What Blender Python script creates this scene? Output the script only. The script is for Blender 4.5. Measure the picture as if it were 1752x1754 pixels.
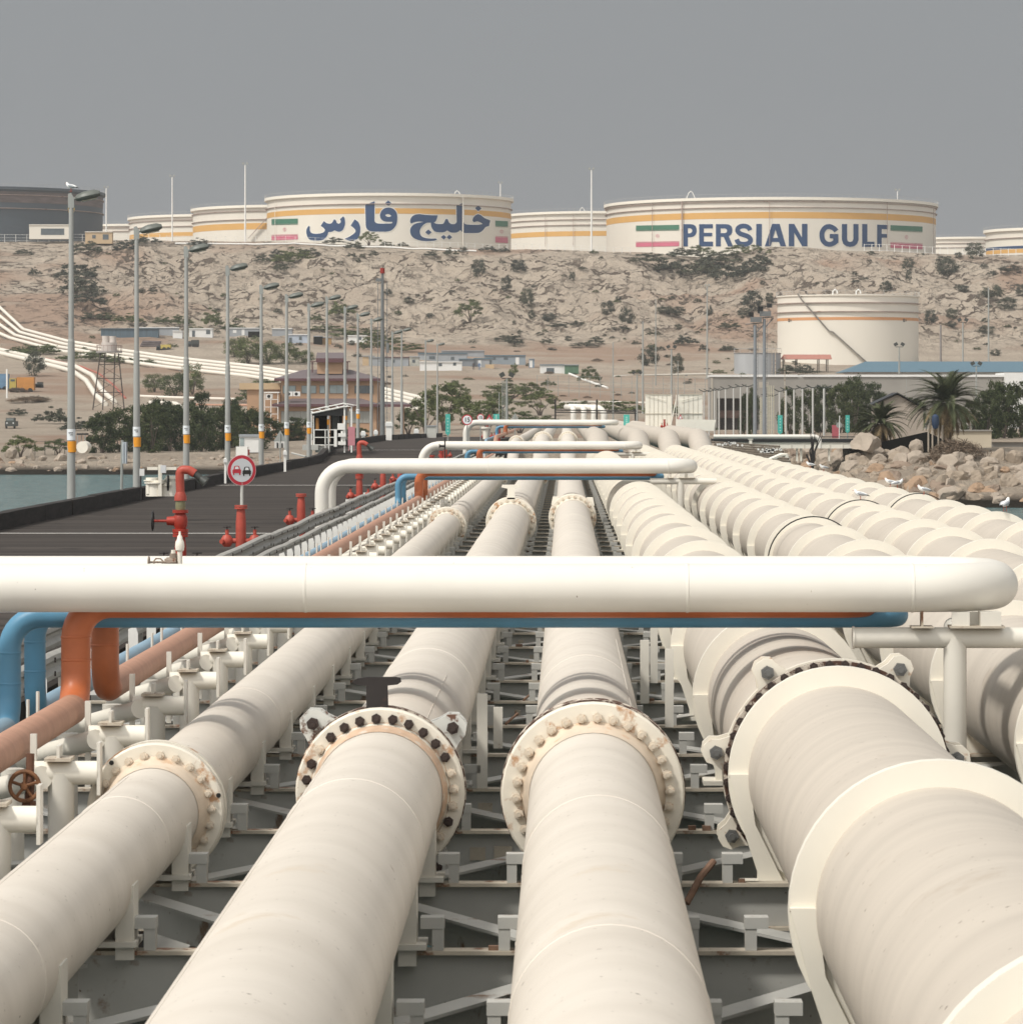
import bpy, bmesh, math, random
import numpy as np
from mathutils import Vector, Matrix
from mathutils.geometry import tessellate_polygon
PI = math.pi; R = math.radians
SC = bpy.context.scene
for o in list(bpy.data.objects): bpy.data.objects.remove(o)

# ------------------------------------------------------------------ camera, sky, sun, exposure
CZ = 7.0                     # camera height above the water
FPX, VX, VY = 7000.0, 967.0, 705.0
cam_d = bpy.data.cameras.new('camera'); cam = bpy.data.objects.new('camera', cam_d)
SC.collection.objects.link(cam); SC.camera = cam
cam.location = (0, 0, CZ); cam.rotation_euler = (R(90), 0, 0)
cam_d.sensor_fit = 'HORIZONTAL'; cam_d.sensor_width = 36
cam_d.lens = FPX / 1752 * 36
cam_d.shift_x = -(VX - 876) / 1752; cam_d.shift_y = -(877 - VY) / 1752
cam_d.clip_start = .5; cam_d.clip_end = 12000
SC.render.resolution_x = 1022; SC.render.resolution_y = 1024

SUN = Vector((-.50, -.40, .77)).normalized()
W = bpy.data.worlds.new("World"); SC.world = W; W.use_nodes = True
nt = W.node_tree; nt.nodes.clear()
sky = nt.nodes.new('ShaderNodeTexSky'); sky.sky_type = 'NISHITA'; sky.sun_disc = False
sky.sun_elevation = math.asin(SUN.z); sky.sun_rotation = math.atan2(SUN.x, SUN.y) % (2*PI)
sky.dust_density = 5; sky.air_density = 1.5
hsv = nt.nodes.new('ShaderNodeHueSaturation'); hsv.inputs['Saturation'].default_value = .22
hsv.inputs['Value'].default_value = .08
nt.links.new(sky.outputs[0], hsv.inputs['Color'])
mx = nt.nodes.new('ShaderNodeMix'); mx.data_type = 'RGBA'; mx.inputs[0].default_value = .80
nt.links.new(hsv.outputs[0], mx.inputs[6]); mx.inputs[7].default_value = (.306, .322, .340, 1)
# bright hazy aureole on the sun's side of the sky, behind the viewer
tcw = nt.nodes.new('ShaderNodeTexCoord'); dt = nt.nodes.new('ShaderNodeVectorMath'); dt.operation = 'DOT_PRODUCT'
nt.links.new(tcw.outputs['Generated'], dt.inputs[0]); dt.inputs[1].default_value = Vector((-.38, -.72, .58)).normalized()
mr = nt.nodes.new('ShaderNodeMapRange'); mr.interpolation_type = 'SMOOTHSTEP'; mr.inputs[1].default_value = -.30; mr.inputs[2].default_value = 1
mr.inputs[3].default_value = 0; mr.inputs[4].default_value = .86; nt.links.new(dt.outputs['Value'], mr.inputs[0])
gl = nt.nodes.new('ShaderNodeMix'); gl.data_type = 'RGBA'; gl.blend_type = 'ADD'; gl.inputs[0].default_value = 1; gl.clamp_result = False
sc_ = nt.nodes.new('ShaderNodeVectorMath'); sc_.operation = 'SCALE'; sc_.inputs[0].default_value = (1.03, 1.0, .95); nt.links.new(mr.outputs[0], sc_.inputs['Scale'])
nt.links.new(mx.outputs[2], gl.inputs[6]); nt.links.new(sc_.outputs[0], gl.inputs[7])
bg = nt.nodes.new('ShaderNodeBackground'); bg.inputs[1].default_value = 1.0
nt.links.new(gl.outputs[2], bg.inputs[0])
wo = nt.nodes.new('ShaderNodeOutputWorld'); nt.links.new(bg.outputs[0], wo.inputs[0])

sd = bpy.data.lights.new('sun', 'SUN'); sd.energy = 2.8; sd.angle = R(7); sd.color = (1, .955, .885)
so = bpy.data.objects.new('sun', sd); SC.collection.objects.link(so)
so.rotation_euler = SUN.to_track_quat('Z', 'Y').to_euler(); so.location = (-60, -40, 120)
SC.view_settings.view_transform = 'Standard'; SC.view_settings.look = 'None'
cam_d.dof.use_dof = True; cam_d.dof.focus_distance = 55; cam_d.dof.aperture_fstop = 18
SC.view_settings.exposure = 0; SC.view_settings.gamma = 1
SC.cycles.volume_bounces = 1
SC.cycles.max_bounces = 8

# ------------------------------------------------------------------ helpers
def P(px, py, d): return Vector(((px-VX)/FPX*d, d, CZ-(py-VY)/FPX*d))
def srgb(r, g, b):
    f = lambda c: (c/255/12.92) if c/255 <= .04045 else ((c/255+.055)/1.055)**2.4
    return (f(r), f(g), f(b), 1)
def link(o): SC.collection.objects.link(o); return o
def tag(o, label=None, cat=None, group=None, kind=None):
    if label: o['label'] = label
    if cat: o['category'] = cat
    if group: o['group'] = group
    if kind: o['kind'] = kind
    return o
def thing(name, label, cat, loc=(0,0,0), rz=0, group=None):
    o = link(bpy.data.objects.new(name, None)); o.empty_display_size = .2
    o.location = loc; o.rotation_euler = (0,0,rz)
    return tag(o, label, cat, group)

class MB:
    def __init__(s): s.v=[]; s.f=[]; s.m=[]; s.mi=0
    def add(s, vs, fs):
        o = len(s.v); s.v += [tuple(v) for v in vs]
        s.f += [tuple(i+o for i in f) for f in fs]; s.m += [s.mi]*len(fs); return s
    def box(s, c, size, rot=None):
        hx,hy,hz = size[0]/2,size[1]/2,size[2]/2; c = Vector(c)
        vs = [Vector((x,y,z)) for x in (-hx,hx) for y in (-hy,hy) for z in (-hz,hz)]
        if rot is not None:
            if not isinstance(rot, Matrix): rot = Matrix.Rotation(rot,3,'Z')
            vs = [rot@v for v in vs]
        return s.add([v+c for v in vs], [(0,1,3,2),(4,6,7,5),(0,4,5,1),(2,3,7,6),(0,2,6,4),(1,5,7,3)])
    def ab(s, a, b):
        return s.box([(a[i]+b[i])/2 for i in range(3)], [abs(b[i]-a[i]) for i in range(3)])
    def cyl(s, p0, p1, r, r1=None, n=14, caps=True):
        p0=Vector(p0); p1=Vector(p1); r1 = r if r1 is None else r1
        ax=(p1-p0).normalized(); u=ax.orthogonal().normalized(); w=ax.cross(u)
        vs=[]
        for p,rr in ((p0,r),(p1,r1)):
            for k in range(n):
                a=2*PI*k/n; vs.append(p+(u*math.cos(a)+w*math.sin(a))*rr)
        fs=[(k,(k+1)%n,n+(k+1)%n,n+k) for k in range(n)]
        if caps: fs += [tuple(range(n-1,-1,-1)), tuple(range(n,2*n))]
        return s.add(vs,fs)
    def tube(s, pts, r, n=14, caps=True):
        pts=[Vector(p) for p in pts]; m=len(pts); rs = r if isinstance(r,(list,tuple)) else [r]*m
        t=[(pts[min(i+1,m-1)]-pts[max(i-1,0)]).normalized() for i in range(m)]
        u=t[0].orthogonal().normalized()
        if abs(t[0].y)>.9: u=Vector((1,0,0))
        vs=[]
        for i in range(m):
            u=(u-t[i]*u.dot(t[i])).normalized(); w=t[i].cross(u)
            for k in range(n):
                a=2*PI*k/n; vs.append(pts[i]+(u*math.cos(a)+w*math.sin(a))*rs[i])
        fs=[(i*n+k,i*n+(k+1)%n,(i+1)*n+(k+1)%n,(i+1)*n+k) for i in range(m-1) for k in range(n)]
        if caps: fs += [tuple(range(n-1,-1,-1)), tuple(range((m-1)*n,m*n))]
        return s.add(vs,fs)
    def lathe(s, prof, n=32, M=None, closed=False):
        M = M or Matrix.Identity(4); m=len(prof)
        vs=[M@Vector((r*math.cos(2*PI*k/n), r*math.sin(2*PI*k/n), z)) for r,z in prof for k in range(n)]
        rng = range(m) if closed else range(m-1)
        fs=[(i*n+k,i*n+(k+1)%n,((i+1)%m)*n+(k+1)%n,((i+1)%m)*n+k) for i in rng for k in range(n)]
        return s.add(vs,fs)
    def prism(s, poly, y0, y1, loc=(0,0,0)):     # polygon in x,z pushed along y
        n=len(poly); L=Vector(loc)
        vs=[L+Vector((x,y,z)) for y in (y0,y1) for x,z in poly]
        fs=[(k,(k+1)%n,n+(k+1)%n,n+k) for k in range(n)]+[tuple(range(n-1,-1,-1)),tuple(range(n,2*n))]
        return s.add(vs,fs)
    def prismz(s, poly, z0, z1):                 # polygon in x,y pushed along z
        n=len(poly)
        vs=[Vector((x,y,z)) for z in (z0,z1) for x,y in poly]
        fs=[(k,(k+1)%n,n+(k+1)%n,n+k) for k in range(n)]+[tuple(range(n-1,-1,-1)),tuple(range(n,2*n))]
        return s.add(vs,fs)
    def pbox(s, x0, y0, x1, y1, d, dep):         # box whose front fills a pixel rectangle at distance d
        a=P(x0,y1,d); b=P(x1,y0,d); return s.ab((a.x,d,a.z),(b.x,d+dep,b.z))

SPLIT={'pipe_loop','guide_bar','post','pile','frame_post','wall','vent_pipe','downpipe','bridge_post','control_box','slot','stand','frame','panel','coping','dark_interior','rail_post','case','canopy_wall','patch','stiffener','bolt_hole'}
def pieces(mb):
    n=len(mb.v); pa=list(range(n))
    def fd(i):
        while pa[i]!=i: pa[i]=pa[pa[i]]; i=pa[i]
        return i
    for f in mb.f:
        a=fd(f[0])
        for i in f[1:]: pa[fd(i)]=a
    g={}
    for k,f in enumerate(mb.f): g.setdefault(fd(f[0]),[]).append(k)
    bb=[]
    for r,fs in g.items():
        vs=[mb.v[i] for k in fs for i in mb.f[k]]
        bb.append([[min(v[j] for v in vs)-.02 for j in range(3)],[max(v[j] for v in vs)+.02 for j in range(3)],fs])
    ch=True
    while ch:
        ch=False
        for i in range(len(bb)):
            for j in range(i+1,len(bb)):
                A,Bx=bb[i],bb[j]
                if all(A[0][q]<=Bx[1][q] and Bx[0][q]<=A[1][q] for q in range(3)):
                    A[0]=[min(p,q) for p,q in zip(A[0],Bx[0])]; A[1]=[max(p,q) for p,q in zip(A[1],Bx[1])]; A[2]=A[2]+Bx[2]; bb.pop(j); ch=True; break
            if ch: break
    out=[]
    for a,b,fs in bb:
        m=MB(); mp={}
        for k in sorted(fs):
            t=[]
            for i in mb.f[k]:
                if i not in mp: mp[i]=len(m.v); m.v.append(mb.v[i])
                t.append(mp[i])
            m.f.append(tuple(t)); m.m.append(mb.m[k])
        out.append(m)
    return out
def build(name, mb, mats, parent=None, local=False, ang=35, smooth=True):
    if name in SPLIT and parent is not None:
        ps=pieces(mb)
        if 1<len(ps)<=90:
            for q in ps[1:]: build1(name,q,mats,parent,local,ang,smooth)
            return build1(name,ps[0],mats,parent,local,ang,smooth)
    return build1(name,mb,mats,parent,local,ang,smooth)
def build1(name, mb, mats, parent=None, local=False, ang=35, smooth=True):
    me = bpy.data.meshes.new(name)
    off = Vector((0,0,0))
    if parent is not None and not local:
        q = parent
        while q is not None: off = off + q.location; q = q.parent
    vs = mb.v
    if off.length > 0: vs = [(v[0]-off.x, v[1]-off.y, v[2]-off.z) for v in vs]
    me.from_pydata(vs, [], mb.f)
    if not isinstance(mats,(list,tuple)): mats=[mats]
    for m in mats: me.materials.append(m)
    if len(mats)>1: me.polygons.foreach_set('material_index', mb.m)
    bm = bmesh.new(); bm.from_mesh(me); bmesh.ops.recalc_face_normals(bm, faces=bm.faces); bm.to_mesh(me); bm.free()
    if smooth:
        me.polygons.foreach_set('use_smooth', [True]*len(me.polygons)); me.set_sharp_from_angle(angle=R(ang))
    o = link(bpy.data.objects.new(name, me)); o.parent = parent
    return o
def npmesh(name, V, F, mat, parent=None, smooth=False):
    me = bpy.data.meshes.new(name); k = F.shape[1]
    me.vertices.add(len(V)); me.vertices.foreach_set('co', V.astype(np.float32).ravel())
    me.loops.add(F.size); me.loops.foreach_set('vertex_index', F.astype(np.int32).ravel())
    me.polygons.add(len(F)); me.polygons.foreach_set('loop_start', np.arange(0, F.size, k, dtype=np.int32))
    me.materials.append(mat); me.update(calc_edges=True); me.validate()
    if smooth: me.polygons.foreach_set('use_smooth', [True]*len(me.polygons))
    o = link(bpy.data.objects.new(name, me)); o.parent = parent; return o
def dup(root, loc=None, rz=None, label=None, group=None, scale=None):
    r = link(root.copy())
    if loc is not None: r.location = loc
    if rz is not None: r.rotation_euler = (0,0,rz)
    if label: r['label'] = label
    if group: r['group'] = group
    if scale is not None: r.scale = scale if isinstance(scale,(tuple,list)) else (scale,)*3
    for ch in list(root.children):
        c = link(ch.copy()); c.parent = r
        for g in list(ch.children):
            q = link(g.copy()); q.parent = c
    return r
def fillet(pts, rad, seg=8):
    pts=[Vector(p) for p in pts]; out=[pts[0]]
    for i in range(1,len(pts)-1):
        a=(pts[i-1]-pts[i]); b=(pts[i+1]-pts[i]); la=a.length; lb=b.length; a.normalize(); b.normalize()
        th=math.acos(max(-1,min(1,a.dot(b)))); t=rad/math.tan(th/2); t=min(t,la*.49,lb*.49); rr=t*math.tan(th/2)
        c=pts[i]+(a+b).normalized()*(rr/math.sin(th/2)); p0=pts[i]+a*t; p1=pts[i]+b*t
        v0=p0-c; v1=p1-c; w=v0.angle(v1)
        for k in range(seg+1):
            f=k/seg; out.append(c+(v0*math.sin((1-f)*w)+v1*math.sin(f*w))/math.sin(w))
    out.append(pts[-1]); return out

# ------------------------------------------------------------------ materials
MATS={}
def mat(name, col, rough=.6, var=.12, scale=2.0, stretch=(1,1,1), bump=0, bscale=30, rust=0, rscale=4,
        rcol=(.16,.065,.03,1), metal=0, speck=0, spec=.4, tint=None, scuff=0):
    if name in MATS: return MATS[name]
    m=bpy.data.materials.new(name); m.use_nodes=True; t=m.node_tree; N=t.nodes; L=t.links
    b=N['Principled BSDF']; b.inputs['Roughness'].default_value=rough; b.inputs['Metallic'].default_value=metal
    b.inputs['Specular IOR Level'].default_value=spec
    tc=N.new('ShaderNodeTexCoord'); mp=N.new('ShaderNodeMapping'); mp.inputs['Scale'].default_value=stretch
    L.new(tc.outputs['Object'],mp.inputs['Vector'])
    nz=N.new('ShaderNodeTexNoise'); nz.inputs['Scale'].default_value=scale; nz.inputs['Detail'].default_value=5
    nz.inputs['Roughness'].default_value=.6; L.new(mp.outputs[0],nz.inputs['Vector'])
    rp=N.new('ShaderNodeValToRGB'); rp.color_ramp.elements[0].position=.3; rp.color_ramp.elements[1].position=.7
    c=col[:3]; t2=tint or c
    rp.color_ramp.elements[0].color=tuple(x*(1-var) for x in t2[:3])+(1,)
    rp.color_ramp.elements[1].color=tuple(min(1,x*(1+var*.6)) for x in c)+(1,)
    L.new(nz.outputs['Fac'],rp.inputs[0]); cur=rp.outputs[0]
    def over(thr, sc, color, wid=.06, det=6, vec=None):
        nonlocal cur
        n2=N.new('ShaderNodeTexNoise'); n2.inputs['Scale'].default_value=sc; n2.inputs['Detail'].default_value=det
        n2.inputs['Roughness'].default_value=.65; L.new(vec or tc.outputs['Object'],n2.inputs['Vector'])
        r2=N.new('ShaderNodeMapRange'); r2.inputs[1].default_value=thr; r2.inputs[2].default_value=thr+wid
        L.new(n2.outputs['Fac'],r2.inputs[0])
        mm=N.new('ShaderNodeMix'); mm.data_type='RGBA'; L.new(r2.outputs[0],mm.inputs[0]); L.new(cur,mm.inputs[6])
        mm.inputs[7].default_value=color; cur=mm.outputs[2]
    if rust: over(1-rust, rscale, rcol, .08)
    if scuff:
        over(1-scuff, 2.3, (.36,.28,.20,1), .05, 9); over(1-scuff-.02, 7, (.30,.22,.15,1), .03, 6)
    if speck: over(1-speck, 26, (.17,.13,.10,1), .03, 2)
    L.new(cur,b.inputs['Base Color'])
    if bump:
        nb=N.new('ShaderNodeTexNoise'); nb.inputs['Scale'].default_value=bscale; nb.inputs['Detail'].default_value=4
        L.new(mp.outputs[0],nb.inputs['Vector'])
        bp=N.new('ShaderNodeBump'); bp.inputs['Strength'].default_value=bump; bp.inputs['Distance'].default_value=.02
        L.new(nb.outputs['Fac'],bp.inputs['Height']); L.new(bp.outputs[0],b.inputs['Normal'])
    MATS[name]=m; return m
PIPE  = mat('pipe_paint',(.66,.605,.53),.55,.07,1.1,(.7,1.6,.7),bump=.05,bscale=4,speck=.29,tint=(.64,.58,.50),rust=.36,rscale=1.1,rcol=(.60,.52,.42,1),scuff=.285)
PIPE2 = mat('wrapped_pipe_paint',(.53,.475,.405),.6,.09,.9,(.35,3.4,.35),bump=.10,bscale=3,speck=.29,rust=.36,rscale=1.3,rcol=(.46,.40,.33,1),scuff=.285)
CREAM = mat('cream_paint',(.79,.75,.655),.5,.06,1.5,rust=.31,rscale=5,rcol=(.38,.25,.14,1),speck=.22)
LOOPW = mat('white_loop_paint',(.735,.705,.64),.45,.05,1.6,bump=.04,bscale=6,speck=.24,scuff=.265)
FLNG  = mat('flange_paint',(.74,.69,.59),.5,.08,3,rust=.43,rscale=5,rcol=(.46,.27,.15,1))
FLNGR = mat('flange_rusty',(.62,.55,.46),.7,.25,5,rust=.56,rscale=11,rcol=(.09,.045,.03,1))
RUST  = mat('rust',(.13,.06,.035),.85,.4,6,bump=.3,bscale=30)
STAIN = mat('rust_stain',(.60,.42,.29),.6,.25,5,rust=.47,rscale=9,rcol=(.62,.55,.46,1))
BLACKM= mat('black_paint',(.022,.018,.017),.55,.3,5,rust=.3,rcol=(.06,.03,.02,1))
BOLTD = mat('dark_bolt',(.045,.03,.025),.6,.3,20)
BOLTW = mat('painted_bolt',(.66,.58,.47),.5,.2,20,rust=.44,rscale=24,rcol=(.35,.17,.08,1))
BOLTG = mat('grey_bolt',(.16,.16,.155),.45,.2,20,metal=.4)
STEEL = mat('trestle_paint',(.45,.445,.415),.65,.14,1.3,rust=.40,rscale=2.6,rcol=(.20,.13,.085,1),speck=.28)
STEELR= mat('trestle_edge',(.52,.46,.37),.7,.25,3,rust=.47,rscale=5,rcol=(.20,.10,.055,1))
SUPW  = mat('support_paint',(.66,.63,.56),.5,.08,2,rust=.33,rscale=5,rcol=(.32,.2,.12,1))
BLUE  = mat('blue_paint',(.10,.27,.42),.45,.14,3,(1,.4,1),tint=(.12,.30,.44),speck=.22)
BLUED = mat('faded_blue_paint',(.26,.38,.47),.6,.12,2,(1,.5,1),speck=.22)
ORNG  = mat('orange_paint',(.50,.145,.055),.42,.18,3,rust=.25,rscale=5,rcol=(.30,.09,.03,1))
ORNGD = mat('faded_orange_paint',(.46,.255,.175),.65,.14,2,(.4,3,.4),bump=.1,bscale=12,speck=.22)
RED   = mat('hydrant_red',(.33,.032,.018),.45,.25,6,rust=.33,rscale=9,rcol=(.12,.03,.02,1))
REDF  = mat('hydrant_faded_red',(.40,.068,.045),.5,.2,6,rust=.3,rscale=9,rcol=(.2,.05,.035,1))
GREYM = mat('galvanised',(.33,.34,.32),.5,.12,2,(3,3,.3),metal=.15)
GREYR = mat('guardrail_grey',(.40,.385,.35),.55,.15,2,rust=.3,rscale=4,rcol=(.2,.15,.11,1))
DARKM = mat('dark_housing',(.05,.055,.05),.5,.2,4)
WHITE = mat('white_paint',(.78,.77,.73),.5,.05,2,rust=.22,rscale=2)
WHITES= mat('sign_white',(.75,.77,.78),.4,.03,2)
SIGNR = mat('sign_red',(.50,.03,.05),.4,.06,4)
BLK   = mat('sign_black',(.015,.015,.015),.4,.1,4)
ORB   = mat('reflector_orange',(.75,.30,.02),.4,.08,4)
TEAL  = mat('teal_paint',(.07,.42,.36),.5,.1,2)
PINK  = mat('pinkish_panel',(.52,.22,.25),.6,.1,2)
# ------------------------------------------------------------------ terrain
def _h(ix,iy,seed):
    n=(ix.astype(np.int64)*374761393+iy.astype(np.int64)*668265263+seed*1442695041)&0xffffffff
    n=((n^(n>>13))*1274126177)&0xffffffff
    return ((n^(n>>16))&0xffffff)/float(0xffffff)
def vn(x,y,seed=0):
    x=np.asarray(x,float); y=np.asarray(y,float); ix=np.floor(x); iy=np.floor(y); fx=x-ix; fy=y-iy
    fx=fx*fx*(3-2*fx); fy=fy*fy*(3-2*fy)
    a=_h(ix,iy,seed); b=_h(ix+1,iy,seed); c=_h(ix,iy+1,seed); d=_h(ix+1,iy+1,seed)
    return (a*(1-fx)+b*fx)*(1-fy)+(c*(1-fx)+d*fx)*fy
def fbm(x,y,o=4,seed=0):
    s=0;a=.5
    for k in range(o): s=s+a*vn(x,y,seed+k*17); x=x*2.03+7.1; y=y*2.03-3.3; a*=.5
    return s
def ridg(x,y,o=3,seed=0):
    s=0;a=.6
    for k in range(o): s=s+a*(1-np.abs(2*vn(x,y,seed+k*31)-1)); x=x*2.1+3.1; y=y*2.1+9.7; a*=.45
    return s
def Y(y,d): return CZ-(y-VY)*d/FPX
def col(shore, near, far, ridge):
    L=[(shore-60,-3),(shore,-.05)]+near
    L+=[(d,Y(y,d)) for d,y in far]; zr=Y(ridge,1268)
    L+=[(1268,zr),(1290,zr+.8),(3200,zr+1.5)]; return L
COLS=[(-500,col(454,[(462,1.4),(480,2.0),(520,2.3),(600,3.8),(640,4.4)],[(720,700),(800,668),(900,634),(1000,596),(1060,570),(1150,500),(1215,440)],414)),
 (60,col(454,[(462,1.4),(480,2.0),(520,2.3),(600,3.8),(640,4.4)],[(720,700),(800,668),(900,634),(1000,596),(1060,570),(1150,500),(1215,440)],414)),
 (200,col(454,[(462,1.4),(480,2.0),(520,2.3),(600,3.8),(640,4.4)],[(720,702),(800,672),(900,636),(1000,596),(1080,562),(1160,500),(1225,440)],412)),
 (450,col(454,[(462,1.4),(480,2.2),(520,2.8),(600,3.8),(640,4.4)],[(720,702),(800,672),(900,636),(1000,596),(1080,570),(1170,505),(1230,446)],414)),
 (620,col(454,[(462,2.4),(480,3.0),(520,3.3),(600,3.8),(650,4.6)],[(720,703),(800,675),(900,640),(1000,604),(1090,570),(1170,508),(1230,450)],420)),
 (900,col(435,[(445,2.6),(460,3.4),(520,3.8),(600,4.2)],[(680,718),(750,695),(850,660),(950,630),(1050,600),(1130,560),(1180,512),(1230,458)],428)),
 (1080,col(420,[(430,2.6),(445,3.4),(520,3.9),(600,4.2)],[(680,716),(760,692),(850,662),(950,632),(1050,602),(1125,562),(1180,512),(1230,462)],432)),
 (1200,col(400,[(410,2.8),(425,3.6),(520,4.0),(600,4.3)],[(680,716),(760,692),(850,664),(950,636),(1050,602),(1120,562),(1180,520),(1235,478)],440)),
 (1330,col(352,[(362,3.0),(380,3.9),(520,4.1),(620,4.4)],[(700,714),(800,682),(900,650),(985,626),(1050,605),(1120,556),(1180,500),(1230,450)],424)),
 (1480,col(306,[(316,3.4),(330,4.3),(520,4.3),(620,4.6)],[(700,714),(800,682),(900,650),(965,627),(1030,622),(1090,585),(1140,540),(1200,480)],430)),
 (1620,col(299,[(310,3.2),(326,4.1),(520,4.3),(620,4.6)],[(700,714),(800,682),(900,648),(965,627),(1030,620),(1090,590),(1150,535),(1210,475)],436)),
 (2300,col(292,[(303,3.0),(322,4.0),(520,4.3),(620,4.6)],[(700,714),(800,682),(900,648),(965,630),(1030,612),(1090,585),(1150,535),(1210,475)],430))]
CU=np.array([c[0] for c in COLS],float)
def tz(u,d):
    u=np.atleast_1d(np.asarray(u,float)); d=np.atleast_1d(np.asarray(d,float))
    u,d=np.broadcast_arrays(u,d)
    Z=np.stack([np.interp(d,[q[0] for q in c[1]],[q[1] for q in c[1]]) for c in COLS])
    k=np.clip(np.searchsorted(CU,u)-1,0,len(CU)-2); f=np.clip((u-CU[k])/(CU[k+1]-CU[k]),0,1); f=f*f*(3-2*f)
    a=np.take_along_axis(Z,k[None],0)[0]; b=np.take_along_axis(Z,(k+1)[None],0)[0]
    z=a*(1-f)+b*f
    X=(u-VX)/FPX*d
    lo=np.clip((d-540)/150,0,1)
    z=z+lo*.9*(fbm(X/22,d/22,4,5)-.47)
    hill=np.clip((d-1050)/70,0,1)*np.clip((1300-d)/40,0,1)
    smooth_left=np.clip((u-60)/90,0,1)*.85+.15
    wx=X+7*fbm(X/18,d/18,2,80); wy=d+7*fbm(X/18+50,d/18,2,90)
    rk=7.0*(ridg(wx/38,wy/60,2,11)-.55)+4.2*(ridg((wx+.3*wy)/12,wy/20,3,23)-.55)+1.9*(ridg((wx+.6*wy)/4.2,wy/9,2,41)-.5)+.9*(ridg((wx-.4*wy)/1.7,wy/3.2,2,47)-.5)
    edge=np.clip((1262-d)/22,.12,1)
    z=z+hill*smooth_left*edge*rk*1.05
    mid=np.clip((d-820)/100,0,1)*np.clip((1120-d)/60,0,1)
    z=z+mid*.8*(ridg(X/14,d/20,3,61)-.55)
    return z
def ghit(u,y,d0=440,d1=1300):
    ds=np.arange(d0,d1,1.5); yy=VY-(tz(np.full(ds.shape,u),ds)-CZ)*FPX/ds
    k=np.nonzero(yy<=y)[0]
    return float(ds[k[0]]) if len(k) else float(d1)
def gpt(u,y,d0=440,d1=1300,dz=0):
    d=ghit(u,y,d0,d1); p=P(u,y,d); p.z=float(tz(u,d)[0])+dz; return p
def gz(x,y): return float(tz(VX+x*FPX/y,y)[0])

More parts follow.
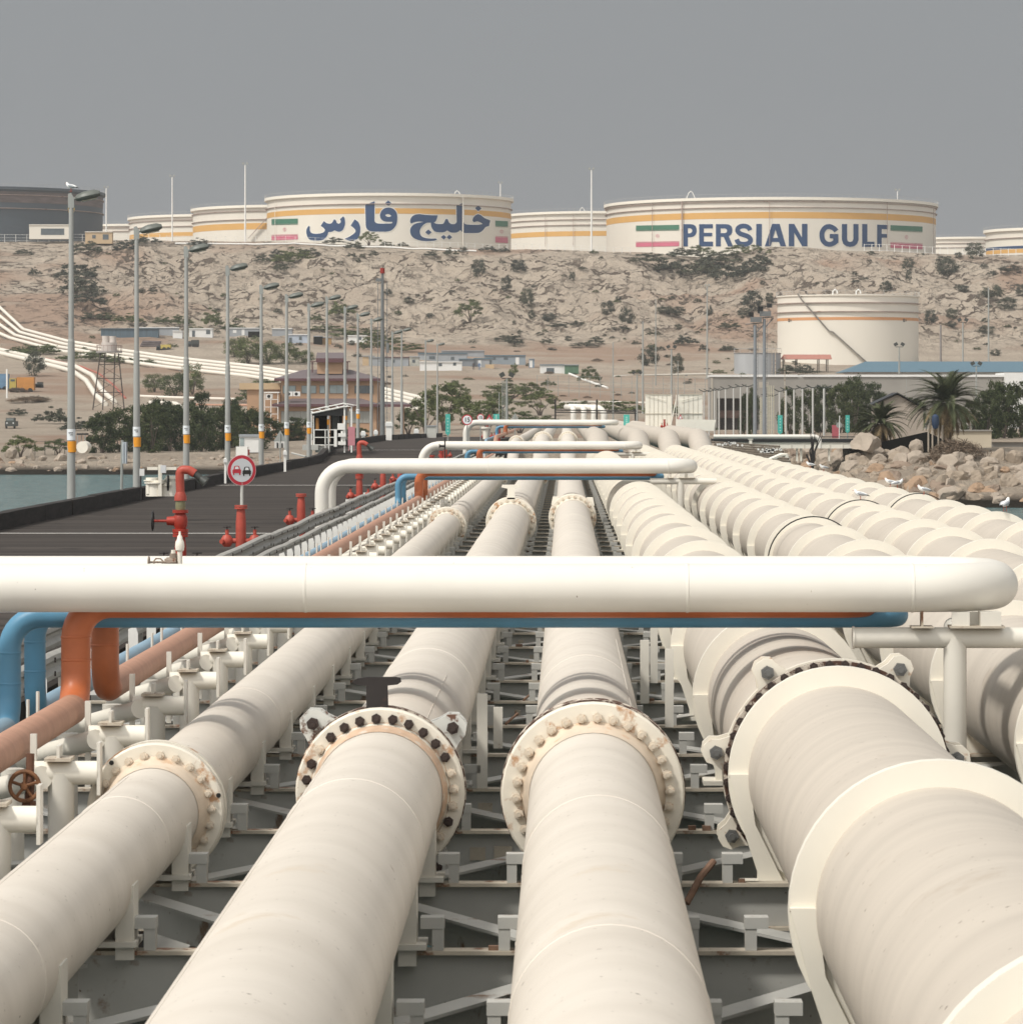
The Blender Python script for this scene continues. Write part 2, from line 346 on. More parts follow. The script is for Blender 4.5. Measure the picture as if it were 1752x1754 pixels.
def ground_mat():
    m=bpy.data.materials.new('sandy_rock'); m.use_nodes=True; t=m.node_tree; N=t.nodes; L=t.links
    b=N['Principled BSDF']; b.inputs['Roughness'].default_value=.95; b.inputs['Specular IOR Level'].default_value=.1
    tc=N.new('ShaderNodeTexCoord'); geo=N.new('ShaderNodeNewGeometry'); sp=N.new('ShaderNodeSeparateXYZ')
    L.new(geo.outputs['Position'],sp.inputs[0])
    def noise(sc,det=6,ro=.6,st=(1,1,1)):
        mp=N.new('ShaderNodeMapping'); mp.inputs['Scale'].default_value=st; L.new(tc.outputs['Object'],mp.inputs[0])
        n=N.new('ShaderNodeTexNoise'); n.inputs['Scale'].default_value=sc; n.inputs['Detail'].default_value=det
        n.inputs['Roughness'].default_value=ro; L.new(mp.outputs[0],n.inputs['Vector']); return n.outputs['Fac']
    def mix(f,a,bc):
        q=N.new('ShaderNodeMix'); q.data_type='RGBA'; L.new(f,q.inputs[0])
        if isinstance(a,tuple): q.inputs[6].default_value=a
        else: L.new(a,q.inputs[6])
        if isinstance(bc,tuple): q.inputs[7].default_value=bc
        else: L.new(bc,q.inputs[7])
        return q.outputs[2]
    def rng(f,a,c):
        q=N.new('ShaderNodeMapRange'); q.inputs[1].default_value=a; q.inputs[2].default_value=c; L.new(f,q.inputs[0]); return q.outputs[0]
    c=mix(rng(noise(.06),.35,.65),(.50,.415,.33,1),(.60,.51,.41,1))
    c=mix(rng(noise(.9,8,.7),.5,.8),c,(.36,.28,.215,1))
    c=mix(rng(noise(1.1,6,.8),.585,.66),c,(.15,.115,.09,1))
    c=mix(rng(noise(.012,3),.52,.6),c,(.45,.32,.24,1))
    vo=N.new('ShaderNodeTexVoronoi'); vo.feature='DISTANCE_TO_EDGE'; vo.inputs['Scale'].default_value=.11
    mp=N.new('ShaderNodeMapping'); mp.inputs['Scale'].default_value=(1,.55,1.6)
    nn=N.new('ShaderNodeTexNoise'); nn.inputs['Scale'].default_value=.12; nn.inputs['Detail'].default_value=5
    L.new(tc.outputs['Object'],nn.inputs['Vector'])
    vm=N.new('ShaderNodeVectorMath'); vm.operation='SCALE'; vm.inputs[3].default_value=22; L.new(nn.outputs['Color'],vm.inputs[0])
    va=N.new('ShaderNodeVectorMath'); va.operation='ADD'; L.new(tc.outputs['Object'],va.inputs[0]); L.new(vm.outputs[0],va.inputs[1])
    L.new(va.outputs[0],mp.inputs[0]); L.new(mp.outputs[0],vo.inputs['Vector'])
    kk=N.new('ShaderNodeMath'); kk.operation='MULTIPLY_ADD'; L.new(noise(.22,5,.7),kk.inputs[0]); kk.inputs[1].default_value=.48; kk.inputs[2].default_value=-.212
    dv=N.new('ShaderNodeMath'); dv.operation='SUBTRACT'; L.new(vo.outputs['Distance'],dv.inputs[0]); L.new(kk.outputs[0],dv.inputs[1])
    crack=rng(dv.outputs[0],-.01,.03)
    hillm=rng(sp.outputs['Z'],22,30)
    # cracks only on the rocky hill; their tint is painted shade and dirt
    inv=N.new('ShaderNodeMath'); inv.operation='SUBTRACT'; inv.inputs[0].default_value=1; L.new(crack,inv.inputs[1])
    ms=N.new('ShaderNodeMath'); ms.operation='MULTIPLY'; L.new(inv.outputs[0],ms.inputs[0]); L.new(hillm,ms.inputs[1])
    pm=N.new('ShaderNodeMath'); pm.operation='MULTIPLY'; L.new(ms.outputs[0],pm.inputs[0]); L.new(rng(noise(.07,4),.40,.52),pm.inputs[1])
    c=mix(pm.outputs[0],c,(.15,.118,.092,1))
    # wet dark band at the water line
    wet=rng(sp.outputs['Z'],1.0,.45)
    c=mix(wet,c,(.035,.028,.02,1))
    L.new(c,b.inputs['Base Color'])
    hs=N.new('ShaderNodeMath'); hs.operation='MULTIPLY_ADD'; L.new(crack,hs.inputs[0]); L.new(hillm,hs.inputs[1]); L.new(noise(.8,9,.72),hs.inputs[2])
    bp=N.new('ShaderNodeBump'); bp.inputs['Strength'].default_value=1; bp.inputs['Distance'].default_value=2.0
    L.new(hs.outputs[0],bp.inputs['Height']); L.new(bp.outputs[0],b.inputs['Normal'])
    return m
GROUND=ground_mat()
us=np.concatenate([np.arange(-520,-80,20),np.arange(-80,1840,3.2),np.arange(1840,2320,20)])
dr=np.concatenate([np.arange(234,560,3.0),np.arange(560,1040,3.0),np.arange(1040,1290,1.0),np.arange(1290,1500,15),np.arange(1500,3200,100)])
U,D=np.meshgrid(us,dr); Z=tz(U,D); XX=(U-VX)/FPX*D
V=np.stack([XX.ravel(),D.ravel(),Z.ravel()],1); nr,nc=U.shape
ii=(np.arange(nr-1)[:,None]*nc+np.arange(nc-1)[None]).ravel()
F=np.stack([ii,ii+1,ii+nc+1,ii+nc],1)
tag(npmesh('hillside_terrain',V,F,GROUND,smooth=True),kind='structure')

# water
def water_mat():
    m=bpy.data.materials.new('sea_water'); m.use_nodes=True; t=m.node_tree; N=t.nodes; L=t.links
    b=N['Principled BSDF']; b.inputs['Roughness'].default_value=.18; b.inputs['Base Color'].default_value=(.055,.105,.115,1)
    b.inputs['Specular IOR Level'].default_value=.5
    tc=N.new('ShaderNodeTexCoord'); mp=N.new('ShaderNodeMapping'); mp.inputs['Scale'].default_value=(1.0,.45,1); L.new(tc.outputs['Object'],mp.inputs[0])
    n=N.new('ShaderNodeTexNoise'); n.inputs['Scale'].default_value=.55; n.inputs['Detail'].default_value=7; n.inputs['Roughness'].default_value=.65
    L.new(mp.outputs[0],n.inputs['Vector'])
    bp=N.new('ShaderNodeBump'); bp.inputs['Strength'].default_value=1; bp.inputs['Distance'].default_value=2.2
    L.new(n.outputs['Fac'],bp.inputs['Height']); L.new(bp.outputs[0],b.inputs['Normal'])
    rp=N.new('ShaderNodeValToRGB'); rp.color_ramp.elements[0].position=.35; rp.color_ramp.elements[1].position=.7
    rp.color_ramp.elements[0].color=(.05,.125,.13,1); rp.color_ramp.elements[1].color=(.13,.25,.255,1)
    L.new(n.outputs['Fac'],rp.inputs[0]); L.new(rp.outputs[0],b.inputs['Base Color'])
    return m
mb=MB(); mb.add([(-900,-200,0),(900,-200,0),(900,620,0),(-900,620,0)],[(0,1,2,3)])
tag(build('water',mb,water_mat(),smooth=False),kind='structure')

# ------------------------------------------------------------------ jetty deck
def Hd(d): return float(np.interp(d,[0,240,254,330,480],[3.0,3.0,2.28,2.3,2.95]))
def deck_mat():
    m=mat('deck_planks',(.056,.047,.041),.9,.6,.8,(.10,1.5,1),bump=1,bscale=2,rust=.42,rscale=.7,rcol=(.035,.03,.027,1),spec=.2)
    return m
DECK=deck_mat()
XL,XR=-14.5,-5.6
dd=[10]+list(range(30,240,15))+[240,244,248,252,256]+list(range(270,480,15))+[480]
mb=MB()
vs=[];fs=[]
for d in dd:
    z=CZ-Hd(d); xr=XR if d<420 else XR
    vs+=[(XL,d,z),(xr,d,z),(XL,d,z-.45),(xr,d,z-.45)]
for i in range(len(dd)-1):
    a=i*4; b=a+4; fs+=[(a,a+1,b+1,b),(a+2,b+2,b+3,a+3),(a,b,b+2,a+2),(a+1,a+3,b+3,b+1)]
fs+=[(0,2,3,1)]
mb.add(vs,fs); tag(build('deck',mb,DECK,smooth=False),kind='structure')
KERB=mat('kerb_timber',(.030,.025,.022),.85,.5,1.5,(1,.5,4),bump=.6,bscale=3)
random.seed(3)
mb=MB(); d=20.
while d<476:
    n=random.uniform(5.5,7); e=min(d+n,479)
    j=random.uniform(-.03,.03)
    z0=CZ-Hd(d)+.003; z1=CZ-Hd(e)+.003; hh=.42+random.uniform(-.03,.03)
    mb.add([(XL-.1+j,d,z0),(XL+.22+j,d,z0),(XL-.1+j,d,z0+hh),(XL+.22+j,d,z0+hh),
            (XL-.1+j,e-.03,z1),(XL+.22+j,e-.03,z1),(XL-.1+j,e-.03,z1+hh),(XL+.22+j,e-.03,z1+hh)],
           [(0,1,3,2),(4,6,7,5),(0,4,5,1),(2,3,7,6),(0,2,6,4),(1,5,7,3)]); d=e
tag(build('kerb',mb,KERB,smooth=False),kind='structure')
LINE=mat('road_line',(.62,.60,.56),.7,.35,3,(.4,4,1),rust=.35,rscale=3,rcol=(.12,.11,.10,1))
mb=MB()
for y in (914,831.5,771,1049.5,928 if 0 else 1168):
    d=None
    for q in np.arange(20,400,.25):
        if VY+Hd(q)*FPX/q<=y: d=q;break
    z=CZ-Hd(d)+.004
    mb.ab((XL+.3,d,z-.002),(XR-.25,d+.28,z+.004))
tag(build('road_marking',mb,LINE,smooth=False),kind='structure')
# deck piles
PILE=mat('pile_steel',(.10,.09,.08),.8,.4,1,rust=.45)
mb=MB()
for d in range(26,440,14):
    for x in (-14,-10,-6.2):
        mb.cyl((x,d,-2),(x,d,CZ-Hd(d)-.46),.3,n=10)
    mb.ab((-14.6,d-.25,CZ-Hd(d)-1.1),(-5.7,d+.25,CZ-Hd(d)-.46))
jd=thing('road_jetty','dark timber pile bents carrying the plank road deck','jetty frame',(-10,30,0))
build('pile',mb,PILE,jd)
# ------------------------------------------------------------------ jetty pipes
BENTS=[12.78+3.21*k for k in range(0,61)]       # transverse beams of the trestle
def yaxis_lathe(mb, prof, x, y, z, n=40, closed=False):
    # profile (radius, distance along +y)
    M=Matrix.Translation((x,y,z))@Matrix.Rotation(-PI/2,4,'X'); return mb.lathe(prof,n,M,closed)
def ring_plate(mb,x,y,z,ri,ro,y0,y1,n=44): yaxis_lathe(mb,[(ri,y0),(ro,y0),(ro,y1),(ri,y1)],x,y,z,n,True)
PIPEBOT=2.92
def hp(X,h,r,d0=7,dr0=208,dr1=216,rise=.85,dend=420,seams=()):
    return [(X,d0,CZ-h),(X,dr0,CZ-h),(X,dr1,CZ-h+rise),(X,dend,CZ-h+rise)]
def shoe_mesh(r):
    mb=MB(); w=r*1.5
    for s in (-1,1):
        mb.box((s*(r*.80+.02),0,-r-.02+ .13),(.10,.26,.30+r*.35))
    mb.box((0,0,-r*.82),(r*1.5,.03,r*.5)); mb.box((0,0,-r-.005),(r*2.2,.34,.03))
    return mb
BOLT=MB(); BOLT.cyl((0,-.035,0),(0,0,0),.034,n=6); BOLT.cyl((0,-.062,0),(0,-.034,0),.016,n=8)
BOLTME={}
def bolt(parent,x,y,z,m,s=1,name='bolt'):
    key=m.name
    if key not in BOLTME:
        o=build('bolt',BOLT,m,parent,local=True); BOLTME[key]=o.data
    else: o=link(bpy.data.objects.new('bolt',BOLTME[key])); o.parent=parent
    if name!='bolt': o.name=name
    o.location=Vector((x,y,z)); o.scale=(s,s,s); o.rotation_euler=(0,random.random()*1.5,0); return o
def flange(parent,X,y,h,r,ro,bcr,nb,boltmats,m1=None,m2=None,th=.085,bolts=True,bs=1.0):
    """pair of bolted flanges; first face looks towards the camera. returns front flange object"""
    z=CZ-h; m1=m1 or FLNG; m2=m2 or FLNG
    mb=MB(); yaxis_lathe(mb,[(r+.004,-.16),(r+.03,-.05),(r+.045,0),(ro-.012,0),(ro,.012),(ro,th),(r-.02,th)],X,y,z,48)
    f1=build('flange',mb,m1,parent)
    mb=MB(); yaxis_lathe(mb,[(r-.02,th+.02),(ro+.008,th+.02),(ro+.008,2*th+.02),(r+.045,2*th+.03),(r+.025,2*th+.08),(r+.004,2*th+.2)],X,y,z,48)
    f2=build('flange',mb,m2,parent)
    if bolts:
        for k in range(nb):
            a=2*PI*k/nb+.05
            if math.sin(a)<-.75: continue
            mm=boltmats[k%len(boltmats)] if not callable(boltmats) else boltmats(k)
            bolt(f1,X-parent.location.x+bcr*math.cos(a),y-parent.location.y-.002,z-parent.location.z+bcr*math.sin(a),mm,bs)
    else:
        b=MB()
        for k in range(nb):
            a=2*PI*k/nb+.05; x0=X+bcr*math.cos(a); z0=z+bcr*math.sin(a)
            b.cyl((x0,y-.06,z0),(x0,y-.001,z0),.03,n=6)
        build('bolt_circle',b,boltmats[0],f1)
    return f1,f2
def pipe_thing(label,X,h,r,m=PIPE,seams=(),group='main pipes along the jetty trestle'):
    t=thing('oil_pipe',label,'pipe',(X,8,CZ-h),group=group)
    pts=fillet(hp(X,h,r),3.0,5)
    mb=MB(); mb.tube(pts,r,n=56 if r>.5 else 48)
    for s in seams: yaxis_lathe(mb,[(r-.01,-.02),(r+.0035,-.004),(r+.0035,.004),(r-.01,.02)],X,s,CZ-h,48)
    build('pipe_barrel',mb,m,t)
    return t
random.seed(11)
pA=pipe_thing('narrowest leftmost cream pipe on the trestle, with a plain white bolted flange',-2.66,2.60,.30,seams=[18.6,24.4,34,46,58,70,82])
pB=pipe_thing('cream pipe with dark rusty flange bolts and black T handle',-1.21,2.5,.415,seams=[23.2,36,48,60,72,84,98])
pC=pipe_thing('cream pipe running nearly straight at the viewer, wide white flange with pale bolts',.186,2.5,.415,seams=[16.6,22.2,35,47,59,71,83,98])
pD=pipe_thing('thickest near pipe, leftmost of the four wrapped pipes with white collars',1.76,2.345,.585,PIPE2)
pE=pipe_thing('wrapped collared pipe second from the left, just right of the white pipe stands',3.87,2.345,.585,PIPE2)
pF=pipe_thing('wrapped collared pipe third from the left of the four',5.48,2.345,.585,PIPE2)
pG=pipe_thing('outermost right wrapped collared pipe, nearest the boulders and gulls',7.08,2.345,.585,PIPE2)
# flanges
flange(pA,-2.66,26.55,2.60,.30,.445,.368,22,[BOLTW],bs=.85)
mb=MB()
for a in (2.3,.25): mb.cyl((-2.66+.425*math.cos(a),26.545,CZ-2.6+.425*math.sin(a)),(-2.66+.425*math.cos(a),26.56,CZ-2.6+.425*math.sin(a)),.016,n=10)
build('bolt_hole',mb,BLK,pA)
white_k={3,10,14,20,21,23}
f1,f2=flange(pB,-1.21,26.8,2.5,.415,.555,.487,28,lambda k:(BOLTW if k in (0,1,27,11,15) or k==25 else BOLTD),m2=FLNGR)
mb=MB(); yaxis_lathe(mb,[(.417,-.22),(.436,-.05),(.462,-.001),(.452,-.004),(.418,-.24)],-1.21,26.8,CZ-2.5,48); build('rust_streak',mb,STAIN,f1)
# clamp lugs on B
for sx,a in ((-1,2.36),(1,.72),(1,-.95)):
    mb=MB(); cx=-1.21+.60*math.cos(a); cz=CZ-2.5+.60*math.sin(a); ca,sa=math.cos(a),math.sin(a)
    pl=[(-.16,-.16),(-.1,.0),(-.09,.06),(-.04,.115),(.04,.115),(.09,.06),(.1,0),(.16,-.16)]
    mb.cyl((cx+.03*ca,26.93,cz+.03*sa),(cx+.03*ca,27.18,cz+.03*sa),.03,n=8)
    for y0 in (26.93,27.13):
        pp=[(p*sa+q*ca, -p*ca+q*sa) for p,q in pl]; mb.prism(pp,y0,y0+.05,(cx,0,cz))
    lg=build('clamp_lug',mb,mat('lug_paint',(.60,.60,.56),.5,.1,3,rust=.47,rscale=10,rcol=(.14,.07,.045,1)),pB)
    bolt(lg,cx+.03*ca+1.21,26.92-8,cz+.03*sa-(CZ-2.5),BOLTD,1.25)
mb=MB(); cx=-1.23; cz=CZ-2.5+.53
mb.prism([(-.075,0),(.07,0),(.065,.165),(.13,.172),(.155,.19),(.15,.215),(.12,.222),(-.06,.222),(-.135,.212),(-.17,.19),(-.15,.172),(-.075,.165)],26.90,26.93,(cx,0,cz))
build('t_handle',mb,BLACKM,pB)
flange(pC,.186,26.7,2.5,.415,.60,.502,30,[BOLTW],m2=FLNGR)
mb=MB(); yaxis_lathe(mb,[(.60,.0),(.607,.01),(.607,.05),(.60,.06)],.186,26.98,CZ-2.5,48); build('rusty_band',mb,FLNGR,pC)
for (X_,r_,y_,h_,pp_) in ((.186,.415,26.7,2.5,pC),(-2.66,.30,26.55,2.6,pA)):
    mb=MB(); yaxis_lathe(mb,[(r_+.002,-.20),(r_+.034,-.05),(r_+.060,-.0015),(r_+.050,-.004),(r_+.003,-.22)],X_,y_,CZ-h_,48); build('rust_streak',mb,mat('faint_rust',(.66,.55,.43),.6,.15,5,rust=.42,rscale=8,rcol=(.60,.42,.28,1)),pp_)
for y in (92.3,158.5,225.): 
    for t,X,h,r,ro,bc in ((pA,-2.66,2.6,.3,.445,.37),(pB,-1.21,2.5,.415,.57,.49),(pC,.186,2.5,.415,.56,.49)):
        hh=h-(.85 if y>216 else 0)
        flange(t,X,y+(4 if t is pC else 0),hh,r,ro,bc,22,[BOLTW if y>100 else BOLTW],bolts=False)
for t,X,a0 in ((pC,.186,0),):
    mb=MB()
    for a in (.75,2.35):
        cx=X+.56*math.cos(a); cz=CZ-2.5+.56*math.sin(a); mb.prism([(-.11,-.1),(-.07,.1),(.07,.1),(.11,-.1)],96.4,96.46,(cx,0,cz))
    build('clamp_lug',mb,CREAM,pC)
mb=MB(); mb.prism([(-.09,0),(.09,0),(.08,.24),(.22,.27),(.2,.33),(-.2,.33),(-.22,.27),(-.08,.24)],92.3,92.34,(-1.21,0,CZ-2.5+.52)); build('t_handle',mb,CREAM,pB)
# shoes under A,B,C
for t,h,r in ((pA,2.6,.30),(pB,2.5,.415),(pC,2.5,.415)):
    base=None
    for k,y in enumerate(BENTS):
        if base is None:
            base=build('pipe_shoe',shoe_mesh(r),SUPW,t,local=True); o=base
        else: o=link(bpy.data.objects.new('pipe_shoe',base.data)); o.parent=t
        o.location=(0,y-8,0)
RUSTC=mat('joint_stain',(.30,.23,.17),.8,.4,20)
# longitudinal weld lines
for t_,X,h,r,a,y0,y1 in ((pA,-2.66,2.6,.30,1.95,9,26),(pB,-1.21,2.5,.415,.95,27.4,33.5),(pB,-1.21,2.5,.415,2.3,9,26),(pC,.186,2.5,.415,.7,28,40)):
    mb=MB(); mb.cyl((X+r*math.cos(a),y0,CZ-h+r*math.sin(a)),(X+r*math.cos(a),y1,CZ-h+r*math.sin(a)),.0035,n=6); build('weld_line',mb,PIPE,t_)
# collars with saddle legs
def collar_mesh(r=.585,ro=.71):
    mb=MB(); ring_plate(mb,0,0,0,r-.01,ro,-.05,.05,52)
    # broad saddle skirt below the axis: straight legs down to a base plate
    for s in (-1,1):
        mb.prism([(s*ro*.995,.02),(s*(ro-.13),.02),(s*(ro-.17),-.30),(s*.36,-.665),(s*.36,-.70),(s*.52,-.70),(s*.52,-.62),(s*.60,-.38)],-.09,.09)
    mb.box((0,0,-.695),(1.25,.42,.035)); mb.box((0,0,-.64),(.8,.05,.09))
    mb.mi=1; mb.box((-.655,-.051,.002),(.10,.006,.007)); mb.box((-.60,-.052,.0),(.022,.006,.028)); mb.box((.655,-.051,.0),(.09,.006,.006)); mb.mi=0
    return mb
cbase=None
CY={}
CY['D']=[12.8,19.2,26.25,33.6,40.6,46.3,51.9,58.2,64.8,70.8]+[77+6.25*k for k in range(21)]
CY['E']=[15.5,22.0,28.7,35.4,41,46.6,52.4,58.8,64.8,70.9,77]+[83.2+6.25*k for k in range(20)]
CY['F']=[14,20.5,27,33.5,40,46,52.6,57.9,62.4,68,72.3,76.6]+[82.7+6.25*k for k in range(20)]
CY['G']=[17,23.5,30,36.4,42.8,49.2,55.5,61.7,67,71.5,76,82.6]+[88.8+6.25*k for k in range(19)]
for key,t,X in (('D',pD,1.76),('E',pE,3.87),('F',pF,5.48),('G',pG,7.08)):
    for y in CY[key]:
        if cbase is None: cbase=build('collar',collar_mesh(),[CREAM,RUSTC],t,local=True); o=cbase
        else: o=link(bpy.data.objects.new('collar',cbase.data)); o.parent=t
        o.location=(0,y-8,0)
# flanged joint on D just behind its second collar
mb=MB(); ring_plate(mb,1.76,26.40,CZ-2.345,.57,.732,0,.07,56)
g1=build('flange',mb,FLNGR,pD)
mb=MB(); yaxis_lathe(mb,[(.57,0),(.735,0),(.735,.08),(.66,.11),(.63,.32),(.59,.36)],1.76,26.60,CZ-2.345,56); build('flange',mb,FLNG,pD)
for k in range(36):
    a=2*PI*k/36
    if math.sin(a)<-.6: continue
    mb=MB() if k==0 else mb
for k in range(30):
    a=-.5+ (PI+1.0)*k/29
    o=bolt(g1,.712*math.cos(a),26.40-8,.712*math.sin(a),BOLTD,1.0)
    o.scale=(.85,1.2,.85)
for a in (2.97,2.17,1.02,.12,-2.6):
    mb=MB(); ca,sa=math.cos(a),math.sin(a); cx=1.76+.75*ca; cz=CZ-2.345+.75*sa
    pl=[(-.15,-.10),(-.085,.03),(-.075,.09),(-.03,.125),(.03,.125),(.075,.09),(.085,.03),(.15,-.10)]
    pp=[(p*sa+q*ca,-p*ca+q*sa) for p,q in pl]
    mb.cyl((cx+.04*ca,26.50,cz+.04*sa),(cx+.04*ca,26.82,cz+.04*sa),.035,n=8)
    for y0 in (26.50,26.78): mb.prism(pp,y0,y0+.045,(cx,0,cz))
    lg=build('clamp_lug',mb,FLNG,pD)
    bolt(lg,.79*ca,26.50-8,.79*sa,BOLTG,1.35)
# dark clamp bands
for t,X,ys in ((pE,3.87,(63.5,)),(pF,5.48,(75.6,)),(pG,7.08,(81.6,))):
    for y in ys:
        mb=MB(); ring_plate(mb,X,y,CZ-2.345,.704,.722,-.02,.03,48); build('clamp_band',mb,BLK,t)

# ------------------------------------------------------------------ trestle
tr=thing('pipe_trestle','pale grey steel trestle of crossbeams and diagonal braces beneath all the jetty pipes','trestle',(0,10,0))
mb=MB()
def beam(mb,y,x0,x1,zt,dep,w=.15):
    mb.mi=0; mb.box(((x0+x1)/2,0+y,zt-dep/2),(x1-x0,.025,dep-.05))
    mb.mi=1; mb.box(((x0+x1)/2,y,zt-.0125),(x1-x0,w,.022)); mb.box(((x0+x1)/2,y,zt-dep+.0125),(x1-x0,w,.022)); mb.mi=0
bm0=None
bmv=[]
for ib,y in enumerate(BENTS):
    if ib<3:
        mb=MB()
        beam(mb,0,-5.2,8.6,CZ-2.95,(.62,.30,.46)[ib])
        # guide lugs beside each pipe
        for X,r in ((-2.66,.3),(-1.21,.415),(.186,.415),(1.76,.585),(3.87,.585),(5.48,.585),(7.08,.585)):
            for s in (-1,1):
                q=X+s*(r*1.1+.06) if r<.5 else X+s*.74
                mb.mi=0; mb.box((q,.0,CZ-2.95+.06),(.062,.12,.12)); mb.box((q-s*.03,.0,CZ-2.95+.15),(.13,.13,.062))
        bm0=build('crossbeam',mb,[STEEL,STEELR],None); bm0.parent=tr; o=bm0; bmv.append(o)
    else: o=link(bpy.data.objects.new('crossbeam',bmv[(0,1,0,2,1,0,2)[ib%7]].data)); o.parent=tr
    o.location=(0,y-10,0)
# plan bracing and longitudinal girders
xs=[-4.7,-2.66,-1.21,.186,1.76,3.87,5.48,7.08]
base=None
for i,y in enumerate(BENTS[:-1]):
    if base is None:
        pass
for par in (0,1):
    mb=MB()
    for j in range(len(xs)-1):
        a=(xs[j],.13,0); b=(xs[j+1],3.08,0)
        if par: a=(xs[j+1],.13,0); b=(xs[j],3.08,0)
        v=Vector(b)-Vector(a); L=v.length; c=(Vector(a)+Vector(b))/2
        rot=math.atan2(v.y,v.x); 
        mb.box((c.x,c.y,CZ-3.12),(L,.02,.20),rot); mb.box((c.x,c.y,CZ-3.018),(L,.16,.018),rot)
    ob=None
    for k in range(par,len(BENTS)-1,2):
        if ob is None: ob=build('diagonal_brace',mb,STEEL,None); ob.parent=tr; o=ob
        else: o=link(bpy.data.objects.new('diagonal_brace',ob.data)); o.parent=tr
        o.location=(0,BENTS[k]-10,0)
mb=MB()
for x in (-4.5,-2.66,-.5,1.76,3.87,5.48,7.08):
    mb.box((x,110,CZ-4.0),(.03,205,.8)); mb.box((x,110,CZ-3.59),(.3,205,.02))
build('girder',mb,STEEL,tr)
mb=MB()
for y in range(20,206,13):
    for x in (-4.5,-1,2.8,7.3): mb.cyl((x,y,-2),(x,y,CZ-4.42),.3,n=10)
    mb.ab((-5,y-.3,CZ-4.9),(8,y+.3,CZ-4.42))
build('pile',mb,PILE,tr)
# upright guide bars near pipes B and C
mb=MB()
for x,y,zt,hh,w in ((-.645,32.0,CZ-2.21,.74,.082),(-.583,35.8,CZ-2.59,.36,.08),(.978,38.2,CZ-2.22,.73,.08),(.808,41.3,CZ-2.31,.64,.09),(.97,44.4,CZ-2.30,.65,.08)):
    mb.box((x,y,zt-hh/2),(w,.05,hh))
build('guide_bar',mb,SUPW,tr)
# rusty odds and ends left on the trestle
random.seed(31); clut=mat('rusty_oddment',(.20,.12,.08),.85,.4,9)
for k in range(46):
    y=random.choice(BENTS[2:16])+random.uniform(-.03,.03); X=random.choice([-1.95,-.5,.95,-1.85,1.0,-.45,-3.1])+random.uniform(-.16,.16); mb=MB(); s_=random.random()
    if s_<.35: mb.box((X,y-.02,CZ-2.94),(random.uniform(.03,.09),.05,random.uniform(.02,.05)))
    elif s_<.6: mb.cyl((X,y,CZ-2.94),(X+random.uniform(-.12,.12),y+.2,CZ-2.94+random.uniform(.05,.2)),.014,n=6)
    else: mb.box((X,y-.025,CZ-3.12),(random.uniform(.05,.14),.02,random.uniform(.08,.16)))
    build('oddment' if s_<.6 else 'gusset',mb,clut if s_<.6 else STEELR,tr)
mb=MB(); mb.tube([(.73,24.5,CZ-2.95),(.82,24.6,CZ-2.80),(.90,24.7,CZ-2.72)],.022,n=8); build('bent_rod',mb,clut,tr)

# T-shaped pipe supports left of pipe A
sup=None
ys=[17.4+3.02*k for k in range(62)]
for i,y in enumerate(ys):
    if sup is None:
        sup=thing('pipe_support','white T shaped pipe support carrying the orange pipe','pipe support',(-3.21,y,CZ-3.0),group='T shaped supports under the orange and blue pipes')
        mb=MB(); mb.cyl((-.05,0,-.6),(-.05,0,.66),.085,n=18); mb.cyl((-.5,1.0,-.6),(-.5,1.0,.60),.08,n=16); build('post',mb,SUPW,sup,local=True)
        mb=MB(); mb.cyl((-.22,0,.66),(.19,0,.66),.077,n=18); mb.cyl((-.16,-.1,.64),(-.80,.8,.42),.075,n=14); build('stub',mb,CREAM,sup,local=True)
        mb=MB(); mb.box((.20,0,.69),(.022,.14,.34)); build('end_plate',mb,SUPW,sup,local=True); mb=MB(); mb.box((-.23,.02,.60),(.04,.05,.62)); build('guide_rod',mb,SUPW,sup,local=True)
        mb=MB(); mb.mi=1; mb.box((-.06,0,.752),(.17,.24,.02)); mb.mi=0; mb.box((-.06,0,.80),(.02,.16,.08)); mb.mi=0; build('shoe',mb,[SUPW,STEELR],sup,local=True)
    else:
        L='white T shaped pipe support carrying the orange pipe'
        dup(sup,(-3.21,y,CZ-3.0),0,label=L)

# ------------------------------------------------------------------ expansion loops (white, orange and blue)
def rise(y): return 0 if y<212 else .85
LO=[('largest white pipe loop crossing the whole foreground over the jetty pipes',30.0,31.6,1.295,.178,3.385-.17),
    ('second white pipe loop, bending down by the red hydrants',101.,104.2,1.36,.172,3.30-.17),
    ('third white pipe loop, with a small dark valve on its left',172.,175.2,1.43,.165,3.30-.17),
    ('farthest white pipe loop, behind the round 15 sign',248.,251.2,.66,.172,3.3-.17)]
for lab,d1,d2,h,r,xr in LO:
    t=thing('expansion_loop',lab,'pipe loop',(-6.0,d1,CZ-3.2),group='white pipe loops over the jetty')
    z=CZ-h; zb=CZ-3.7
    L=fillet([(-6.0,d1,zb),(-6.0,d1,z),(xr,d1,z),(xr,d2,z),(-6.0,d2,z),(-6.0,d2,zb)],.62 if d2-d1<2 else .66,10)
    mb=MB(); mb.tube(L,r,n=40)
    for x in (-1.9,.9,2.55):
        M=Matrix.Translation((x,d1,z))@Matrix.Rotation(PI/2,4,'Y'); mb.lathe([(r-.01,-.02),(r+.004,-.006),(r+.004,.006),(r-.01,.02)],40,M)
    build('pipe_barrel',mb,LOOPW,t)
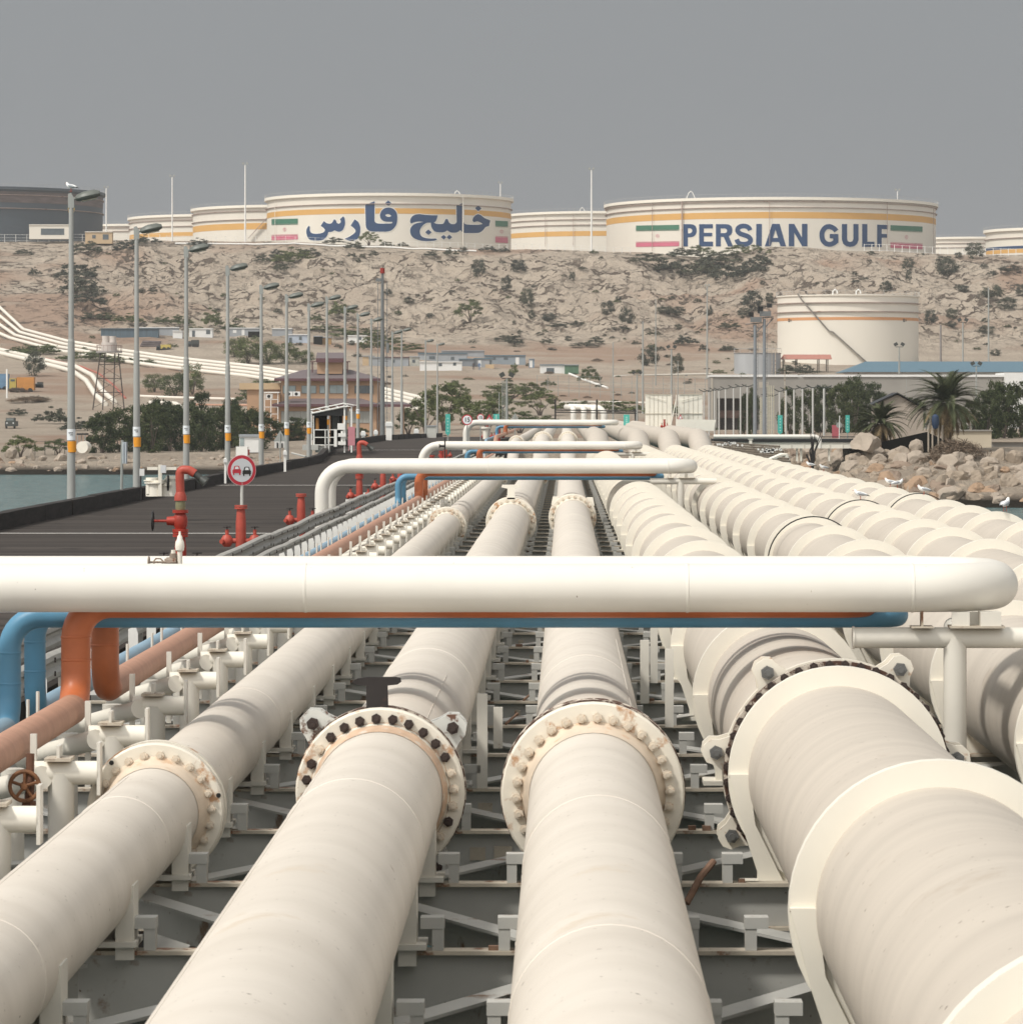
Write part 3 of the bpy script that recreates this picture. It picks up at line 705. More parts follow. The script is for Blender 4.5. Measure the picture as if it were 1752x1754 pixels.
# stands under the right-hand ends
for i,(lab,d1,d2,h,r,xr) in enumerate(LO[:3]):
    lb=['nearest white T stand holding up the largest pipe loop','white T stand under the second pipe loop among the collared pipes','white T stand at the right end of the third pipe loop'][i]
    t=thing('pipe_stand',lb,'pipe stand',(2.87,d1,CZ-3.0),group='stands under the pipe loops')
    zc=CZ-h-r-.19
    mb=MB(); mb.cyl((2.87,d1+.05,CZ-3.2),(2.87,d1+.05,zc),.085,n=20); build('post',mb,SUPW,t)
    mb=MB(); mb.cyl((2.13,d1+.05,zc),(3.75,d1+.05,zc),.077,n=20); mb.cyl((2.115,d1+.05,zc),(2.13,d1+.05,zc),.084,n=20); mb.cyl((3.0,d1+.05,zc),(3.0,d2,zc),.07,n=16); build('crossbar',mb,SUPW,t)
    mb=MB(); mb.box((3.02,d1,zc+.085),(.40,.24,.016)); build('shoe_plate',mb,STEELR,t)
    mb=MB(); mb.box((2.90,d1-.07,zc+.14),(.13,.02,.11)); mb.box((3.12,d1,zc+.14),(.15,.2,.11)); mb.box((3.02,d1+.08,zc+.14),(.30,.02,.10)); build('shoe',mb,SUPW,t)
    mb=MB(); mb.box((2.62,d1,zc+.083),(.16,.2,.012)); mb.box((2.62,d1,zc+.14),(.015,.12,.12)); build('hanger_shoe',mb,STEELR,t)
# orange pipe with its loops
def longi(X,h,r,loops,Xr,hl,gap):
    """points of a line pipe that rises into a sideways loop at each station"""
    pts=[(X,8,CZ-h)]
    for d1,d2,hh,xr in loops:
        zb=CZ-h+rise(d1); zt=CZ-hh
        if d1>212: pts+=[(X,208,CZ-h),(X,216,CZ-h+.85)]
        pts+=[(X,d1,zb),(X,d1,zt),(xr,d1,zt),(xr,d2,zt),(X,d2,zt),(X,d2,zb)]
    pts+=[(X,330,CZ-h+.85)]; return pts
op=thing('orange_pipe','terracotta orange pipe on the left with upright loops under the white loops','pipe',(-3.62,8,CZ-2.19))
oloops=[(30.28,32.2,1.42,2.25),(101.5,105,1.50,2.2),(172.5,176,1.57,2.2),(248.6,252,.78,2.2)]
pts=longi(-3.62,2.19,.11,oloops,0,0,0)
# split long straight runs (faded) from the loops (bright)
full=fillet(pts,.26,8)
mbf=MB(); mbl=MB()
def split(full,X,zf,r,mbf,mbl):
    run=[];mode=None
    for i in range(len(full)-1):
        a,b=full[i],full[i+1]; st = abs((b-a).normalized().y)>.93 and abs(a.x-X)<.05 and abs(b.x-X)<.05 and (b-a).length>1.0 and (b.y-a.y)>0
        if (b-a).length>3.0 and not st: st=False
        if mode is None: mode=st; run=[a,b]
        elif st==mode: run.append(b)
        else:
            (mbf if mode else mbl).tube(run,r,n=30,caps=False); mode=st; run=[a,b]
    (mbf if mode else mbl).tube(run,r,n=30,caps=False)
split(full,-3.62,0,.11,mbf,mbl)
for d1,d2,hh,xr in oloops[:2]:
    for dq in (d1,d2):
        for zz in (hh+.25,hh+.42): mbl.lathe([(.107,-.012),(.1135,-.004),(.1135,.004),(.107,.012)],30,Matrix.Translation((-3.62,dq,CZ-zz)))
build('pipe_run',mbf,ORNGD,op); build('pipe_loop',mbl,ORNG,op)
bp_=thing('blue_pipe','thin light blue pipe beside the orange one, with upright loops','pipe',(-4.14,8,CZ-2.35))
bloops=[(30.5,31.95,1.53,2.50),(101.8,104.6,1.62,2.4),(172.8,175.6,1.68,2.4),(248.9,251.6,.92,2.4)]
full=fillet(longi(-4.14,2.35,.085,bloops,0,0,0),.24,8)
mbf=MB(); mbl=MB(); split(full,-4.14,0,.084,mbf,mbl)
for d1,d2,hh,xr in bloops[:2]:
    for dq in (d1,d2):
        for zz in (hh+.27,hh+.50): mbl.lathe([(.082,-.012),(.0875,-.004),(.0875,.004),(.082,.012)],30,Matrix.Translation((-4.14,dq,CZ-zz)))
build('pipe_run',mbf,BLUED,bp_); build('pipe_loop',mbl,BLUE,bp_)
# small U-bolt tips along both pipes
mb=MB()
for y in ys: mb.cyl((-3.8,y,CZ-2.25),(-3.8,y,CZ-2.02),.014,n=6); mb.cyl((-3.95,y+.6,CZ-2.3),(-3.95,y+.6,CZ-2.12),.014,n=6)
build('u_bolts',mb,SUPW,op)

# ------------------------------------------------------------------ guardrail and bracket plates
gr=thing('guardrail','wobbly grey double corrugated guardrail between the deck and the pipes','guardrail',(-5.7,20,CZ-3.0))
gy=list(np.arange(20,246,2.0))
random.seed(8); wob={}
def wobble(y): 
    return .05*math.sin(y*.35)+.035*math.sin(y*.83+1)+.02*math.sin(y*1.7)
def rail(x,zt,seed):
    mb=MB(); prof=[(.0,0),(.05,-.03),(.055,-.08),(.0,-.13),(.0,-.17),(.055,-.22),(.05,-.27),(0,-.30)]
    Vv=[];n=len(prof)
    for i,y in enumerate(gy):
        w=wobble(y+seed)
        for a,b in prof: Vv.append((x+a+w,y,zt+b+w*.7))
        for a,b in reversed(prof): Vv.append((x+a+w-.012,y,zt+b+w*.7))
    m=2*n
    fs=[(i*m+k,i*m+(k+1)%m,(i+1)*m+(k+1)%m,(i+1)*m+k) for i in range(len(gy)-1) for k in range(m)]
    mb.add(Vv,fs); return mb
build('rail_beam',rail(-5.72,CZ-2.36,0),GREYR,gr); build('rail_beam',rail(-5.33,CZ-2.50,3),GREYR,gr)
mb=MB()
for i,y in enumerate(gy): w=wobble(y); mb.box((-5.5+w,y,CZ-2.52+w*.7),(.36,2.02,.012)) if 0 else None
vv=[]
for y in gy:
    w=wobble(y); w2=wobble(y+3); vv+=[(-5.66+w,y,CZ-2.68+w*.7),(-5.36+w2,y,CZ-2.66+w2*.7)]
mb.add(vv,[(2*i,2*i+1,2*i+3,2*i+2) for i in range(len(gy)-1)])
build('groove_shade',mb,mat('groove_shade_dark',(.10,.095,.085),.8,.2,1,rust=.3),gr)  # dark strip standing in for the shaded groove between the rail beams
mb=MB()
for y in np.arange(21,246,4.0):
    mb.box((-5.52,y,CZ-2.82),(.10,.10,.42))
build('rail_post',mb,GREYR,gr)
mb=MB()
for y in gy:
    for x,dx in ((-5.72,.06),(-5.33,.06)):
        w=wobble(y+(0 if x<-5.5 else 3)); zt=CZ-(2.36 if x<-5.5 else 2.50)
        for q in (-.08,-.22): mb.box((x+dx+w,y,zt+q+w*.7),(.012,.05,.05))
build('rail_bolt',mb,BOLTD,gr)
bk=None
for i,y in enumerate(np.arange(22,240,2.05)):
    if bk is None:
        bk=thing('bracket_plate','white triangular bracket plate standing in the row below the guardrail','bracket',(-4.92,y,CZ-2.95),group='white bracket plates below the guardrail')
        mb=MB(); mb.prism([(-.055,0),(.055,0),(.055,.42),(.03,.50),(-.055,.47)],0,.02); build('plate',mb,WHITE,bk,local=True)
        mb=MB(); mb.box((.06,.05,.10),(.012,.10,.16)); build('stiffener',mb,STEEL,bk,local=True)
    else: dup(bk,(-4.92,y,CZ-2.95),0,label='white triangular bracket plate standing in the row below the guardrail')

# ------------------------------------------------------------------ small valves
def handwheel(mb,c,r,ax='x',spokes=5,t=.018):
    M=Matrix.Translation(c)@(Matrix.Rotation(PI/2,4,'Y') if ax=='x' else Matrix.Rotation(PI/2,4,'X') if ax=='y' else Matrix.Identity(4))
    pts=[M@Vector((r*math.cos(2*PI*k/24),r*math.sin(2*PI*k/24),0)) for k in range(25)]
    mb.tube(pts,t,n=8,caps=False)
    for k in range(spokes):
        a=2*PI*k/spokes+.3; mb.cyl(M@Vector((0,0,0)),M@Vector((r*math.cos(a),r*math.sin(a),0)),t*.8,n=6)
    mb.cyl(M@Vector((0,0,-t*1.5)),M@Vector((0,0,t*1.5)),r*.22,n=10)
RUSTG=mat('rusty_grey',(.30,.24,.19),.7,.3,8,rust=.45,rscale=20)
# rusty wheel valve hanging under the orange pipe
t=thing('drain_valve','rusty brown handwheel valve hanging below the orange pipe at the left edge','valve',P(42,1347,25.6))
c=P(42,1347,25.6)
mb=MB(); handwheel(mb,c,.092,'y',5,.014); build('handwheel',mb,mat('wheel_rust',(.20,.09,.04),.75,.5,14,bump=.3,bscale=40),t)
mb=MB(); mb.cyl(c+Vector((.03,.02,.02)),c+Vector((.03,.05,.20)),.026,n=10); mb.cyl(c+Vector((0,0,0)),c+Vector((.01,.1,0)),.03,n=10); mb.cyl(c+Vector((.03,.06,.05)),c+Vector((.02,.06,-.12)),.028,n=10); mb.cyl(c+Vector((.02,.06,-.17)),c+Vector((.02,.06,-.10)),.048,n=6)
build('valve_body',mb,RUST,t)
# bleed valve on rear leg of the near loop
c=P(296,962,31.25)
t=thing('bleed_valve','small rusty bleed valve with side handwheel on the near white loop','valve',c)
mb=MB(); c2=P(255,963,31.25); handwheel(mb,c2,.04,'x',4,.007); build('handwheel',mb,RUSTG,t)
mb=MB(); mb.cyl(P(256,963,31.25),P(288,963,31.25),.008,n=8); mb.cyl(P(282,963,31.25),P(287,963,31.25),.028,n=8)
for s in (-1,1):
    mb.tube([P(262,963,31.25),P(267,963+s*6,31.25),P(275,963+s*6,31.25),P(281,963,31.25)],.006,n=6)
mb.cyl(P(286,963,31.25),P(302,961,31.25),.036,n=10); mb.cyl(P(297,961,31.25),P(297,948,31.25),.025,n=10); mb.cyl(P(297,972,31.25),P(297,950,31.25),.03,n=10)
build('valve_body',mb,RUSTG,t)
mb=MB(); mb.cyl(P(297,948,31.25),P(297,942,31.25),.018,n=8); mb.cyl(P(308,968,31.25),P(308,945,31.25),.02,n=14)
pr=[(.02,0),(.032,.012),(.036,.04),(.033,.075),(.022,.095),(.019,.115),(.009,.13),(.008,.155)]
mb.lathe(pr,18,Matrix.Translation(P(308,945,31.25))); build('relief_cap',mb,CREAM,t)
# dark valve on third loop
c=P(759,764,171.4)
t=thing('loop_valve','small dark valve with thin stem on the third white loop','valve',c)
mb=MB(); mb.cyl(P(762,790,171.4),P(762,750,171.4),.03,n=6); mb.cyl(P(752,764,171.4),P(762,764,171.4),.045,n=8); mb.cyl(P(752,764,171.4),P(753.5,764,171.4),.09,n=10); mb.box(P(762,746,171.4),(.16,.1,.03))
build('valve_body',mb,BLACKM,t)

# ------------------------------------------------------------------ hydrants
def hydrant(x,d,label,hgt=1.12,monitor=False,m=REDF,arm=-1):
    zb=CZ-Hd(d); t=thing('hydrant',label,'hydrant',(x,d,zb),group='red fire hydrants along the deck')
    top=hgt if not monitor else 1.02
    mb=MB(); mb.lathe([(.14,0),(.14,.03),(.105,.05),(.10,top*.62),(.10,top*.72),(.082,top-.10),(.075,top-.05)],20)
    mb.lathe([(.07,top-.06),(.125,top-.06),(.125,top-.025),(.07,top-.025)],20,closed=True)
    mb.lathe([(.07,top-.018),(.125,top-.018),(.125,top+.015),(0,top+.015)],20)
    build('barrel',mb,m,t,local=True)
    zc=top*.42
    for s in (-1,1):
        mb=MB(); mb.cyl((0,0,zc),(s*.2,0,zc),.05,n=12)
        mb.lathe([(.0,-.12),(.07,-.11),(.11,-.05),(.12,0),(.11,.05),(.07,.11),(0,.12)],16,Matrix.Translation((s*.27,-.02,zc)))
        mb.cyl((s*.27,0,zc),(s*.27+.10*arm,-.16,zc-.01),.045,n=10); mb.cyl((s*.27,0,zc+.1),(s*.27,0,zc+.22),.035,n=8)
        vv=build('outlet_valve',mb,m,t,local=True)
        mb=MB(); handwheel(mb,Vector((s*.27,0,zc+.27)),.075,'z',4,.01); mb.cyl((s*.27,0,zc+.2),(s*.27,0,zc+.28),.014,n=6)
        build('handwheel',mb,BLACKM,vv,local=True)
    if monitor:
        mb=MB()
        for z0 in (top+.02,top+.33): mb.lathe([(.05,z0),(.13,z0),(.13,z0+.05),(.05,z0+.05)],18,closed=True)
        mb.lathe([(.07,top+.03),(.11,top+.12),(.12,top+.19),(.11,top+.27),(.07,top+.35)],16)
        mb.cyl((0,0,top+.20),(-.22,0,top+.20),.09,.07,n=12); mb.cyl((-.22,0,top+.20),(-.44,0,top+.20),.022,n=8)
        gv=build('gate_valve',mb,RED,t,local=True)
        mb=MB(); handwheel(mb,Vector((-.45,0,top+.20)),.15,'x',5,.014); build('handwheel',mb,BLK,gv,local=True)
        mb=MB(); mb.lathe([(.075,top+.38),(.085,top+.42),(.08,top+.54)],16); build('swivel',mb,mat('brass_green',(.22,.21,.12),.5,.2,5),t,local=True)
        mb=MB(); mb.lathe([(.10,top+.53),(.10,top+.60),(.07,top+.68)],16)
        mb.tube(fillet([(0,0,top+.62),(-.01,0,top+.88),(-.01,0,top+1.04),(.14,-.02,top+1.03),(.24,-.03,top+.97)],.085,5),.072,n=14); build('monitor',mb,REDF,t,local=True)
        mb=MB(); mb.cyl((.18,-.03,top+1.01),(.33,-.05,top+.90),.052,n=12); mb.cyl((.33,-.05,top+.90),(.42,-.06,top+.83),.05,.09,n=12); mb.tube([(.26,-.04,top+.95),(.28,-.05,top+.86),(.33,-.05,top+.80)],.015,n=6)
        build('nozzle',mb,DARKM,t,local=True)
    return t
hydrant(-6.25,66.5,'tall red monitor hydrant with black handwheel and grey nozzle, nearest the viewer',monitor=True,m=RED,arm=-1)
hydrant(-6.28,79.3,'stout red hydrant directly below the no overtaking sign',1.17)
hydrant(-6.22,96.5,'short red hydrant just left of the second white loop',1.05)
hydrant(-6.25,124.5,'monitor hydrant seen through the second white loop, its nozzle above the loop',monitor=True,m=REDF)
hydrant(-6.2,139.5,'red hydrant right of the far monitor hydrant under the second loop',1.05)
hydrant(-6.2,154,'small red hydrant under the second loop near the blue bend',1.05)
hydrant(-5.9,182,'distant red hydrant framed by the third white loop',1.05,m=RED)
hydrant(-5.9,196,'red hydrant behind the stem of the third loop valve',1.1,m=RED)
hydrant(-6.65,228,'far red hydrant just left of the round 15 sign',1.3,m=REDF)
hydrant(-4.95,262,'dark red hydrant behind the farthest loop',1.6,m=RED)
hydrant(-4.3,268,'red hydrant beside the flanged pipe end behind the farthest loop',1.6,m=RED)
# low white marker boxes at the deck edge
for i,(x,y,d) in enumerate(((331,951,72),(499+4,893+6,92),(598,846,120),(628,838,130))):
    zb=CZ-Hd(d); X=(x-VX)/FPX*d
    t=thing('marker_box',['small white box behind the nearest hydrant','small white box left of the second loop leg','little white box under the second loop','little white box beside the hydrant under the second loop'][i],'box',(X,d,zb))
    mb=MB(); mb.ab((-.1,-.1,0),(.12,.1,.42)); build('case',mb,WHITE,t,local=True)
    mb=MB(); mb.ab((.0,-.12,.3),(.16,-.101,.45)); build('flap',mb,GREYR,t,local=True)
# ------------------------------------------------------------------ lamp posts along the deck
ordn=['first, nearest, with a gull on its top','second from the left','third from the left','fourth from the left','fifth from the left','sixth from the left','seventh, left of the loading booth','eighth, in front of the loading booth','ninth from the left','tenth from the left','eleventh, left of the thick dark mast','twelfth, right of the thick dark mast','thirteenth, close beside the twelfth','fourteenth, left of the grey cabinet','fifteenth and farthest, right of the grey cabinet']
lampx=[(122,330,875),(234,387,852),(319,421,838),(390,454,825),(447.5,487,814),(491,503,803),(529,519,796),(560,507,777),(591,524,765),(613,536,758),(636,545,756),(672,567,752),(688,563,750),(729,582,750),(749,588,749)]
lampm=mat('lamp_post_grey',(.36,.36,.34),.6,.14,1.2,(2,2,.4),spec=.3)
for i,(x,yt,yb) in enumerate(lampx):
    d=14.72*FPX/(VX-x); X=-14.72; zt=CZ-(yt-VY)*d/FPX; zb=min(CZ-(yb-VY)*d/FPX, CZ-Hd(min(d,470)))-.3
    H=zt-zb; sc=1.0
    t=thing('lamp_post','tall grey street lamp on the deck edge, '+ordn[i],'street lamp',(X,d,zb),group='street lamps along the deck edge')
    mb=MB(); H1=H*.55
    mb.cyl((0,0,-.2),(0,0,H1),.135,.105,n=14); mb.cyl((0,0,H1),(0,0,H-.35),.085,.072,n=14); mb.cyl((0,0,H1-.02),(0,0,H1+.06),.108,.09,n=14)
    build('pole',mb,lampm,t,local=True)
    mb=MB(); mb.prism([(-.09,.0),(-.09,.42),(.0,.45),(.09,.30),(.09,.0)],-.07,.07,(0,0,H-.45)); mb.cyl((.03,0,H-.2),(.22,-.02,H-.15),.04,n=8)
    build('bracket',mb,GREYM,t,local=True)
    mb=MB(); A=Matrix.Translation((.50,-.03,H-.10))@Matrix.Rotation(R(-13),4,'Y')
    prof=[(-.38,.07),(-.32,.14),(-.1,.20),(.22,.19),(.38,.10)]
    vs=[];n=12
    for px_,w in prof:
        for k in range(n):
            a=2*PI*k/n; vs.append(A@Vector((px_,w*1.15*math.cos(a),(.62 if math.sin(a)<0 else .85)*w*math.sin(a))))
    fs=[(q*n+k,q*n+(k+1)%n,(q+1)*n+(k+1)%n,(q+1)*n+k) for q in range(4) for k in range(n)]+[tuple(range(n)),tuple(range(4*n,5*n))]
    mb.add(vs,fs); lh=build('lamp_head',mb,mat('lamp_head_grey',(.13,.14,.125),.45,.2,5),t,local=True)
    mb=MB(); mb.box(A@Vector((.03,0,-.115)),(.46,.24,.03),Matrix.Rotation(R(-11),3,'Y')); build('lamp_glass',mb,mat('lamp_glass',(.30,.27,.20),.2,.15,4),lh,local=True)
    if i<10:
        z0=(CZ-((759 if i==0 else 755-i*3)-VY)*d/FPX)-zb if i<4 else 2.3
        z0=2.15+.3
        mb=MB(); mb.cyl((0,0,z0),(0,0,z0+.33),.131,.130,n=14,caps=False); build('number_plate',mb,WHITES,t,local=True)
        mb=MB(); mb.box((0,-.13,z0+.22),(.13,.012,.02)); mb.box((.02,-.13,z0+.16),(.08,.012,.02)); build('number',mb,BLK,t,local=True)
        mb=MB(); mb.cyl((.02,-.01,z0-.36),(.02,-.01,z0-.03),.134,n=14,caps=False); build('reflector',mb,ORB,t,local=True)

# ------------------------------------------------------------------ signs
def disc(mb,c,r,y,n=36): 
    c=Vector(c); mb.cyl((c.x,c.y+y,c.z),(c.x,c.y+y+.012,c.z),r,n=n); return mb
def carshape(x0,z0,w,h):
    a=lambda u,v:(x0+u*w,z0+v*h)
    body=[a(0,.12),a(.0,.5),a(.12,.58),a(.22,.95),a(.34,1),a(.66,1),a(.78,.95),a(.88,.58),a(1,.5),a(1,.12)]
    return body,[a(.26,.60),a(.33,.90),a(.67,.90),a(.74,.60)]
d=80.0; c=P(414,805.5,d)
t=thing('no_overtaking_sign','round red and white sign with a red car beside a black car','road sign',(c.x,d,CZ-Hd(d)))
sg=Matrix.Rotation(R(28),4,'Z')
def inst(name,mb,m,scale=(1,1,1)):
    o=build(name,mb,m,t,local=True,smooth=False); o.location=(0,0,c.z-(CZ-Hd(d))); o.rotation_euler=(0,0,R(26)); return o
rr=.302
mb=MB(); disc(mb,(0,0,0),rr,0,48); inst('sign_plate',mb,mat('sign_edge',(.62,.45,.45),.4,.1,3))
mb=MB(); disc(mb,(0,0,0),rr*.965,-.004,48); inst('red_border',mb,SIGNR)
mb=MB(); disc(mb,(0,0,0),rr*.76,-.008,48); inst('white_face',mb,mat('sign_face',(.62,.64,.66),.4,.04,2))
for k,(x0,m1) in enumerate(((-.195,SIGNR),(.015,BLK))):
    b,w=carshape(x0,-.085+(.01 if k==0 else -.01),.175,.165)
    mb=MB(); mb.prism(b,-.016,-.008); 
    for q in (.06,.80): mb.prism([(x0+q*.175,b[0][1]-.035),(x0+(q+.14)*.175,b[0][1]-.035),(x0+(q+.14)*.175,b[0][1]+.01),(x0+q*.175,b[0][1]+.01)],-.0155,-.0085)
    inst('red_car_symbol' if k==0 else 'black_car_symbol',mb,m1)
    mb=MB(); mb.prism(w,-.020,-.016); inst('car_window',mb,WHITES)
mb=MB(); mb.cyl((0,.03,.0),(0,.03,c.z-(CZ-Hd(d))+.25),.032,n=12); o=build('post',mb,mat('post_offwhite',(.52,.52,.48),.6,.1,2),t,local=True)

def textmesh(s,size,bold=.0,ext=.004):
    cu=bpy.data.curves.new('t','FONT'); cu.body=s; cu.size=size; cu.align_x='CENTER'; cu.align_y='CENTER'; cu.extrude=ext; cu.offset=bold
    o=link(bpy.data.objects.new('t',cu)); dg=bpy.context.evaluated_depsgraph_get(); me=bpy.data.meshes.new_from_object(o.evaluated_get(dg)); bpy.data.objects.remove(o); return me
def text_part(s,size,m,parent,loc,bold=0,name='lettering',rz=0):
    me=textmesh(s,size,bold); me.materials.clear(); me.materials.append(m)
    o=link(bpy.data.objects.new(name,me)); o.parent=parent; o.location=loc; o.rotation_euler=(R(90),0,rz); return o
def round_sign(x,y,d,r,label,txt=None,base=None):
    c=P(x,y,d); zb=CZ-Hd(min(d,470)) if base is None else base
    t=thing('speed_sign',label,'road sign',(c.x,d,zb)); h=c.z-zb
    mb=MB(); disc(mb,(0,0,h),r,0,36); build('sign_plate',mb,SIGNR,t,local=True,smooth=False)
    mb=MB(); disc(mb,(0,0,h),r*.80,-.008,36); build('sign_face',mb,WHITES,t,local=True,smooth=False)
    mb=MB(); mb.cyl((0,.04,0),(0,.04,h+r*.6),.035,n=10); build('post',mb,GREYM,t,local=True)
    if txt: text_part(txt,r*1.15,BLK,t,(0,-.018,h-.005),.004)
    return t
round_sign(800,719,232,.30,'round speed limit sign reading 15 at the bend of the farthest loop','15')
round_sign(823,715,270,.24,'smaller round red rimmed sign partly hidden behind the farthest loop','15')
def tri_sign(x,y0,y1,d,label,back=True,hw=None):
    zb=CZ-Hd(min(d,470)); a=P(x,y0,d); b=P(x,y1,d); h=(a.z-b.z); w=hw or h*.58
    t=thing('warning_sign',label,'road sign',(a.x,d,zb))
    mb=MB(); mb.prism([(-w,b.z-zb),(w,b.z-zb),(0,a.z-zb)],0,.02); build('sign_plate',mb,GREYM if back else SIGNR,t,local=True,smooth=False)
    if not back:
        mb=MB(); mb.prism([(-w*.62,b.z-zb+.08),(w*.62,b.z-zb+.08),(0,a.z-zb-.17)],-.008,0); build('sign_face',mb,WHITES,t,local=True,smooth=False)
    mb=MB(); mb.cyl((0,-.03,-1.2),(0,-.03,b.z-zb+h*.7),.03,n=8); build('post',mb,GREYM,t,local=True)
    return t
t=tri_sign(480,737,756,215,'grey back of a triangular sign left of the loading booth',True,.36)
tri_sign(838,709,724,262,'small red triangular sign beyond the farthest loop',False)
tri_sign(882,707,722,268,'grey back of a small triangular sign above the farthest loop',True)
# narrow white sign seen edge-on left of the second lamp
t=thing('edge_sign','narrow pale sign seen edge-on on a thin grey pole before the water','road sign',(P(207,0,134).x,134,CZ-Hd(134)-.6))
c=t.location; mb=MB(); mb.cyl((0,0,0),(.05,0,P(0,754,134).z-c.z),.045,n=8); build('post',mb,GREYM,t,local=True)
mb=MB(); z1=P(0,757,134).z-c.z; z0=P(0,794,134).z-c.z
for dx in (.10,.17): mb.box((dx,0,(z0+z1)/2),(.035,.5,z1-z0))
build('panel',mb,mat('pale_blue_grey',(.55,.60,.64),.5,.05,2),t,local=True)
# teal narrow signs
def teal(x0,x1,y0,y1,d,label,fancy=True):
    a=P(x0,y1,d); b=P(x1,y0,d); t=thing('teal_sign',label,'banner sign',(a.x,d,a.z),group='narrow teal signs')
    w=b.x-a.x; h=b.z-a.z
    mb=MB(); mb.prism([(0,h*.1),(w*.5,0),(w,h*.1),(w,h),(0,h)],0,.08); build('panel',mb,TEAL,t,local=True,smooth=False)
    if fancy:
        mb=MB()
        for k in range(5):
            zc=h*(.2+.15*k); mb.prism([(w*.3,zc),(w*.5,zc+.07),(w*.7,zc),(w*.5,zc-.07)],-.02,0)
        build('motif',mb,mat('teal_light',(.35,.62,.55),.5,.05,2),t,local=True,smooth=False)
    mb=MB(); mb.cyl((w/2,.1,-1.8),(w/2,.1,h*.5),.05,n=8); build('post',mb,GREYM,t,local=True)
teal(763,771,709,746,300,'narrow teal sign left of the round 15 sign')
teal(845,855,709,722,330,'narrow teal sign behind the farthest loop')
teal(1068,1078,710,733,340,'narrow teal sign left of the cream steel screen')
teal(1332,1340,711,744,330,'narrow teal sign below the barbed fence posts')
teal(1448,1455,711,742,330,'narrow teal sign left of the small palm')
def pbthing(name,label,cat,x,yb,d,group=None):
    c=P(x,yb,d); return thing(name,label,cat,c,group=group)

# ------------------------------------------------------------------ tanks
WCREAM=mat('tank_cream',(.70,.66,.58),.6,.05,.05,(1,1,.2),spec=.2)
WCREAMD=mat('tank_ring_brown',(.40,.31,.27),.7,.3,.3,rust=.4,rscale=.3)  # darker rust-mottled brown for wind girders, downpipes and stair
STRIPE=mat('tank_stripe',(.62,.35,.10),.6,.05,.2)
STRIPE2=mat('tank_stripe_terracotta',(.58,.28,.12),.6,.05,.2)
TGREY=mat('tank_grey',(.062,.08,.098),.6,.1,.08,(1,1,.2))
TRUST=mat('tank_grey_band',(.15,.12,.115),.8,.4,.6,(.3,.3,2))
INK=mat('lettering_blue',(.006,.042,.125),.6,.12,.25)
INKW=mat('lettering_outline',(.78,.77,.72),.6,.04,.5)
FGREEN=mat('flag_green',(.04,.16,.10),.6,.1,.4)
FRED=mat('flag_red',(.55,.14,.21),.6,.12,.4)
def tank(label,xc,dc,Rr,ytop,ybase,stripe=(.62,.70),sm=STRIPE,body=WCREAM,girders=(.80,.90),n=128,seams=4,xoff=0,ledge=.9,rimh=1.1,group='storage tanks on the ridge'):
    X=(xc-VX)/FPX*dc; df=dc-Rr
    zt=CZ-(ytop-VY)/FPX*df; zb=CZ-(ybase-VY)/FPX*df-1.5
    t=thing('storage_tank',label,'storage tank',(X,dc,zb),group=group); H=zt-zb
    mb=MB(); mb.lathe([(Rr,0),(Rr,H-.1),(Rr-.1,H-.1),(Rr-.1,H-1.2),(0,H-1.0)],n); build('shell',mb,body,t,local=True,ang=50)
    mb=MB(); mb.lathe([(Rr,H-rimh),(Rr+ledge,H-rimh+.15),(Rr+ledge,H),(Rr-.05,H)],n); build('rim',mb,CREAM if body is WCREAM else body,t,local=True,ang=30)
    for g in girders:
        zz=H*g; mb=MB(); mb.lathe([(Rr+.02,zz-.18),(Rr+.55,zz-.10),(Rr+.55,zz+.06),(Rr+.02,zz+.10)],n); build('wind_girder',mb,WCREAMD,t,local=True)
    if stripe:
        mb=MB(); mb.lathe([(Rr+.03,H*stripe[0]),(Rr+.05,H*stripe[0]+.02),(Rr+.05,H*stripe[1]-.02),(Rr+.03,H*stripe[1])],n); build('painted_stripe',mb,sm,t,local=True)
    mb=MB()
    for k in range(int(2*PI*Rr/2.4)):
        a=2*PI*k/int(2*PI*Rr/2.4); 
        if math.sin(a)>.3: continue
        mb.box(((Rr+ledge-.1)*math.cos(a),(Rr+ledge-.1)*math.sin(a),H+.5),(.07,.07,1.0))
    mb.lathe([(Rr+ledge-.13,H+.98),(Rr+ledge-.07,H+.98),(Rr+ledge-.07,H+1.04),(Rr+ledge-.13,H+1.04)],n,closed=True)
    build('handrail',mb,mat('handrail_grey',(.42,.41,.39),.6,.1,1),t,local=True,smooth=False)
    t['_R']=Rr; t['_H']=H
    return t
def surf(t,px,py,off=.06):
    """point on the front of tank t seen at a pixel"""
    Xc,dc=t.location.x,t.location.y; Rr=t['_R']+off; d=dc-Rr
    for _ in range(30):
        X=(px-VX)/FPX*d; q=Rr*Rr-(X-Xc)**2
        d=dc-math.sqrt(max(q,0))
    return Vector(((px-VX)/FPX*d-Xc, d-dc, CZ-(py-VY)/FPX*d-t.location.z))
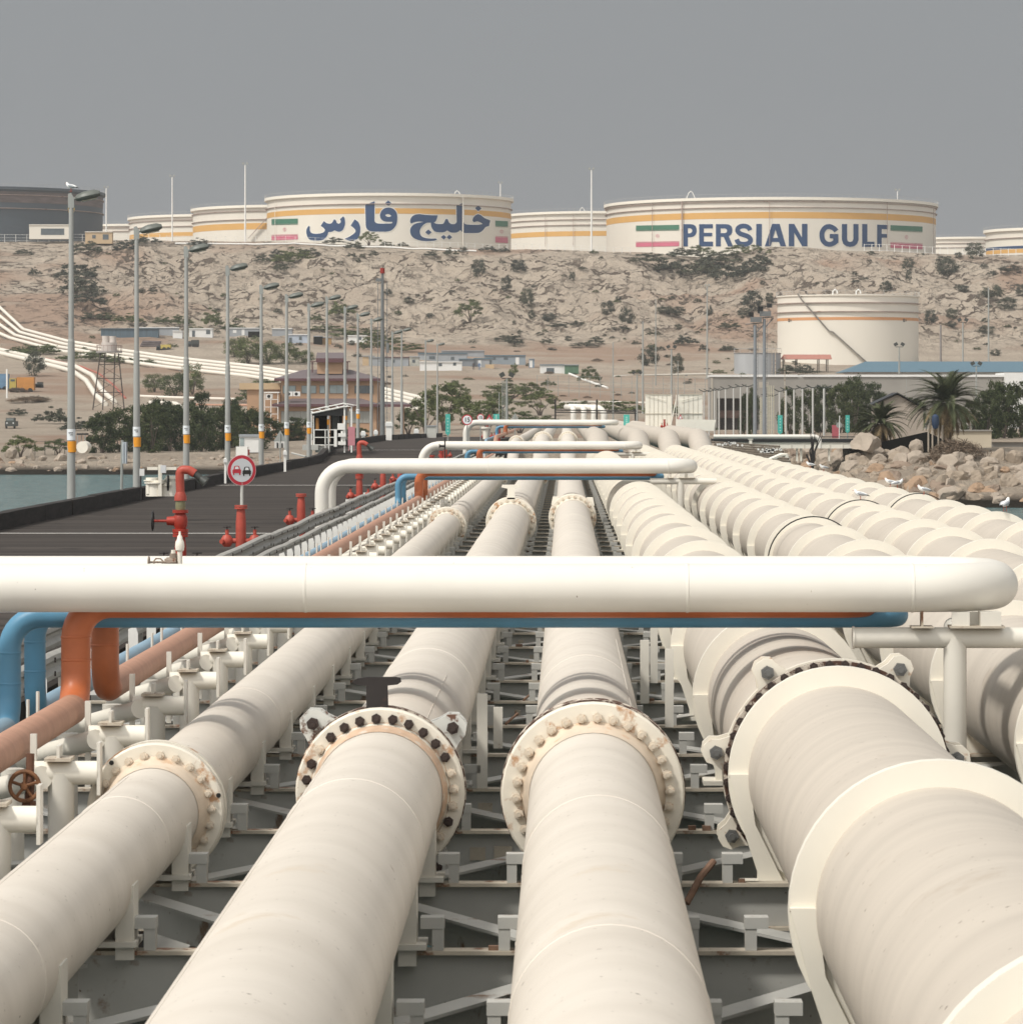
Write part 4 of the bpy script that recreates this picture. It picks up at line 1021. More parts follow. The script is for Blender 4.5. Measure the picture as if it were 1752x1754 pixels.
def painted(t,name,polys,m,off=.06,step=3.0):
    """polys: list of [outer, hole...] loops in pixels -> bent mesh lying on the shell"""
    bm=bmesh.new()
    for loops in polys:
        L=[[Vector((x,y,0)) for x,y in lp] for lp in loops]
        tri=tessellate_polygon(L); flat=[v for lp in L for v in lp]
        bv=[bm.verts.new(v) for v in flat]
        for a,b,c in tri:
            try: bm.faces.new((bv[a],bv[b],bv[c]))
            except ValueError: pass
    xs=[v.co.x for v in bm.verts]; x=min(xs)+step
    while x<max(xs):
        bmesh.ops.bisect_plane(bm,geom=bm.verts[:]+bm.edges[:]+bm.faces[:],plane_co=(x,0,0),plane_no=(1,0,0)); x+=step
    bmesh.ops.triangulate(bm,faces=bm.faces)
    for v in bm.verts: v.co=surf(t,v.co.x,v.co.y,off)
    me=bpy.data.meshes.new(name); bm.to_mesh(me); bm.free(); me.materials.append(m)
    o=link(bpy.data.objects.new(name,me)); o.parent=t; return o
def ribbon(loop,w,closed=True):
    n=len(loop); P2=[Vector(p) for p in loop]; out=[];inn=[]
    for i in range(n):
        a=P2[(i-1)%n] if closed or i>0 else P2[i]; b=P2[(i+1)%n] if closed or i<n-1 else P2[i]
        tv=(b-a); tv=tv.normalized() if tv.length>0 else Vector((1,0)); nn=Vector((-tv.y,tv.x))
        out.append(P2[i]+nn*w); inn.append(P2[i]-nn*w)
    if closed: return [[[out[i],out[(i+1)%n],inn[(i+1)%n],inn[i]]] for i in range(n)]
    return [[ [tuple(v) for v in out]+[tuple(v) for v in reversed(inn)] ]]
def stroke(pts,w,sm=True):
    P2=[Vector(p) for p in pts]
    if sm:
        q=[]
        for i in range(len(P2)-1):
            p0=P2[max(i-1,0)];p1=P2[i];p2=P2[i+1];p3=P2[min(i+2,len(P2)-1)]
            for k in range(4):
                f=k/4; q.append(.5*((2*p1)+(p2-p0)*f+(2*p0-5*p1+4*p2-p3)*f*f+(3*p1-p0-3*p2+p3)*f**3))
        q.append(P2[-1]); P2=q
    return ribbon([tuple(v) for v in P2],w/2,False)[0]
def rib_tess(loop,w): # ribbon as quads -> each as its own small polygon
    return [[ [tuple(v) for v in q[0]] ] for q in ribbon(loop,w)]

T1=tank('large dark grey tank with rusty bands at the left edge of the ridge',-52,1390,45,318,407,None,body=TGREY,girders=(.62,.86),ledge=1.1)
mb=MB(); mb.lathe([(T1['_R']+.08,T1['_H']-5.2),(T1['_R']+.1,T1['_H']-5.1),(T1['_R']+.1,T1['_H']-1.6),(T1['_R']+.08,T1['_H']-1.5)],96)
build('upper_band',mb,TRUST,T1,local=True)
painted(T1,'yellow_disc',[[[(122+6*math.cos(a),357+10*math.sin(a)) for a in [2*PI*k/20 for k in range(20)]]]],mat('disc_yellow',(.65,.45,.10),.5,.05,2))
tank('low cream tank far behind, between the grey tank and the striped ones',240,1850,30,383,408,None,girders=(.6,.8))
T2=tank('cream tank with yellow stripe, leftmost of the cream tanks',398,1640,41,366,412,(.28,.42),girders=(.62,.82))
T3=tank('cream striped tank half hidden behind the Persian lettered tank',520,1520,41,350,415,(.42,.57),girders=(.66,.86))
T4=tank('cream tank painted with خلیج فارس in large blue Persian letters',666.5,1385,41.3,330,425,(.655,.745),girders=(.82,))
T5=tank('plain cream tank with yellow stripe between the two lettered tanks',1035,1640,40,361,432,(.45,.56),girders=(.70,.82))
T6=tank('huge cream tank painted PERSIAN GULF in blue letters',1320,1400,56.3,337,438,(.665,.765),girders=(.84,.93),n=160)
T7=tank('low cream tank peeping out right of the lettered tank',1665,1900,34,405,435,None,girders=(.5,.7))
T8=tank('cream tank with blue and ochre bands at the right edge',1838,1500,32,388,436,(.22,.34),girders=(.7,))
mb=MB(); mb.lathe([(32.03,T8['_H']*.35),(32.05,T8['_H']*.36),(32.05,T8['_H']*.43),(32.03,T8['_H']*.44)],96); build('blue_band',mb,INK,T8,local=True)
# Persian lettering
c1=lambda L:[(500+x/8.76,330+y/8.76) for x,y in L]
c2=lambda L:[(680+x/8.76,330+y/8.76) for x,y in L]
def smooth_loop(L,k=3):
    P2=[Vector(p) for p in L]; n=len(P2); q=[]
    for i in range(n):
        p0,p1,p2,p3=P2[i-1],P2[i],P2[(i+1)%n],P2[(i+2)%n]
        a=(p1-p0);b=(p2-p1);c=(p3-p2)
        sharp1=a.length>0 and b.length>0 and a.angle(b)>.75; sharp2=c.length>0 and b.angle(c)>.75
        m1=Vector((0,0)) if sharp1 else (p2-p0)*.5; m2=Vector((0,0)) if sharp2 else (p3-p1)*.5
        if sharp1: m1=(p2-p1)*.5
        if sharp2: m2=(p2-p1)*.5
        lim=b.length*1.1
        if m1.length>lim: m1=m1*(lim/m1.length)
        if m2.length>lim: m2=m2*(lim/m2.length)
        for j in range(k):
            f=j/k; q.append(tuple(p1*(2*f**3-3*f*f+1)+m1*(f**3-2*f*f+f)+p2*(-2*f**3+3*f*f)+m2*(f**3-f*f)))
    return q
sin=c1([(255,492),(270,510),(270,560),(285,592),(315,608),(360,613),(420,608),(470,592),(497,565),(480,530),(430,495),(480,422),(520,452),(570,462),(605,445),(622,408),(643,397),(660,412),(672,448),(700,462),(725,450),(735,425),(718,395),(770,350),(790,378),(799,440),(790,500),(762,558),(722,582),(680,580),(640,562),(600,584),(548,588),(530,640),(490,690),(440,712),(380,719),(300,714),(252,690),(225,640),(215,580),(225,530)])
re=c1([(940,397),(990,430),(1018,480),(1028,540),(1020,620),(995,680),(950,712),(900,720),(850,715),(780,690),(850,662),(920,618),(955,582),(950,553),(920,520),(880,490)])
fa=c1([(1100,180),(1242,122),(1240,415),(1262,448),(1310,460),(1400,460),(1480,458),(1508,450),(1505,435),(1400,430),(1348,405),(1322,360),(1324,310),(1350,260),(1395,228),(1450,218),(1510,232),(1560,275),(1580,330),(1580,420),(1560,490),(1510,550),(1440,580),(1320,582),(1200,580),(1142,560),(1110,510),(1105,400)])
fah=c1([(1398,335),(1425,320),(1460,322),(1490,345),(1468,358),(1425,356)])
d1=c1([(1445,112),(1500,158),(1447,193),(1392,158)])
kh=c2([(200,450),(198,400),(225,355),(275,325),(340,318),(420,328),(520,335),(612,335),(600,385),(577,435),(552,442),(575,458),(620,466),(690,465),(712,432),(726,398),(745,388),(763,400),(780,440),(812,465),(868,468),(895,440),(892,190),(1000,145),(1000,430),(1015,465),(1060,475),(1200,478),(1285,468),(1262,450),(1205,428),(1150,442),(1132,415),(1140,380),(1170,340),(1215,318),(1260,335),(1310,375),(1400,412),(1380,500),(1330,512),(1290,560),(1240,595),(1190,602),(1020,602),(985,590),(950,560),(912,588),(860,598),(800,592),(750,562),(712,588),(640,592),(570,580),(530,540),(510,490),(506,448),(440,452),(388,490),(352,540),(343,590),(360,640),(410,672),(500,685),(580,685),(602,700),(570,715),(480,724),(400,722),(310,705),(240,670),(205,620),(196,560),(215,508),(260,468),(320,448),(398,436),(330,431),(262,440),(215,460)])
dd_=[c2(q) for q in ([(470,548),(522,590),(472,632),(422,590)],[(700,628),(740,665),(702,702),(658,662)],[(785,625),(828,665),(785,702),(744,665)],[(1218,186),(1268,232),(1220,277),(1172,230)])]
SM=[smooth_loop(q) for q in (sin,re,kh)]; fas=smooth_loop(fa); fahs=smooth_loop(fah)
painted(T4,'persian_lettering',[[q] for q in SM]+[[fas,fahs]]+[[q] for q in [d1]+dd_],INK,.11,3)
ol=[]
for q in SM+[fas,fahs,d1]+dd_: ol+=rib_tess(q,1.05)
painted(T4,'lettering_outline',ol,INKW,.075,50)
def flag(t,x0,x1,yg0,yg1,yr0,yr1,sl=0,em=True):
    f=lambda x,y:(x,y+sl*(x-x0)/(x1-x0))
    def band(a,b): 
        n=10; return [[[f(x0+(x1-x0)*k/n,a) for k in range(n+1)]+[f(x1-(x1-x0)*k/n,b) for k in range(n+1)]]]
    painted(t,'flag_green_band',band(yg0,yg1),FGREEN,.12)
    painted(t,'flag_green_script',band(yg1+.7,yg1+1.5),FGREEN,.12)
    painted(t,'flag_red_band',band(yr0,yr1),FRED,.12)
    painted(t,'flag_red_script',band(yr0-1.6,yr0-.9),FRED,.12)
    if em:
        cx,cy=(x0+x1)/2,(yg1+yr0)/2+sl/2
        st=[stroke([(cx-.9,cy-3.2),(cx-2.6,cy-.5),(cx-1.2,cy+2.4)],.5),stroke([(cx+.9,cy-3.2),(cx+2.6,cy-.5),(cx+1.2,cy+2.4)],.5),stroke([(cx,cy-3.6),(cx,cy+3.4)],.5,False)]
        painted(t,'flag_emblem',st,FRED,.12)
flag(T4,465,510,375,383.5,403.5,411,-1)
flag(T4,848.5,870,377.5,386.5,405.5,415,1)
flag(T6,1089,1163,386.0,394,415.5,422.5,-1.3)
flag(T6,1525,1580,385.2,393.5,416,424,2.5)
# PERSIAN GULF
t3=lambda x,y:(1070+x/6.738,330+y/6.738); t4=lambda x,y:(1320+x/6.041,330+y/6.041)
Z3=lambda L:[t3(*p) for p in L]; Z4=lambda L:[t4(*p) for p in L]
G=[]
G.append([Z3([(675,360),(760,360),(795,366),(818,385),(829,415),(829,450),(818,482),(795,503),(765,511),(728,512),(728,618),(675,618)]),Z3([(728,408),(752,409),(768,416),(777,430),(777,442),(768,458),(750,466),(728,466)])])
G.append([Z3([(857,360),(1016,360),(1016,410),(912,410),(912,460),(1008,460),(1008,502),(912,502),(912,562),(1018,562),(1018,618),(857,618)])])
G.append([Z3([(1050,360),(1165,360),(1205,366),(1230,385),(1241,412),(1240,450),(1228,480),(1200,500),(1250,618),(1190,618),(1140,508),(1108,508),(1108,618),(1050,618)]),Z3([(1106,410),(1150,410),(1172,418),(1180,434),(1176,452),(1160,462),(1106,464)])])
G.append([stroke(Z3([(1446,432),(1432,405),(1405,388),(1368,382),(1330,390),(1305,412),(1303,440),(1328,468),(1370,484),(1415,500),(1445,525),(1450,555),(1428,580),(1385,592),(1335,588),(1305,568),(1290,535)]),8.3)[0]])
G.append([Z3([(1516,358),(1582,358),(1580,615),(1514,615)])])
G.append([[t4(14,320),t4(92,320),t4(158,552),t4(100,552),t4(84,508),t4(12,508),t4(-3,552),(1309.7,421.4)],Z4([(24,466),(74,466),(49,378)])])
G.append([Z4([(185,320),(243,320),(322,462),(322,320),(380,320),(380,552),(324,552),(243,412),(243,552),(185,552)])])
G.append([stroke([(1432.2,395.5),(1428.5,391),(1420.5,387.6),(1413.5,389.5),(1408.8,395.5),(1407.6,402.5),(1409,410.5),(1414,416.3),(1420.5,418.2),(1427.5,416.2),(1431.7,412.8)],8.6)[0]])
G.append([Z4([(610,425),(700,425),(700,515),(650,540),(644,470),(610,470)])])
G.append([Z4([(735,322),(790,322),(790,478),(798,500),(820,508),(845,500),(854,478),(854,322),(908,322),(908,485),(893,528),(862,552),(820,560),(782,552),(750,528),(735,485)])])
G.append([Z4([(945,322),(1000,322),(1000,505),(1074,505),(1074,558),(945,558)])])
G.append([Z4([(1100,328),(1213,332),(1213,378),(1148,374),(1148,424),(1206,426),(1206,464),(1148,464),(1148,560),(1100,560)])])
ga=[g for k,g in enumerate(G) if k!=8]
painted(T6,'lettering_persian',ga[:7],INK,.10,3); painted(T6,'lettering_gulf',ga[7:],INK,.10,3); painted(T6,'letter_g_bar',[G[8]],INK,.14,3)
for sl in (ga[:7],ga[7:]):
    ol=[]
    for g in sl:
        for lp in g: ol+=rib_tess(lp,.55)
    painted(T6,'lettering_outline',ol,INKW,.07,50)
# vertical pipes, vents and seams on tanks
for t,lst in ((T4,[(793,336,420),(471,345,412)]),(T5,[(982,368,422),(934,368,422)]),(T6,[(1168,343,432),(1117,344,430),(1318,343,420),(1519.5,346,432),(1599,356,432)])):
    mb=MB()
    for x,y0,y1 in lst:
        a=surf(t,x,y0,.7); b=surf(t,x,y1,.7); mb.cyl(a,b,.22 if x in (793,1168) else .09,n=8)
    build('downpipe',mb,WCREAM if t is T4 else WCREAMD,t,local=True)
for t,x,y in ((T6,1183,332),(T5,997,358),(T4,783,331)):
    mb=MB(); a=surf(t,x,y+7,0)
    mb.tube([a+Vector((-1.4,0,0)),a+Vector((-.6,0,1.8)),a+Vector((0,0,2.3)),a+Vector((.6,0,1.8)),a+Vector((1.4,0,0))],.16,n=8)
    build('roof_vent',mb,WHITE,t,local=True)
# stair on T3
mb=MB(); a=surf(T3,427,406,1.2); b=surf(T3,458,372,1.2); v=b-a
for k in range(9): mb.box(a+v*(k/8),(v.length/8,.8,.18),Matrix.Rotation(-math.atan2(v.z,v.x),3,'Y'))
build('stair',mb,WCREAMD,T3,local=True)
# mid-slope tank D
TD=tank('cream tank with spiral stair and terracotta stripe below the ridge',1452,1010,17.4,504,622,(.66,.70),STRIPE2,girders=(.775,.895),ledge=.35,rimh=.4)
mb=MB(); pts=[(1366,503),(1372,512),(1420,567),(1426,568),(1485,621)]
for (xa,ya),(xb,yb) in zip(pts[:-1],pts[1:]):
    n=max(2,int(abs(yb-ya)/3))
    for k in range(n):
        a=surf(TD,xa+(xb-xa)*k/n,ya+(yb-ya)*k/n,.55); b=surf(TD,xa+(xb-xa)*(k+1)/n,ya+(yb-ya)*(k+1)/n,.55); c=(a+b)/2; v=b-a
        mb.box(c,(v.length*1.05,.7,.28),Matrix.Rotation(-math.atan2(v.z,v.x),3,'Y'))
build('stair',mb,mat('stair_grey',(.22,.20,.18),.7,.3,1),TD,local=True)
for x in (1430,1470):
    mb=MB(); a=surf(TD,x,502,-6); mb.tube([a+Vector((-.55,0,-.4)),a+Vector((-.5,0,.5)),a+Vector((0,0,.95)),a+Vector((.5,0,.5)),a+Vector((.55,0,-.1))],.2,n=10); build('gooseneck_vent',mb,WHITE,TD,local=True)
for x,s in ((1352,'D'),(1549,'D')):
    st=[[(x-2.2,545.5),(x-.2,545.7),(x+1.3,547),(x+1.3,550),(x-.2,551.2),(x-2.2,551.3)],[(x-1,547),(x-.4,547),(x+.1,548),(x+.1,549.3),(x-.4,550),(x-1,550)]]
    painted(TD,'tank_letter',[[st[0],st[1]]],BLK,.07,50); painted(TD,'tank_mark',[[[(x+2.6,546.5),(x+3.4,546.5),(x+3.4,550.5),(x+2.6,550.5)]]],BLK,.07,50)
TG=tank('small plain grey tank with railed top behind the floodlight poles',1297,930,5.3,604,650,None,body=mat('tank_plain_grey',(.36,.37,.38),.6,.12,.2,(1,1,.3)),girders=(),ledge=.2,rimh=.2,n=64)
# ------------------------------------------------------------------ buildings and yard things
TAN=mat('tan_wall',(.42,.27,.17),.85,.08,.6); TAN2=mat('tan_parapet',(.50,.37,.23),.85,.08,.6)
ROOF=mat('mauve_roof',(.145,.118,.122),.7,.1,2,(1,6,1)); ROOFR=mat('maroon_trim',(.11,.05,.055),.7,.15,2)
GLS=mat('window_glass',(.30,.36,.36),.15,.25,.8,spec=.6); GLSD=mat('window_dark_glass',(.08,.10,.11),.12,.3,.8,spec=.6)
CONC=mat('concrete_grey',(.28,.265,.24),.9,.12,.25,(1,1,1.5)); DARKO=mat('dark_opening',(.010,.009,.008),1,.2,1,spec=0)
LGREY=mat('cabin_grey',(.30,.32,.34),.7,.12,.5,(1,1,1)); CORR=mat('container_blue',(.08,.12,.15),.6,.25,.6,(4,4,.2))
CABW=mat('cabin_white',(.70,.70,.68),.6,.05,.5); CBLUE=mat('roof_blue',(.10,.175,.225),.5,.06,.5,(6,1,1))
d=552
B=pbthing('control_building','tan two storey building with mauve hipped roofs behind the lamp posts','building',560,752,d)
def wpart(name,rects,m,dd,dep,parent):
    mb=MB()
    for r in rects: mb.pbox(r[0],r[1],r[2],r[3],dd,dep)
    return build(name,mb,m,parent,smooth=False)
wl=wpart('wall',[(476,694,645,760)],TAN,d,9,B)
wu=wpart('wall',[(481,648,647,690)],TAN,d+2,7,B)
wp=wpart('penthouse_wall',[(543,617,586,640)],TAN,d+3,3,B)
wa=wpart('annex_wall',[(423,664,480,755)],TAN,d+4,6,B); wpart('annex_parapet',[(410,656,480,667)],TAN2,d+3.6,7,B)
wpart('canopy_wall',[(640,697,654,755),(686,697,692,750)],TAN,d+2,1.2,B)
def hip(x0,x1,ye,ya,xa0,xa1,d0,dep,th=4,name='roof'):
    a=P(x0,ye,d0); b=P(x1,ye,d0); za=P(0,ya,d0+dep/2).z; r0=P(xa0,ya,d0+dep/2).x; r1=P(xa1,ya,d0+dep/2).x
    mb=MB(); e=.25
    mb.add([(a.x,d0,a.z),(b.x,d0,a.z),(b.x,d0+dep,a.z),(a.x,d0+dep,a.z),(r0,d0+dep/2,za),(r1,d0+dep/2,za)],[(0,1,5,4),(1,2,5),(2,3,4,5),(3,0,4),(0,3,2,1)])
    rf=build(name,mb,ROOF,B,smooth=False)
    mb=MB(); mb.ab((a.x-.02,d0-.03,a.z-.34),(b.x+.02,d0+.1,a.z-.002)); mb.ab((a.x-.03,d0+.1,a.z-.3),(a.x+.1,d0+dep,a.z-.004)); mb.ab((b.x-.1,d0+.1,a.z-.3),(b.x+.03,d0+dep,a.z-.004)); build('eave',mb,ROOFR,rf if False else B,smooth=False)
hip(466,648,692,676,525,600,d-1.0,10); hip(645,702,692.5,688,650,690,d-.6,6)
hip(470,651,648,633,520,600,d+1,10)
mb=MB(); a=P(541,607,d+2.6); b=P(588,620,d+2.6); mb.add([(a.x,d+2.4,b.z+.45),(b.x,d+2.4,b.z+.45),(b.x,d+5,a.z+.3),(a.x,d+5,a.z+.3),(a.x,d+2.4,b.z),(b.x,d+2.4,b.z),(b.x,d+7,b.z),(a.x,d+7,b.z)],[(0,1,2,3),(4,5,1,0),(4,7,6,5),(3,2,6,7),(0,3,7,4),(1,5,6,2)]); build('penthouse_roof',mb,[ROOF],B,smooth=False)
mb=MB(); mb.pbox(541,613.5,588,620.5,d+2.3,.09); build('penthouse_trim',mb,ROOFR,B,smooth=False)
mb=MB()
for x in (535,595): mb.pbox(x-1,620,x+1,638,d+3,.3); mb.pbox(x-5,618.5,x+5,620.3,d+2.9,.6)
build('vent_pipe',mb,ROOFR,B,smooth=False)
FR=mat('window_frame',(.20,.17,.14),.6,.1,2); 
def window(x0,y0,x1,y1,dd,par,g=GLS,muls=1,frm=None):
    mb=MB(); mb.pbox(x0,y0,x1,y1,dd-.05,.12); w=build('window',mb,frm or FR,par,smooth=False)
    mb=MB(); n=muls+1; W=(x1-x0-1.6)/n
    for k in range(n): mb.pbox(x0+.8+k*W+.25,y0+.8,x0+.8+(k+1)*W-.25,y1-.8,dd-.075,.06)
    p=build('pane',mb,g,w,smooth=False); return w
for r in ((484,660,507,674,1),(516,660,542,674,1),(547,660,557,674,0),(564,659,589,674,1),(607,660,640,674,2)): window(*r[:4],d+2,B,GLSD if r[0]>600 else GLS,r[4])
for r in ((481,704,527,726,3),(594,704,635,725,2)): window(*r[:4],d,B,mat('curtained_glass',(.33,.34,.31),.4,.3,1.5,(8,1,.2)),r[4])
mb=MB(); mb.pbox(589,658,596,674,d+1.8,.1); build('white_shutter',mb,CABW,B,smooth=False)
for x,y in ((461,679),(495,675),(508,675)):
    mb=MB(); mb.pbox(x-6,y-4.5,x+6,y+3.5,d-.6 if x>470 else d+2.5,.5); u=build('air_conditioner',mb,CABW,B,smooth=False)
    dd2=(d-.6 if x>470 else d+2.5); c=P(x-.5,y-.3,dd2-.02); mb=MB(); mb.cyl((c.x,c.y,c.z),(c.x,c.y+.02,c.z),.22,n=14); build('fan',mb,BLK,u)
mb=MB()
for x in (453,464,476): mb.pbox(x-.7,672,x+.7,766,d-1,.12)
for y in (684,697,709,722,736,749): mb.pbox(453,y-.5,477,y+.5,d-1,.12)
mb.pbox(452,671,478,673,d-1.2,3)
build('stair_frame',mb,WHITE,B,smooth=False)
# loading booth at the deck edge
d=247; t=pbthing('loading_booth','white steel framed booth with sloping lattice roof and handrails','booth',565,800,d)
mb=MB()
for x,yt in ((527,702),(533,704),(590,695),(602,696)): mb.pbox(x-1.3,yt,x+1.3,800 if x<540 else 775,d,.1)
for x,yt in ((537,706),(599,700)): mb.pbox(x-1,yt,x+1,770,d+2.6,.1)
build('frame_post',mb,WHITE,t,smooth=False)
mb=MB()
for off,dd2 in ((0,d-.05),(0,d+2.6)):
    mb.tube([P(528,703,dd2),P(588,691,dd2)],.04,n=6); mb.tube([P(533,708,dd2),P(590,696,dd2)],.05,n=6)
    for k in range(5):
        f=k/4; mb.tube([P(528+f*60,703-f*12,dd2),P(533+f*57+6,707-f*12,dd2)],.03,n=5)
    mb.tube([P(588,691,dd2),P(611,694,dd2),P(590,697,dd2)],.04,n=6)
for k in range(6): f=k/5; mb.tube([P(528+f*60,703-f*12,d),P(528+f*60,703-f*12,d+2.6)],.03,n=5)
build('roof_truss',mb,WHITE,t)
mb=MB(); a=P(534,708.5,d+.1); b=P(592,698,d+.1); mb.add([(a.x,d+.1,a.z),(b.x,d+.1,b.z),(b.x,d+2.5,b.z),(a.x,d+2.5,a.z),(a.x,d+.1,a.z-.12),(b.x,d+.1,b.z-.5),(b.x,d+2.5,b.z-.5),(a.x,d+2.5,a.z-.12)],[(0,1,2,3),(4,7,6,5),(0,4,5,1),(1,5,6,2),(2,6,7,3),(3,7,4,0)]); build('roof',mb,BLK,t,smooth=False)
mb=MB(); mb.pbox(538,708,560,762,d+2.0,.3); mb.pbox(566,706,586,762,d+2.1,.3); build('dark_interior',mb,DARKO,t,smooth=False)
mb=MB(); mb.pbox(541,716,546,736,d+1.6,.3); build('ochre_drum',mb,mat('ochre',(.40,.18,.04),.6,.2,4),t,smooth=False)
mb=MB(); c=P(575,722,d+1.5); mb.cyl((c.x,c.y,c.z-.5),(c.x,c.y,c.z+.4),.22,n=14); build('dark_cylinder',mb,DARKM,t)
mb=MB()
for x in (538,557,563): mb.pbox(x-.8,735,x+.8,772,d-.1,.08)
for y in (736,749,762): mb.pbox(538,y-.7,576,y+.7,d-.1,.08)
build('handrail',mb,WHITE,t,smooth=False)
mb=MB(); mb.pbox(578,725,591,736,d-.1,.5); mb.pbox(572,735,577,765,d-.1,.2); mb.pbox(584,738,587,763,d-.1,.3); mb.pbox(579,742,592,748,d-.2,.3); mb.pbox(579,756,592,762,d-.2,.3); build('control_box',mb,WHITE,t,smooth=False)
mb=MB(); mb.pbox(518,762,545,771,d-.5,2.4); mb.pbox(540,764,563,775,d,2); mb.tube([P(500,776,d+3),P(524,782,d+1)],.06,n=6); build('landing',mb,mat('landing_grey',(.42,.41,.38),.8,.1,1),t,smooth=False)
t=pbthing('pink_panel','dusty pink panel board standing right of the loading booth','panel',602,765,240); mb=MB(); mb.pbox(596,731,608,763,240,.08); mb.pbox(597,760,598,772,240.02,.06); mb.pbox(606,760,607,772,240.02,.06); build('board',mb,PINK,t,smooth=False)
# white valve cluster behind the kerb at left
d=112; t=pbthing('white_valve_set','cream valve cluster with black handwheel beyond the kerb','valve assembly',278,850,d)
mb=MB(); mb.pbox(271,796,277,850,d,.12); mb.pbox(252,800,270,805,d+.02,.1); mb.pbox(278,800,302,805,d+.02,.1); build('frame',mb,CREAM,t,smooth=False)
mb=MB(); 
for x,r,y0,y1 in ((262,.20,818,850),(268,.26,822,850),(284,.18,826,850),(293,.14,815,850)): mb.cyl(P(x,y1,d+.3),P(x,y0,d+.3),r,n=14); mb.cyl(P(x,y0+6,d+.3),P(x,y0+4,d+.3),r*1.3,n=14)
mb.cyl(P(256,846,d+.2),P(256,826,d+.2),.1,n=10)
build('valve_body',mb,CREAM,t)
mb=MB(); handwheel(mb,P(288,827,d-.1),.21,'x',5,.02); build('handwheel',mb,BLK,t)
mb=MB(); mb.pbox(275,797,284,810,d-.2,.15); build('junction_box',mb,mat('box_pale',(.62,.63,.64),.5,.04,2),t,smooth=False)
t=pbthing('junction_post','small white junction box on a black post by the second lamp','junction box',243,856,128); mb=MB(); mb.pbox(239,803,247,815,128,.15); build('box',mb,CABW,t,smooth=False); mb=MB(); mb.pbox(240.3,815,242.2,856,128.02,.06); build('post',mb,BLK,t,smooth=False)
for i,(x0,y0,x1,y1,dd2,lb) in enumerate(((384,784,387.5,826,150,'slim white bollard post behind the no overtaking sign'),(486,771,490,806,180,'slim white bollard post beside the fifth street lamp'),(619,738,625,762,300,'white meter post with black hose left of the dark mast'),(641,736,646,757,330,'white meter post just left of the dark mast'),(661,722,671,752,320,'white pump cabinet right of the dark mast'),(710,734,716,749,400,'white meter post alone at the far kerb'))):
    t=pbthing('meter_post',lb,'post',(x0+x1)/2,y1,dd2); mb=MB(); mb.pbox(x0,y0,x1,y1+2,dd2,.12); build('post',mb,WHITE,t,smooth=False)
    mb=MB(); mb.pbox(x0-1.2,y0+2,x1+1.4,y0+8,dd2-.08,.07); build('box',mb,CABW,t,smooth=False)
t=pbthing('cabinet','pale grey cabinet box between the two farthest street lamps','cabinet',739,754,420); mb=MB(); mb.pbox(731,730,747,752,420,.9); build('case',mb,mat('cabinet_grey',(.50,.50,.46),.6,.08,1),t,smooth=False); mb=MB(); mb.pbox(730,728.5,748,730.3,419.9,1.1); mb.pbox(735,752,739,762,420,.3); build('lid',mb,LGREY,t,smooth=False)
# small white shed and cabins low left
t=pbthing('white_shed','small white shed with a sloping roof left of the fourth lamp','shed',430,776,478); mb=MB(); mb.pbox(410,748,443,775,478,3); build('wall',mb,CABW,t,smooth=False); mb=MB(); mb.pbox(409,744,444,748,477.8,3.4); build('roof',mb,LGREY,t,smooth=False); mb=MB(); mb.pbox(411,750,418,764,477.95,.1); build('door',mb,GLS,t,smooth=False)
t=pbthing('white_kiosk','low white kiosk block in front of the shed','kiosk',413,782,470); mb=MB(); mb.pbox(404,765,424,783,466,1.6); build('case',mb,WHITE,t,smooth=False); mb=MB(); mb.pbox(424,770,427,780,466.2,.5); build('red_valve',mb,RED,t,smooth=False)
t=pbthing('white_block_shed','white shed with dark slots behind the triangular sign','shed',480,773,500); mb=MB(); mb.pbox(470,756,490,773,500,2.5); build('wall',mb,CABW,t,smooth=False); mb=MB(); mb.pbox(474,758,476.5,770,499.95,.1); mb.pbox(482,759,484.5,770,499.95,.1); build('slot',mb,DARKO,t,smooth=False)
t=pbthing('low_cream_tank','small cream horizontal tank on a stand by the dark trees','small tank',146,777,462); c=P(146,766,462); mb=MB(); mb.cyl((c.x-.35,c.y,c.z),(c.x-.1,c.y+1.4,c.z),.68,n=18); build('tank_body',mb,CREAM,t); mb=MB(); mb.pbox(141,774,143,778,462.2,.3); mb.pbox(150,774,152,778,462.2,.3); build('stand',mb,STEELR,t,smooth=False)
t=pbthing('small_shelter','tiny dark roofed shelter left of the dark trees','shelter',140,765,475); mb=MB(); mb.pbox(131,742,148,745,475,2); build('roof',mb,BLK,t,smooth=False); mb=MB(); mb.pbox(132,745,133.3,766,475,.1); mb.pbox(145,745,146.3,766,475,.1); mb.pbox(139,745,140,766,476.5,.1); build('post',mb,GREYM,t,smooth=False)
# cream steel screen
d=292; t=pbthing('steel_screen','tall cream panelled steel screen with a ladder frame in the middle','steel screen',1154,740,d)
mb=MB(); mb.pbox(1105,675,1149,742,d,.12); mb.pbox(1163,675,1203,742,d+.5,.12); build('panel',mb,CREAM,t,smooth=False)
mb=MB()
for x in [1105+7.3*k for k in range(1,6)]+[1163+8*k for k in range(1,5)]: mb.pbox(x-.25,676,x+.25,741,d-.03 if x<1150 else d+.47,.03)
for y in (675.5,708.5): mb.pbox(1104,y-.6,1150,y+.6,d-.05,.05); mb.pbox(1162,y-.6,1204,y+.6,d+.44,.05)
build('rib',mb,mat('rib_dull_paint',(.48,.44,.36),.6,.1,2),t,smooth=False)  # ribs in a darker cream than the panels
mb=MB(); 
for x in (1150,1158,1162): mb.pbox(x-.7,676,x+.7,742,d-.2,.06)
